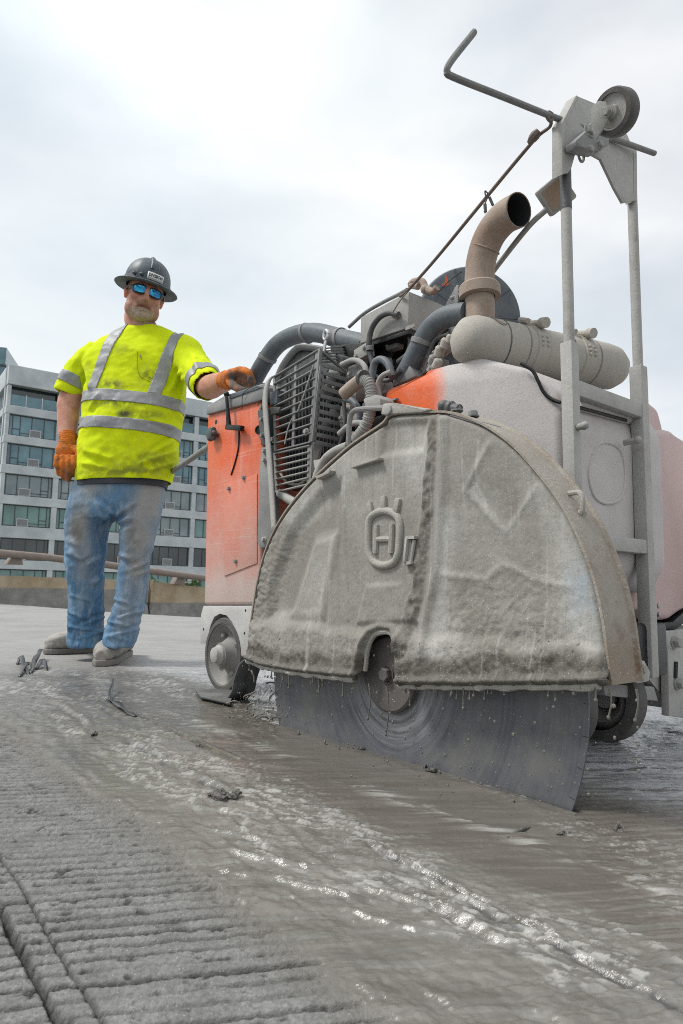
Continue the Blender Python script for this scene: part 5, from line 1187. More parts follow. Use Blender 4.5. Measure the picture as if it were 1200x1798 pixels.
mb = MB(); mb.tube([T(858, 340, 1.53), T(852, 335, 1.53), T(854, 345, 1.53), T(858, 346, 1.53), T(862, 352, 1.53), T(866, 361, 1.53)], 0.0018, 6); mb.tube([T(857, 346, 1.53), T(853, 356, 1.53), T(852, 374, 1.53)], 0.0016, 6); mb.tube([T(852, 358, 1.53), T(853, 372, 1.53)], 0.004, 6, raw=True); mb.tube([T(860, 346, 1.53), T(866, 360, 1.53)], 0.0036, 6, raw=True); part('wire_tie', mb, m_dark, rope)
mb = MB(); mb.tube([T(722, 506, 1.80), T(705, 525, 1.80), T(690, 548, 1.80)], 0.002, 6); part('rope_tail', mb, m_rope, rope)
# work lamp
lw = T(976, 342, 1.45); lf_ = Vector((0.66, -0.62, -0.42)).normalized(); lx = Vector((0, 0, 1)).cross(lf_).normalized(); ly = lf_.cross(lx)
rot45 = Matrix.Rotation(math.radians(38), 3, lf_); RL = Matrix((rot45 @ lx, rot45 @ ly, lf_)).transposed()
mb = MB(); mb.box(lw, (0.066, 0.066, 0.030), RL, 0.005); lamp = part('work_lamp', mb, m_pale, saw)
mb = MB(); mb.box(lw + lf_ * 0.0155, (0.050, 0.050, 0.002), RL); part('lamp_lens', mb, plain('dusty_lens', (0.42, 0.30, 0.22), 0.5), lamp)
for k in range(6):
    p = lw - lf_ * 0.022 + RL @ Vector((-0.026 + 0.0105 * k, 0, 0)); mb = MB(); mb.box(p, (0.004, 0.060, 0.018), RL, 0.001); part('cooling_fin', mb, m_pale, lamp)
hose('lamp_arm', [T(962, 366, 1.46), T(930, 396, 1.50), T(885, 452, 1.58), T(845, 505, 1.64)], 0.0065, m_grey, 8)
# lower right bracket, lugs and beam
mb = MB(); mb.prism([Q(x, y, 0.30) for x, y in [(1112, 1158), (1128, 1160), (1138, 1180), (1136, 1196), (1114, 1200)]], (0.006, 0, 0), 0.002); part('foot_lug', mb, m_pale)
mb = MB(); mb.lathe(Q(1126, 1174, .306), (1, -.1, 0), [(0.011, 0), (0.012, 0.004), (0.008, 0.012)], 14); part('bolt', mb, m_grey)
mb = MB(); mb.prism([Q(x, y, 0.24) for x, y in [(1060, 1200), (1150, 1206), (1158, 1232), (1064, 1222)]], (-0.12, 0, 0), 0.004); part('lower_beam', mb, m_grey)
mb = MB(); mb.prism([Q(x, y, 0.235) for x, y in [(1138, 1108), (1190, 1108), (1250, 1100), (1250, 1252), (1172, 1244), (1160, 1212), (1138, 1196)]], (-0.10, 0, 0), 0.006); fpl = part('front_plate', mb, m_pale)
mb = MB(); mb.prism([Q(x, y, 0.262) for x, y in [(1174, 1140), (1250, 1138), (1250, 1266), (1176, 1258)]], (-0.02, 0, 0), 0.003); sb_ = part('slotted_bracket', mb, m_pale)
mb = MB(); mb.tube([Q(1187, 1162, .2635), Q(1186, 1190, .2635)], 0.006, 8, raw=True); part('slot', mb, m_black, sb_)
for x, y in [(1184, 1128), (1190, 1200)]:
    mb = MB(); mb.hexbolt(Q(x, y, .264), (1, -.1, 0), 0.012, 0.014); part('bolt', mb, m_grey, sb_)

# ring spanner left standing in the grille
wr = tag(empty('spanner', mO + mA * S(573, 600, .16).x + mB * .16 + Vector((0, 0, S(573, 610, .16).z)), TH - math.pi / 2), 'small shiny ring spanner standing upright in the top of the engine grille', 'spanner')
ch = plain('chrome', (0.55, 0.55, 0.55), 0.3, 0.8)
mb = MB(); rc = S(573, 588, .16) - S(573, 610, .16); mb.tube([rc + Vector((math.cos(k * .5236) * 0.010, 0, math.sin(k * .5236) * 0.014)) for k in range(13)], 0.005, 8, caps=False); mb.build('ring', ch, wr)
mb = MB(); mb.bar(rc + Vector((0, 0, -0.012)), S(569, 618, .16) - S(573, 610, .16), 0.011, 0.006, (0, 1, 0), 0.002); mb.build('shank', ch, wr)
# ================================================================== WORKER
MP = Vector((-1.14, 3.21, 0.004))
MY = 3.2
def W(px, py, Y=MY): return at_depth(px, py, Y) - MP
def ring_loft(bm, rows, seg=28, power=2.3):
    """rows: (centre, x half vector, y half vector); closed loft of rounded sections"""
    rings = []
    for c, hx, hy in rows:
        ring = []
        for k in range(seg):
            a = 2 * math.pi * k / seg; ca, sa = math.cos(a), math.sin(a)
            u = math.copysign(abs(ca) ** (2 / power), ca); v = math.copysign(abs(sa) ** (2 / power), sa)
            ring.append(bm.verts.new(Vector(c) + Vector(hx) * u + Vector(hy) * v))
        rings.append(ring)
    for i in range(len(rings) - 1):
        for k in range(seg): bm.faces.new((rings[i][k], rings[i][(k + 1) % seg], rings[i + 1][(k + 1) % seg], rings[i + 1][k]))
    bm.faces.new(rings[0][::-1]); bm.faces.new(rings[-1])
def px_rows(rows, seg_n=4):
    """rows of (py, xl, xr, depth half, Y); resampled smoothly"""
    A_ = np.array(rows, float); out = []
    P = smooth_path([Vector((r[0], r[1], r[2])) for r in A_], seg_n); Dd = smooth_path([Vector((r[3], r[4], 0)) for r in A_], seg_n)
    for p, d in zip(P, Dd):
        l_, r_ = W(p.y, p.x, d.y), W(p.z, p.x, d.y)
        out.append(((l_ + r_) / 2, (r_ - l_) / 2, Vector((0, d.x, 0))))
    return out
def remesh(bm, voxel, smooth=8, name='tmp', fac=0.5):
    bmesh.ops.recalc_face_normals(bm, faces=bm.faces)
    me = bpy.data.meshes.new(name); bm.to_mesh(me); bm.free()
    o = bpy.data.objects.new(name, me); COL.objects.link(o)
    m = o.modifiers.new('r', 'REMESH'); m.mode = 'VOXEL'; m.voxel_size = voxel
    s_ = o.modifiers.new('s', 'SMOOTH'); s_.iterations = smooth; s_.factor = fac
    dg = bpy.context.evaluated_depsgraph_get(); dg.update()
    r = bpy.data.meshes.new_from_object(o.evaluated_get(dg)); bpy.data.objects.remove(o); bpy.data.meshes.remove(me)
    r.name = name; r.shade_smooth(); return r
def coords(me):
    a = np.empty(len(me.vertices) * 3, np.float32); me.vertices.foreach_get('co', a); return a.reshape(-1, 3).astype(float)
def normals(me):
    a = np.empty(len(me.vertices) * 3, np.float32); me.vertices.foreach_get('normal', a); return a.reshape(-1, 3).astype(float)
def setco(me, a): me.vertices.foreach_set('co', a.astype(np.float32).ravel()); me.update()
def addattr(me, nm, arr): me.attributes.new(nm, 'FLOAT', 'POINT').data.foreach_set('value', np.clip(arr, 0, 1).astype(np.float32))
def to_px(co):
    d = co + np.array(MP) - np.array(cC); z = d @ np.array(cF)
    return 600 + FPX * (d @ np.array(cR)) / z, 899 - FPX * (d @ np.array(cU)) / z
def mkobj(name, me, mat, parent=None):
    me.materials.clear(); me.materials.append(mat); return link(bpy.data.objects.new(name, me), parent)
def limb(bm, pts, radii, seg=18):
    t = MB(); t.bm.free(); t.bm = bm; t.tube(pts, radii, seg, n=6)
def blob(bm, c, r, scale=(1, 1, 1), rot=None):
    t = MB(); t.bm.free(); t.bm = bm; t.ball(c, r, 3, scale, rot)

# ---- head frame: x to the picture's right, y out of the face, z up
HC = W(254, 520, 3.17)
Rh = (Matrix.Rotation(math.radians(9), 3, 'Y') @ Matrix.Rotation(math.radians(25), 3, 'Z') @ Matrix.Rotation(math.radians(6), 3, 'X'))
flipY = Matrix(((1, 0, 0), (0, -1, 0), (0, 0, 1)))       # local +y looks at the camera (world -y)
HM = Rh @ flipY
def Hd(x, y, z): return HC + HM @ Vector((x, y, z))
skin_bm = bmesh.new()
def hblob(x, y, z, rx, ry, rz): blob(skin_bm, Hd(x, y, z), 1.0, (rx, ry, rz), Rh)
hblob(0, -0.005, 0.035, 0.084, 0.102, 0.105)
hblob(0, 0.020, -0.045, 0.079, 0.082, 0.082)
hblob(0, 0.030, -0.088, 0.068, 0.064, 0.050)
hblob(0, 0.068, -0.108, 0.034, 0.030, 0.028)       # chin
hblob(0, 0.092, 0.022, 0.056, 0.016, 0.013)        # brow
for sx in (-1, 1):
    hblob(sx * 0.042, 0.066, -0.028, 0.030, 0.028, 0.026)      # cheeks
    hblob(sx * 0.056, 0.034, -0.078, 0.026, 0.036, 0.040)      # jaw
    hblob(sx * 0.085, -0.012, -0.004, 0.010, 0.022, 0.032)     # ears
    hblob(sx * 0.088, -0.018, 0.008, 0.011, 0.019, 0.019)
    hblob(sx * 0.012, 0.101, -0.040, 0.011, 0.013, 0.010)      # nostrils
    hblob(sx * 0.028, 0.082, -0.076, 0.018, 0.014, 0.010)
hblob(0, 0.104, -0.008, 0.013, 0.018, 0.030); hblob(0, 0.118, -0.038, 0.016, 0.020, 0.016)    # nose
hblob(0, 0.090, -0.060, 0.026, 0.018, 0.012); hblob(0, 0.089, -0.082, 0.022, 0.014, 0.009)   # lips
limb(skin_bm, [Hd(0, -0.02, -0.04), Hd(0, -0.025, -0.11), W(254, 590, 3.22), W(250, 615, 3.24)], [0.064, 0.070, 0.075, 0.088])
# torso, arms and legs under the clothes
ring_loft(skin_bm, px_rows([(584, 215, 290, 0.06, 3.24), (600, 185, 318, 0.080, 3.23), (640, 170, 320, 0.10, 3.2), (720, 156, 312, 0.13, 3.2), (820, 146, 296, 0.13, 3.2), (880, 134, 276, 0.11, 3.2)]))
LA = [W(180, 628, 3.22), W(144, 658, 3.22), W(124, 700, 3.22), W(120, 730, 3.20), W(118, 772, 3.16)]
limb(skin_bm, LA, [0.050, 0.062, 0.053, 0.056, 0.049, 0.036])
RA = [W(322, 615, 3.20), W(345, 650, 3.08), W(363, 678, 2.95), W(380, 675, 2.84), W(400, 668, 2.68), W(408, 664, 2.64)]
limb(skin_bm, RA, [0.056, 0.060, 0.050, 0.054, 0.046, 0.036, 0.034])
limb(skin_bm, [W(164, 870, 3.2), W(154, 940, 3.22), W(156, 985, 3.22), W(152, 1060, 3.28), W(150, 1125, 3.31)], [0.075, 0.055, 0.055, 0.05, 0.04])
limb(skin_bm, [W(248, 870, 3.2), W(243, 940, 3.18), W(232, 985, 3.16), W(226, 1060, 3.15), W(212, 1125, 3.15)], [0.075, 0.055, 0.055, 0.05, 0.04])
body_me = remesh(skin_bm, 0.0050, 5, 'person')
co = coords(body_me); HMi = np.array(HM.inverted()); loc_h = (co - np.array(HC)) @ HMi.T
hx, hy, hz = loc_h.T
nz_b = fbm(hx * 60, hz * 60 + hy * 40, 3)
beard = sstep(-0.050, -0.062, hz + 0.012 * (nz_b - .5)) * sstep(-0.155, -0.140, hz) * sstep(0.030, 0.055, hy) * sstep(0.070, 0.048, np.abs(hx))
mouth = np.exp(-((hz + 0.0715 - 6.0 * hx ** 2 * -1) / 0.0055) ** 2) * sstep(0.034, 0.028, np.abs(hx)) * sstep(0.07, 0.08, hy)
setco(body_me, co - (np.array(HM) @ np.array([0, 1, 0]))[None, :] * (mouth * 0.008)[:, None])
moust = sstep(-0.048, -0.054, hz) * sstep(-0.070, -0.066, hz) * sstep(0.07, 0.08, hy) * sstep(0.036, 0.028, np.abs(hx))
chin = beard * sstep(-0.074, -0.084, hz)
hair = sstep(-0.012, 0.004, hz + 0.02 * (nz_b - .5)) * sstep(0.052, 0.040, hy) * sstep(0.066, 0.07, np.abs(hx)) * sstep(-0.1, -0.09, -hz) * (hz < 0.2) * (np.abs(hx) < 0.1)
stub = sstep(-0.02, -0.05, hz) * sstep(-0.15, -0.13, hz) * sstep(0.0, 0.03, hy)
for n_, a_ in [('beard', chin), ('moust', np.clip(moust * 1.0 + stub * .62, 0, 1)), ('hair', hair), ('mouth', mouth), ('ear', sstep(0.080, 0.086, np.abs(hx)) * sstep(-0.05, -0.035, hz) * sstep(0.03, 0.01, hz))]: addattr(body_me, n_, a_)
M = Mat('skin')
nb = M.noise(260.0, 3, 0.7)
c = M.mix(M.rng(M.noise(30.0, 5), 0.35, 0.65), (0.44, 0.195, 0.13), (0.56, 0.29, 0.21))
c = M.mix(M.math('MULTIPLY', M.attr('ear'), 0.6), c, (0.62, 0.17, 0.09))
c = M.mix(M.math('MULTIPLY', M.attr('moust'), M.rng(nb, 0.35, 0.65, 0.25, 0.9)), c, (0.16, 0.085, 0.055))
c = M.mix(M.math('MULTIPLY', M.attr('beard'), M.rng(nb, 0.3, 0.6, 0.45, 1.0)), c, M.mix(M.rng(M.noise(330.0, 2), 0.4, 0.6), (0.21, 0.15, 0.10), (0.48, 0.42, 0.34)))
c = M.mix(M.math('MULTIPLY', M.attr('hair'), 0.8), c, (0.20, 0.13, 0.09))
c = M.mix(M.math('MULTIPLY', M.attr('mouth'), 0.8), c, (0.14, 0.05, 0.04))
dspk = M.math('MULTIPLY', M.rng(M.vor(150.0), 0.15, 0.25, 1.0, 0.0), M.rng(M.xyz(M.vor(150.0, out='Color'))[0], 0.72, 0.76))
c = M.mix(M.math('MULTIPLY', dspk, 0.55), c, (0.62, 0.58, 0.53))
skin_m = M.set(Base_Color=c, Roughness=0.5, Specular_IOR_Level=0.4, Normal=M.bump(nb, 0.2, 0.002), Subsurface_Weight=0.08, Subsurface_Radius=(0.02, 0.008, 0.005))
person = mkobj('person', body_me, skin_m); person.location = MP
tag(person, 'man in yellow safety shirt, jeans and dark hard hat, one gloved hand on the saw', 'person')

# ---- shirt
bm = bmesh.new()
ring_loft(bm, px_rows([(577, 222, 292, 0.070, 3.22), (588, 198, 314, 0.092, 3.22), (602, 170, 334, 0.108, 3.22), (630, 156, 334, 0.128, 3.20), (680, 151, 326, 0.150, 3.20), (730, 146, 321, 0.168, 3.19), (780, 141, 314, 0.172, 3.19), (820, 136, 307, 0.166, 3.19), (839, 134, 301, 0.160, 3.19), (852, 134, 299, 0.158, 3.19)]), 36)
SLa = [W(178, 616, 3.22), W(152, 640, 3.22), W(134, 665, 3.22), W(119, 694, 3.22)]
limb(bm, SLa, [0.070, 0.078, 0.076, 0.072, 0.068])
SRa = [W(318, 612, 3.20), W(336, 636, 3.12), W(352, 658, 3.02), W(366, 680, 2.93)]
limb(bm, SRa, [0.084, 0.084, 0.078, 0.074, 0.070])
shirt_me = remesh(bm, 0.0070, 10, 'shirt')
# cut the neck, hem and cuffs open and fold the cloth
def bisect_keep(me, planes):
    b = bmesh.new(); b.from_mesh(me)
    for p, n_ in planes:
        g = list(b.verts) + list(b.edges) + list(b.faces)
        bmesh.ops.bisect_plane(b, geom=g, plane_co=Vector(p), plane_no=Vector(n_), clear_outer=True)
    r = bpy.data.meshes.new(me.name); b.to_mesh(r); b.free(); r.shade_smooth(); return r
def drop_region(me, test):
    b = bmesh.new(); b.from_mesh(me); dl = [f for f in b.faces if test(f.calc_center_median(), f.normal)]; bmesh.ops.delete(b, geom=dl, context='FACES'); r = bpy.data.meshes.new(me.name); b.to_mesh(r); b.free(); r.shade_smooth(); return r
lax = (SLa[3] - SLa[2]).normalized(); rax = (SRa[3] - SRa[2]).normalized()
zhem = W(220, 836, 3.05).z
def shirt_drop(c, n_):
    if (c - SLa[3]).length < 0.11 and (c - SLa[3]).dot(lax) > -0.006 and n_.dot(lax) > 0.6: return True
    if (c - SRa[3]).length < 0.11 and (c - SRa[3]).dot(rax) > -0.006 and n_.dot(rax) > 0.6: return True
    return n_.z > 0.8 and (c - W(256, 576, 3.21)).length < 0.085
shirt_me = drop_region(shirt_me, shirt_drop)
shirt_me = bisect_keep(shirt_me, [(W(215, 838, 3.03), (0.03, 0.0, -1))])
co = coords(shirt_me); no = normals(shirt_me)
spx, spy = to_px(co)
X_, Y_, Z_ = co.T
f1 = fbm(X_ * 9 + Z_ * 5, Z_ * 13 - X_ * 4, 3, ox=3) - 0.5; f2 = fbm(X_ * 26 - Z_ * 20, Z_ * 30 + X_ * 10 + Y_ * 14, 3, ox=9) - 0.5
lowb = sstep(770, 838, spy); arm = sstep(150, 120, spx) + sstep(335, 350, spx)
fold = 0.016 * f1 + 0.007 * f2 * (0.6 + lowb + arm)
# pulls: diagonal creases at the right waist and armpits
def crease(x0, y0, x1, y1, w_, amp):
    dx, dy = x1 - x0, y1 - y0; L = math.hypot(dx, dy); u = ((spx - x0) * dx + (spy - y0) * dy) / L; v = (-(spx - x0) * dy + (spy - y0) * dx) / L
    return 1.5 * amp * (np.exp(-(v / w_) ** 2) - 0.6 * np.exp(-((v - 1.8 * w_) / w_) ** 2)) * sstep(-4, 6, u) * sstep(L + 4, L - 10, u) * (no[:, 1] < 0.2)
for cr_ in [(306, 772, 262, 800, 4, .010), (308, 790, 240, 815, 4, .010), (304, 812, 250, 828, 4, .008), (155, 720, 175, 690, 4, .006), (318, 650, 296, 690, 4, .008), (322, 660, 310, 715, 4, .008), (150, 640, 162, 690, 4, .008),
            (145, 790, 200, 806, 5, .006), (142, 812, 190, 822, 4, .006), (338, 620, 352, 660, 5, .006), (160, 610, 140, 660, 5, .006), (262, 735, 308, 752, 4, .006), (300, 700, 320, 740, 4, .006)]:
    fold = fold + crease(*cr_)
setco(shirt_me, co + no * fold[:, None])
def spot(x, y, rx, ry): return np.exp(-(((spx - x) / rx) ** 2 + ((spy - y) / ry) ** 2))
ns = fbm(X_ * 40, Z_ * 40, 4, 0.6, ox=77)
front = (no[:, 1] < 0.3)
dirt = (0.9 * spot(198, 676, 26, 9) + 0.8 * spot(205, 706, 55, 7) + 1.0 * spot(217, 726, 12, 8) + 0.7 * spot(262, 660, 16, 18) + 0.7 * spot(255, 728, 35, 7) + 0.5 * spot(270, 806, 50, 14) + 0.5 * spot(245, 825, 70, 10)
        + 0.4 * spot(160, 655, 10, 14) + 0.35 * spot(215, 612, 18, 8) + 0.4 * spot(185, 830, 60, 8) + 0.3 * spot(345, 690, 12, 14) + .3 * spot(130, 670, 16, 12)) * sstep(0.26, 0.56, ns) * front
addattr(shirt_me, 'dirt', dirt)
M = Mat('hi_vis_cloth')
c = M.mix(M.rng(M.noise(9.0, 5), 0.35, 0.65), (0.56, 0.69, 0.005), (0.68, 0.80, 0.012))
c = M.mix(M.math('MULTIPLY', M.rng(M.noise(16.0, 6, 0.7), 0.54, 0.72), 0.40), c, (0.36, 0.40, 0.05))
c = M.mix(M.math('MULTIPLY', M.attr('dirt'), 1.0), c, (0.10, 0.10, 0.05))
dsp = M.math('MULTIPLY', M.rng(M.vor(95.0), 0.1, 0.2, 1.0, 0.0), M.rng(M.xyz(M.vor(95.0, out='Color'))[0], 0.86, 0.89))
c = M.mix(M.math('MULTIPLY', dsp, 0.6), c, (0.20, 0.21, 0.06))
shirt_m = M.set(Base_Color=c, Roughness=0.85, Specular_IOR_Level=0.15, Normal=M.bump(M.math('ADD', M.noise(420.0, 2), M.math('MULTIPLY', M.noise(35.0, 4), 2.0)), 0.22, 0.003))
shirt = mkobj('shirt', shirt_me, shirt_m, person); shirt.modifiers.new('t', 'SOLIDIFY').thickness = 0.003
M = Mat('reflective_tape')
c = M.mix(M.rng(M.noise(20.0, 6, 0.65), 0.35, 0.68), (0.23, 0.24, 0.25), (0.33, 0.34, 0.35))
c = M.mix(M.rng(M.noise(45.0, 5, 0.7), 0.58, 0.72, 0.0, 0.6), c, (0.20, 0.20, 0.17))
c = M.mix(M.math('MULTIPLY', M.rng(M.vor(140.0), 0.1, 0.25, 1.0, 0.0), M.rng(M.xyz(M.vor(140.0, out='Color'))[0], 0.8, 0.84)), c, (0.62, 0.62, 0.61))
tape_m = M.set(Base_Color=c, Roughness=0.5, Normal=M.bump(M.noise(60.0, 4), 0.2, 0.003))
def tape(planes, off=0.004, name='reflective_tape'):
    me = bisect_keep(shirt_me, planes)
    if len(me.polygons) == 0: return None
    c_ = coords(me); n_ = normals(me); setco(me, c_ + n_ * off)
    o = mkobj(name, me, tape_m, shirt); o.modifiers.new('t', 'SOLIDIFY').thickness = 0.003; return o
bn_ = Vector((0.075, 0, 1)).normalized()
xl_ = W(150, 700, 3.2).x; xr_ = W(330, 700, 3.05).x
torso_l = (Vector((W(146, 700, 3.2).x - 0.012, 0, 0)), (-1, 0, 0)); torso_r = (Vector((W(325, 700, 3.15).x + 0.005, 0, 0)), (1, 0, 0))
b1t, b1b = W(205, 684, 3.04), W(205, 705, 3.04); b2t, b2b = W(205, 733, 3.03), W(205, 753, 3.03)
tape([(b1t, bn_), (b1b, -bn_), torso_l, torso_r]); tape([(b2t, bn_), (b2b, -bn_), torso_l, torso_r])
def strap(tl_, tr_, bl2, br2):
    a, b, c2, d = [W(x, y, 3.06) for x, y in (tl_, tr_, bl2, br2)]
    yv = Vector((0, 1, 0)); nl = (a - c2).cross(yv).normalized(); nr = (b - d).cross(yv).normalized()
    if nl.x > 0: nl = -nl
    if nr.x < 0: nr = -nr
    tape([(a, nl), (b, nr), (b1t, -bn_)], 0.0042)
strap((183, 578), (206, 577), (150, 690), (167, 690)); strap((293, 581), (313, 583), (259, 695), (281, 697))
la_c = SLa[3] - lax * 0.055; tape([(la_c, -lax), (la_c + lax * -0.0 + lax * 0.052 * -1, lax)] if False else [(SLa[3] - lax * 0.048, lax), (SLa[3] - lax * 0.100, -lax), (W(150, 600, 3.2), (1, 0, -0.0))])
tape([(SRa[3] - rax * 0.050, rax), (SRa[3] - rax * 0.102, -rax), (W(318, 640, 3.1), (-1, 0, 0))])
# chest pocket outline, collar
mb = MB()
def on_shirt(px, py): # nearest shirt vertex along the view
    d2 = (spx - px) ** 2 + (spy - py) ** 2 + (no[:, 1] > 0) * 1e4; i = int(d2.argmin()); return Vector(co[i] + no[i] * (fold[i] + 0.002))
pk = [(243, 618), (242, 655), (262, 668), (290, 676), (296, 640), (296, 622)]
mb.tube([on_shirt(*q) for q in pk], 0.0013, 5, n=4); mb.tube([on_shirt(246, 622), on_shirt(248, 630)], 0.003, 5, raw=True); mb.build('pocket_seam', dusty('seam_thread', (0.25, 0.3, 0.02), 0.0, specks=0.0), shirt)
# undershirt hem
bm = bmesh.new(); ring_loft(bm, px_rows([(828, 141, 296, 0.145, 3.19), (842, 138, 295, 0.148, 3.19), (857, 136, 292, 0.146, 3.19)]), 36)
m = MB(); m.bm.free(); m.bm = bm; m.build('undershirt', plain('dark_undershirt', (0.05, 0.055, 0.065), 0.9), person)

# ---- jeans
bm = bmesh.new()
ring_loft(bm, px_rows([(836, 137, 292, 0.128, 3.19), (860, 130, 289, 0.130, 3.19), (890, 122, 284, 0.124, 3.19), (912, 121, 278, 0.108, 3.19)]), 32)
ring_loft(bm, px_rows([(850, 132, 208, 0.11, 3.2), (880, 124, 204, 0.115, 3.2), (910, 119, 195, 0.112, 3.21), (945, 117, 188, 0.105, 3.22), (980, 117, 184, 0.096, 3.22), (1020, 121, 181, 0.088, 3.24), (1060, 122, 180, 0.084, 3.27), (1095, 121, 180, 0.080, 3.30), (1118, 119, 183, 0.080, 3.31), (1136, 124, 184, 0.080, 3.31)]), 28)
ring_loft(bm, px_rows([(850, 205, 290, 0.11, 3.2), (880, 203, 286, 0.115, 3.19), (910, 210, 279, 0.112, 3.18), (945, 213, 271, 0.105, 3.17), (980, 213, 264, 0.096, 3.16), (1020, 209, 260, 0.088, 3.15), (1060, 202, 253, 0.084, 3.14), (1095, 191, 245, 0.080, 3.13), (1118, 182, 240, 0.080, 3.13), (1136, 181, 232, 0.080, 3.13)]), 28)
jeans_me = remesh(bm, 0.0068, 7, 'jeans')
co = coords(jeans_me); no = normals(jeans_me); jx, jy = to_px(co); X_, Y_, Z_ = co.T
lowj = sstep(1040, 1110, jy); knee = np.exp(-((jy - 985) / 45) ** 2); hip = np.exp(-((jy - 905) / 35) ** 2)
ang = X_ * 7
stack = np.sin(Z_ * 150 + 6 * (fbm(X_ * 8, Z_ * 6, 2, ox=4) - .5) + X_ * 16) * (0.4 + fbm(X_ * 12, Z_ * 9, 2, ox=6))
fold = 0.0012 * stack * lowj + 0.011 * (fbm(X_ * 9 + Z_ * 7, Z_ * 22 - X_ * 10, 3, ox=12) - .5) * (0.5 + knee + lowj) + 0.010 * (fbm(X_ * 14 - Z_ * 9, Z_ * 16 + X_ * 8, 3, ox=17) - .5) * (0.5 + hip) + 0.004 * (fbm(X_ * 45, Z_ * 30, 3, ox=2) - .5)
spx, spy = jx, jy
for cr_ in [(198, 905, 170, 880, 4, .008), (200, 915, 176, 905, 4, .008), (204, 905, 240, 880, 4, .008), (204, 920, 232, 908, 4, .008), (120, 970, 150, 985, 4, .009), (185, 975, 150, 992, 4, .007), (208, 972, 232, 985, 4, .008), (262, 985, 230, 1000, 4, .009), (262, 1000, 236, 1012, 4, .007), (122, 1075, 160, 1088, 3, .006), (184, 1082, 140, 1098, 3, .007), (122, 1100, 165, 1108, 3, .007), (182, 1108, 135, 1122, 3, .006), (250, 1072, 205, 1086, 3, .006), (190, 1092, 235, 1102, 3, .007), (240, 1104, 195, 1116, 3, .007), (188, 1116, 225, 1124, 3, .006), (196, 1050, 230, 1062, 3, .005), (124, 1045, 160, 1056, 3, .005), (122, 950, 140, 960, 4, .007), (184, 1010, 160, 1025, 4, .006)]:
    fold = fold + crease(*cr_)
setco(jeans_me, co + no * fold[:, None])
dj = (0.95 * spot(140, 930, 18, 55) + 1.0 * spot(246, 930, 26, 60) + 0.7 * spot(160, 855, 30, 16) + 0.75 * spot(265, 862, 24, 22) + 0.55 * spot(240, 1010, 20, 40) + 0.35 * spot(225, 1080, 26, 40) + 0.3 * spot(150, 1010, 14, 40) + 0.8 * spot(268, 890, 16, 35))
addattr(jeans_me, 'dust', 1.35 * dj * (0.55 + 0.9 * (fbm(X_ * 22, Z_ * 14, 4, ox=31) - 0.2)))
addattr(jeans_me, 'brown', (0.9 * spot(136, 935, 16, 40) + 0.8 * spot(234, 945, 16, 45)) * sstep(0.3, 0.6, fbm(X_ * 22, Z_ * 22, 4, ox=41)))
seam_l = np.exp(-((jx - (197 - (jy - 905) * 0.10)) / 1.6) ** 2) * (jy > 905) * (jy < 1090) * (jx < 200)
addattr(jeans_me, 'seam', seam_l)
M = Mat('denim')
dn_ = M.noise(1.0, 3, 0.6, M.mapv((700, 700, 160)))
c = M.mix(M.rng(M.noise(7.0, 5), 0.35, 0.65), (0.045, 0.135, 0.255), (0.13, 0.27, 0.43))
c = M.mix(M.rng(M.noise(1.0, 5, 0.65, M.mapv((30, 30, 9))), 0.45, 0.7, 0.0, 0.7), c, (0.40, 0.49, 0.56))
c = M.mix(M.math('MULTIPLY', M.attr('dust'), 1.0), c, (0.34, 0.35, 0.34))
c = M.mix(M.math('MULTIPLY', M.attr('brown'), 0.75), c, (0.17, 0.155, 0.13))
c = M.mix(M.math('MULTIPLY', M.attr('seam'), 0.55), c, (0.05, 0.08, 0.13))
c = M.mix(M.rng(dn_, 0.35, 0.65, 0.0, 0.30), c, (0.06, 0.085, 0.12))
dsp = M.math('MULTIPLY', M.rng(M.vor(120.0), 0.12, 0.24, 1.0, 0.0), M.rng(M.xyz(M.vor(120.0, out='Color'))[0], 0.78, 0.82))
c = M.mix(M.math('MULTIPLY', dsp, 0.6), c, (0.50, 0.52, 0.52))
jeans_m = M.set(Base_Color=c, Roughness=0.9, Specular_IOR_Level=0.15, Normal=M.bump(M.math('ADD', dn_, M.math('MULTIPLY', M.noise(55.0, 4), 1.5)), 0.3, 0.003))
jeans = mkobj('jeans', jeans_me, jeans_m, person)
zc_ = W(160, 1119, 3.31).z
mb = MB()
for pts in [[(120, 1117, 3.3), (135, 1126, 3.23), (155, 1134, 3.22), (172, 1137, 3.24), (184, 1130, 3.3)], [(182, 1122, 3.12), (195, 1133, 3.05), (212, 1138, 3.04), (226, 1134, 3.06), (236, 1122, 3.13)]]: pass
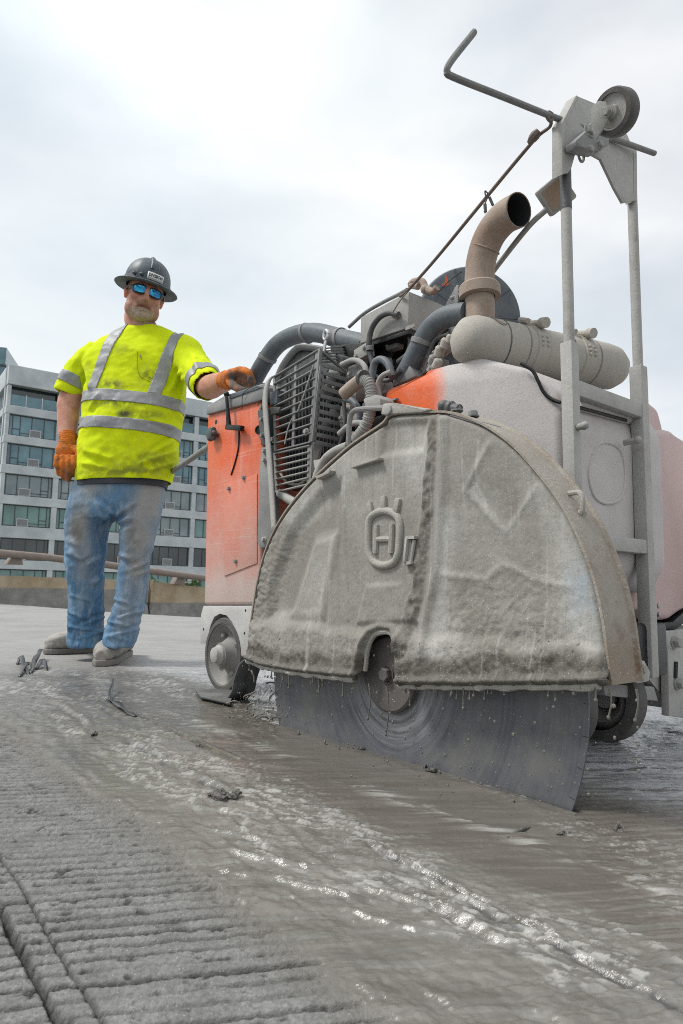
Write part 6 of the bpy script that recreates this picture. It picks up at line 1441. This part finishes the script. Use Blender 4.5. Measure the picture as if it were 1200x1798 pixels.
# ---- boots
boot_m = dusty('dusty_work_boot', (0.15, 0.135, 0.12), 0.62, (0.43, 0.415, 0.38), 0.6, rough=0.85, specks=0.5, scale=16)
sole_m = dusty('boot_sole', (0.07, 0.065, 0.06), 0.55, (0.30, 0.285, 0.26), 0.6, rough=0.85, specks=0.3, scale=16)
def boot(heel, toe, ank, label):
    h = Vector((heel.x, heel.y, 0.0)); t = Vector((toe.x, toe.y, 0.0)); f = (t - h); L = f.length; f.normalize(); s_ = Vector((-f.y, f.x, 0))
    bm = bmesh.new(); k = L / 0.30
    def sect(prof, z0):
        rings = []
        for x, hw, hh in prof:
            c = h + f * (x * k); ring = []
            for q in range(20):
                a = 2 * math.pi * q / 20; cx, cz = math.cos(a), math.sin(a)
                ring.append(bm.verts.new(c + s_ * (hw * math.copysign(abs(cx) ** 0.8, cx)) + Vector((0, 0, z0 + hh * 0.5 + hh * 0.5 * math.copysign(abs(cz) ** 0.75, cz)))))
            rings.append(ring)
        for i in range(len(rings) - 1):
            for q in range(20): bm.faces.new((rings[i][q], rings[i][(q + 1) % 20], rings[i + 1][(q + 1) % 20], rings[i + 1][q]))
        bm.faces.new(rings[0][::-1]); bm.faces.new(rings[-1])
    sect([(0.0, 0.028, 0.08), (0.012, 0.039, 0.11), (0.06, 0.044, 0.128), (0.11, 0.045, 0.122), (0.16, 0.049, 0.104), (0.205, 0.054, 0.090), (0.245, 0.054, 0.083), (0.275, 0.046, 0.070), (0.298, 0.024, 0.048)], 0.020)
    limb(bm, [h + f * 0.055 + Vector((0, 0, 0.06)), (h + f * 0.055 + ank) * 0.5 + Vector((0, 0, 0.05)), ank], [0.048, 0.050, 0.052])
    me = remesh(bm, 0.0055, 5, 'boot'); c_ = coords(me); n_ = normals(me)
    setco(me, c_ + n_ * (0.006 * (fbm(c_[:, 0] * 50, c_[:, 2] * 60 + c_[:, 1] * 30, 3) - .5))[:, None])
    o = mkobj('boot', me, boot_m, person)
    bm = bmesh.new(); P = []
    for x, hw in [(-0.003, 0.020), (0.004, 0.034), (0.05, 0.041), (0.11, 0.040), (0.16, 0.045), (0.205, 0.053), (0.25, 0.053), (0.28, 0.044), (0.303, 0.02)]: P.append((x * k, hw))
    outl = [h + f * x + s_ * hw for x, hw in P] + [h + f * x - s_ * hw for x, hw in reversed(P)]
    m = MB(); m.prism(outl, (0, 0, 0.026), 0.004); m.build('sole', sole_m, o, 40)
    return o
gl_ = lambda x, y: on_ground(x, y, 0.0) - Vector((MP.x, MP.y, 0))
boot(gl_(172, 1146), gl_(78, 1150), W(152, 1112, 3.31), '')
boot(gl_(222, 1151), gl_(176, 1172), W(212, 1112, 3.14), '')

# ---- gloves
M = Mat('orange_glove')
gd = M.rng(M.noise(28.0, 6, 0.65), 0.44, 0.62)
c = M.mix(M.math('MULTIPLY', gd, 0.75), (0.60, 0.155, 0.012), (0.20, 0.085, 0.025))
c = M.mix(M.attr('grip'), c, M.mix(M.noise(40.0, 5), (0.035, 0.033, 0.03), (0.13, 0.12, 0.11)))
glove_m = M.set(Base_Color=c, Roughness=0.85, Normal=M.bump(M.noise(300.0, 3), 0.4, 0.002))
def glove(chains, palm, cuff, gripf):
    bm = bmesh.new()
    for pts, r in chains: limb(bm, pts, r, 12)
    for c_, r, sc_ in palm: blob(bm, c_, r, sc_)
    limb(bm, cuff[0], cuff[1], 18)
    me = remesh(bm, 0.0036, 4, 'glove'); c_ = coords(me); n_ = normals(me); gx, gy = to_px(c_)
    setco(me, c_ + n_ * (0.004 * (fbm(c_[:, 0] * 70, c_[:, 2] * 70 + c_[:, 1] * 40, 3) - .5) + 0.0016 * np.sin(c_[:, 2] * 700) * gripf(gx, gy)[1])[:, None])
    addattr(me, 'grip', gripf(gx, gy)[0] * (0.6 + 0.8 * (fbm(c_[:, 0] * 60, c_[:, 2] * 60, 3, ox=5) - .2)))
    return mkobj('glove', me, glove_m, person)
# hanging hand, fingers half curled
fing = []
for i, (kx, tx, ln) in enumerate([(101, 103, 836), (111, 111, 842), (121, 119, 846), (130, 127, 838)]):
    fing.append(([W(kx, 800, 3.11), W(kx - 1 + i * .5, 815, 3.10), W(tx, ln - 14, 3.115), W(tx + 1, ln - 4, 3.145), W(tx + 2, ln - 8, 3.175)], [0.0155, 0.0150, 0.0140, 0.0130, 0.0105]))
fing.append(([W(131, 785, 3.13), W(139, 798, 3.12), W(139, 814, 3.125), W(135, 824, 3.135)], [0.019, 0.0165, 0.0145, 0.011]))
glove(fing, [(W(116, 792, 3.14), 1.0, (0.050, 0.030, 0.050)), (W(118, 780, 3.15), 1.0, (0.042, 0.032, 0.035))], ([W(118, 786, 3.15), W(119, 774, 3.155), W(120, 764, 3.17)], [0.036, 0.037, 0.044]),
      lambda x, y: (0.85 * sstep(812, 830, y) * sstep(105, 112, x) * sstep(135, 128, x) * 0.7, sstep(784, 778, y)))
# hand resting on the cabinet lid, fingers over its edge
fing = []
for i, (kx, ky) in enumerate([(424, 655), (427, 662), (425, 670), (420, 676)]):
    Yk = 2.50 + 0.018 * i
    fing.append(([W(kx - 14, ky - 2, Yk + .06), W(kx, ky - 5, Yk + .01), W(kx + 12, ky - 1, Yk - 0.015), W(kx + 17, ky + 8, Yk - 0.02), W(kx + 14, ky + 15, Yk - .01)], [0.0155, 0.0155, 0.0145, 0.013, 0.0105]))
fing.append(([W(404, 668, 2.58), W(412, 678, 2.53), W(424, 684, 2.50), W(434, 685, 2.485)], [0.019, 0.017, 0.0145, 0.0115]))
glove(fing, [(W(413, 660, 2.575), 1.0, (0.042, 0.046, 0.028)), (W(405, 664, 2.62), 1.0, (0.034, 0.045, 0.032))], ([W(406, 665, 2.62), W(400, 667, 2.665), W(396, 668, 2.70)], [0.036, 0.037, 0.041]),
      lambda x, y: (1.0 * sstep(648, 658, y - 0.25 * (x - 415)) * sstep(398, 404, x), sstep(404, 399, x) * 0.3))

# ---- sunglasses
M = Mat('blue_mirror_lens')
c = M.mix(M.rng(M.noise(60.0, 4), 0.35, 0.65), (0.0, 0.10, 0.34), (0.01, 0.42, 0.60))
lens_m = M.set(Base_Color=c, Roughness=0.08, Metallic=0.55, Specular_IOR_Level=0.8)
frame_m = plain('black_frame', (0.012, 0.014, 0.018), 0.35)
sg = MB(); lens = []
EZ = 0.002
for sx in (-1, 1):
    c0 = Vector((sx * 0.0365, 0.104, EZ)); rotl = math.radians(-13 * sx)
    ux = Vector((math.cos(rotl), math.sin(rotl) * 1.0, 0)); outl = []
    for k in range(20):
        a = 2 * math.pi * k / 20; ca, sa = math.cos(a), math.sin(a)
        u = 0.030 * math.copysign(abs(ca) ** 0.62, ca); v = 0.0195 * math.copysign(abs(sa) ** 0.62, sa) - 0.002 * sx * ca
        outl.append(c0 + ux * u + Vector((0, -0.004 * abs(ca), v)))
    lens.append(outl)
    sg.tube([Hd(*p) for p in outl] + [Hd(*outl[0])], 0.0034, 8, raw=True, caps=False)
    sg.tube([Hd(sx * 0.067, 0.095, EZ + 0.008), Hd(sx * 0.084, 0.060, EZ + 0.008), Hd(sx * 0.091, 0.005, EZ + 0.004)], 0.0036, 8, raw=True)
sg.tube([Hd(-0.010, 0.107, EZ + 0.006), Hd(0, 0.112, EZ + 0.008), Hd(0.010, 0.107, EZ + 0.006)], 0.0036, 8)
sgo = sg.build('sunglasses', frame_m, person)
for o_ in lens:
    m = MB(); m.prism([Hd(*p) for p in o_], HM @ Vector((0, -0.002, 0))); m.build('lens', lens_m, sgo, 0)
# ---- hard hat
M = Mat('grey_hard_hat')
c = M.mix(M.rng(M.noise(14.0, 6, 0.65), 0.35, 0.68), (0.040, 0.055, 0.068), (0.10, 0.125, 0.145))
c = M.mix(M.rng(M.noise(90.0, 4, 0.7), 0.60, 0.70, 0.0, 0.85), c, (0.34, 0.37, 0.39))
c = M.mix(M.math('MULTIPLY', M.rng(M.vor(260.0), 0.12, 0.25, 1.0, 0.0), M.rng(M.xyz(M.vor(260.0, out='Color'))[0], 0.74, 0.78)), c, (0.50, 0.52, 0.53))
hat_m = M.set(Base_Color=c, Roughness=0.5)
bm = bmesh.new(); seg = 48; rings = []
HZ = 0.042
def hat_ring(rx, ry, z, bumpf=0.0):
    out = []
    for k in range(seg):
        a = 2 * math.pi * k / seg; r_ = 1 + bumpf * (math.exp(-((math.sin(a / 1.0 - math.pi / 2)) ** 2) / 0.02) if False else (0.03 * math.exp(-(((a - math.pi / 2 + math.pi) % (2 * math.pi) - math.pi) / 0.16) ** 2) + 0.022 * math.exp(-(((a - math.pi / 2 - 0.62 + math.pi) % (2 * math.pi) - math.pi) / 0.10) ** 2) + 0.022 * math.exp(-(((a - math.pi / 2 + 0.62 + math.pi) % (2 * math.pi) - math.pi) / 0.10) ** 2)))
        out.append(bm.verts.new(Hd(rx * r_ * math.cos(a), -0.004 + ry * r_ * math.sin(a), HZ + z)))
    return out
prof = [(0.096, 0.112, -0.004, 0), (0.148, 0.164, -0.010, 0), (0.151, 0.167, -0.007, 0), (0.149, 0.165, -0.004, 0), (0.120, 0.136, 0.003, 0), (0.113, 0.130, 0.008, 0), (0.112, 0.129, 0.024, 0), (0.107, 0.124, 0.026, .3)]
for t_ in np.linspace(0.06, 1.0, 12):
    a = t_ * math.pi / 2; prof.append((0.106 * math.cos(a) ** 0.85 + 0.002, 0.123 * math.cos(a) ** 0.85 + 0.002, 0.026 + 0.112 * math.sin(a), min(1.0, t_ * 4) * 1.0 if t_ < 0.9 else 0.4))
for p in prof: rings.append(hat_ring(*p))
for i in range(len(rings) - 1):
    for k in range(seg): bm.faces.new((rings[i][k], rings[i][(k + 1) % seg], rings[i + 1][(k + 1) % seg], rings[i + 1][k]))
bm.faces.new(rings[-1])
hat = finish('hard_hat', bm, hat_m, person, 45)
m = MB()
m.tube([Hd(0, 0.117, HZ + 0.064), Hd(0, 0.105, HZ + 0.088), Hd(0, 0.06, HZ + 0.125), Hd(0, 0.0, HZ + 0.140), Hd(0, -0.08, HZ + 0.115)], 0.011, 10, flat=0.7); m.build('crown_ridge', hat_m, hat)
for x in (-0.075, -0.045):
    m = MB(); m.ball(Hd(x, 0.100 + (0.02 if x > -0.06 else 0), HZ + 0.024), 0.010, 2, (1.1, 0.8, 0.8)); m.build('strap_anchor', hat_m, hat)
# sticker with its word
def hat_pt(an, z, off=0.0015):
    return Vector(((0.1125 + off) * math.sin(an), -0.004 + (0.1295 + off) * math.cos(an), HZ + z))
m = MB(); a0, a1 = -0.16, 0.52; z0, z1 = 0.011, 0.045; n_ = 8; off = 0.003
vsx = [[m.bm.verts.new(Hd(*hat_pt(a0 + (a1 - a0) * i / n_, z, off))) for i in range(n_ + 1)] for z in (z0, z1)]
for i in range(n_): m.bm.faces.new((vsx[0][i], vsx[0][i + 1], vsx[1][i + 1], vsx[1][i]))
stk = m.build('sticker', plain('white_sticker', (0.78, 0.78, 0.77), 0.5), hat, 60)
stk.modifiers.new('t', 'SOLIDIFY').thickness = 0.001
def text_mesh(body, size, bold=0.0):
    cu = bpy.data.curves.new('txt', 'FONT'); cu.body = body; cu.size = size; cu.align_x = 'CENTER'; cu.align_y = 'CENTER'; cu.offset = bold; cu.resolution_u = 2
    o = bpy.data.objects.new('txt', cu); COL.objects.link(o); dg = bpy.context.evaluated_depsgraph_get(); dg.update()
    me = bpy.data.meshes.new_from_object(o.evaluated_get(dg)); bpy.data.objects.remove(o); return me
tm = text_mesh('DIVISION', 0.0200, 0.0009); c_ = coords(tm); am, zm = (a0 + a1) / 2, (z0 + z1) / 2 + 0.003
kx = 0.072 / (c_[:, 0].max() - c_[:, 0].min())
nc = np.array([Hd(*hat_pt(am + x * kx / 0.125, zm + y, off + 0.0016)) for x, y, z in c_]); setco(tm, nc)
mkobj('lettering', tm, plain('black_print', (0.02, 0.02, 0.022), 0.6), hat)
m = MB(); zz_ = z0 + 0.005
vsx = [[m.bm.verts.new(Hd(*hat_pt(a0 + 0.05 + (a1 - a0 - 0.1) * i / n_, z, off + 0.0016))) for i in range(n_ + 1)] for z in (zz_, zz_ + 0.002)]
for i in range(n_): m.bm.faces.new((vsx[0][i], vsx[0][i + 1], vsx[1][i + 1], vsx[1][i]))
m.build('fine_print_line', plain('grey_print', (0.25, 0.25, 0.25), 0.6), hat, 0)
# ================================================================== LOOSE THINGS ON THE ROAD AND IN THE AIR
clod_m = dusty('mud_clod', (0.075, 0.072, 0.068), 0.25, (0.22, 0.21, 0.19), 0.6, rough=0.45, specks=0.3, crust=0.6, bump=0.5)
strip_m = plain('muddy_rubber', (0.035, 0.036, 0.037), 0.35)
def clod(px, py, r, label, seed, n=5):
    p = on_ground(px, py, 0.004); R_ = random.Random(seed); bm = bmesh.new()
    for k in range(n):
        q = bmesh.ops.create_icosphere(bm, subdivisions=3, radius=1.0)
        c = Vector((R_.uniform(-1, 1) * r * 0.8, R_.uniform(-.6, .6) * r, R_.uniform(0.1, 0.4) * r)); s_ = r * R_.uniform(0.3, 0.65)
        for v in q['verts']:
            d = v.co.normalized(); v.co = c + Vector((d.x, d.y * 0.9, d.z * 0.6)) * s_ * (1 + 0.55 * mnoise.noise(d * 1.7 + Vector((seed, k, 0))) + 0.25 * mnoise.noise(d * 5 + Vector((k, seed, 0))))
    o = finish('mud_clod', bm, clod_m, None, 50); o.location = p
    return tag(o, label, 'mud clod', 'lumps of wet mud on the road')
clod(402, 1402, 0.021, 'dark lump of mud alone in the slurry below the rear wheel', 4)
clod(374, 1398, 0.009, 'small mud crumb just left of the larger dark lump in the slurry', 8, 3)
clod(352, 1312, 0.010, 'small dark mud lump on the ridge left of the brown pool', 13, 4)
clod(160, 1290, 0.013, 'dark mud lump along the ridge under the left boot', 15, 4)
clod(760, 1356, 0.012, 'mud lump thrown up beside the turning blade', 17, 4)
clod(640, 1316, 0.012, 'mud lump at the foot of the blade below the flange', 19, 4)
clod(985, 1466, 0.008, 'small mud crumb on the wet road in front of the blade tip', 23, 3)
def ribbon(name, pts, w_, label, cat, mat=strip_m, up=Vector((0, 0, 1))):
    P = smooth_path(pts, 6); o0 = pts[0].copy(); o0.z = 0; bm = bmesh.new(); rows = []
    for i, p in enumerate(P):
        t = (P[min(i + 1, len(P) - 1)] - P[max(i - 1, 0)]).normalized(); s_ = t.cross(up); s_ = s_.normalized() if s_.length > 1e-3 else Vector((1, 0, 0)); w2 = 1; s_ = (s_ + Vector((0, 0, 0.6 * math.sin(i * .7)))).normalized()
        ww = 0.85 * w_ * (1 - 0.5 * abs(2 * i / (len(P) - 1) - 1) ** 2); rows.append([bm.verts.new(p - o0 - s_ * ww), bm.verts.new(p - o0 + s_ * ww)])
    for i in range(len(rows) - 1): bm.faces.new((rows[i][0], rows[i + 1][0], rows[i + 1][1], rows[i][1]))
    o = finish(name, bm, mat, None, 60); o.location = o0; o.modifiers.new('t', 'SOLIDIFY').thickness = 0.003
    return tag(o, label, cat, 'torn rubber strips lying in the mud')
def G(px, py, z=0.006): return on_ground(px, py) + Vector((0, 0, z))
ribbon('rubber_strip', [G(30, 1168), G(36, 1164, .03), G(42, 1178, .02), G(50, 1190, 0.004)], 0.012, "curled dark rubber strip at the left end of the scraps by the man's toe", 'rubber strip')
ribbon('rubber_strip', [G(34, 1192), G(46, 1176, .025), G(58, 1178, .012)], 0.010, "short dark rubber strip lying lowest of the scraps by the man's toe", 'rubber strip')
ribbon('rubber_strip', [G(54, 1184), G(60, 1172, .03), G(68, 1162, .045), G(72, 1158, .05)], 0.014, "dark rubber strip standing up just below the man's boot toe", 'rubber strip')
ribbon('rubber_strip', [G(64, 1178), G(74, 1172, .03), G(82, 1180, .01)], 0.012, "folded rubber strip right of the scraps by the man's toe", 'rubber strip')
ribbon('rubber_strip', [G(192, 1236), G(194, 1228, .02), G(197, 1216, .045)], 0.008, 'thin rubber sliver standing upright in the mud left of the wheel', 'rubber strip')
ribbon('rubber_strip', [G(188, 1232), G(205, 1243, .012), G(222, 1256, .010), G(238, 1262, .004)], 0.010, 'long dark rubber strip trailing from the upright sliver', 'rubber strip')
def twig(pts, label):
    o0 = pts[0].copy(); mb = MB(); mb.tube([p - o0 for p in pts], [0.0024, 0.003, 0.0012], 6); o = mb.build('twig', clod_m, None, 60); o.location = o0; tag(o, label, 'twig', 'twigs on the wet road')
twig([G(900, 1471, .004), G(916, 1466, .007), G(932, 1459, .005)], 'thin dark twig lying on the slurry before the blade tip')
twig([G(745, 1353, .004), G(752, 1349, .012), G(756, 1352, .004)], 'little twig bent over the mud beside the blade')
twig([G(1080, 1464, .004), G(1088, 1458, .010), G(1100, 1467, .004)], 'twig scrap on the pale wet road right of the blade')
# slurry spatter hanging in the air round the blade
R_ = random.Random(99); bm = bmesh.new()
def drop(p, r):
    q = bmesh.ops.create_icosphere(bm, subdivisions=1, radius=r); s_ = Vector((R_.uniform(.8, 1.1), R_.uniform(.8, 1.1), R_.uniform(.9, 1.5)))
    for v in q['verts']: v.co = Vector((v.co.x * s_.x, v.co.y * s_.y, v.co.z * s_.z)) + p
MS = Matrix.Rotation(TH - math.pi / 2, 4, 'Z')
for k in range(620):
    a = R_.uniform(-0.52, 0.56); b = R_.gauss(-0.10, 0.09); z = 0.015 + abs(R_.gauss(0, 0.10)); 
    drop(mO + MS @ Vector((a, b, z)), R_.choice([0.0006, 0.0008, 0.0008, 0.001, 0.0013, 0.0013, 0.0022]))
for k in range(80):
    a = R_.uniform(-0.56, -0.34); b = R_.gauss(-0.02, 0.05); z = 0.01 + abs(R_.gauss(0, 0.055)); drop(mO + MS @ Vector((a, b, z)), R_.choice([0.0008, 0.0012, 0.002, 0.003]))
for x, y in [(1021, 1195), (1021, 1208), (1042, 1212), (1019, 1278), (1078, 1240), (1080, 1296), (1118, 1230), (1120, 1278), (1121, 1308), (1122, 1336), (1108, 1404), (1122, 1354), (690, 1268), (612, 1248), (655, 1290), (823, 1300), (902, 1290), (940, 1270), (782, 1326), (846, 1256)]:
    drop(mO + MS @ S(x, y, FB - 0.01), R_.uniform(0.0020, 0.0036))
for k in range(12):                           # strands of mud thrown up behind the blade
    a = R_.uniform(-0.60, -0.40); b = R_.uniform(-0.07, 0.03); z = R_.uniform(0.0, 0.10); P = [Vector((a, b, z))]
    d = Vector((R_.uniform(-1, 0.4), R_.uniform(-.5, .3), R_.uniform(0.2, 1.2))).normalized()
    for q in range(4): d = (d + Vector((R_.uniform(-.5, .5), R_.uniform(-.5, .5), -0.35))).normalized(); P.append(P[-1] + d * R_.uniform(0.005, 0.013))
    t_ = MB(); t_.bm.free(); t_.bm = bm; t_.tube([mO + MS @ p for p in P], [0.0012, 0.0026, 0.0016, 0.003], 6, n=3)
for k in range(16):                           # crumbs along the cut line
    a = R_.uniform(-0.45, 0.42); drop(mO + MS @ Vector((a, R_.uniform(-0.06, -0.008), R_.uniform(0.002, 0.014))), R_.uniform(0.0015, 0.004))
o = finish('slurry_spatter', bm, m_mud, None, 0); tag(o, 'grey drops of slurry flying around the spinning saw blade', 'slurry drops', kind='stuff')
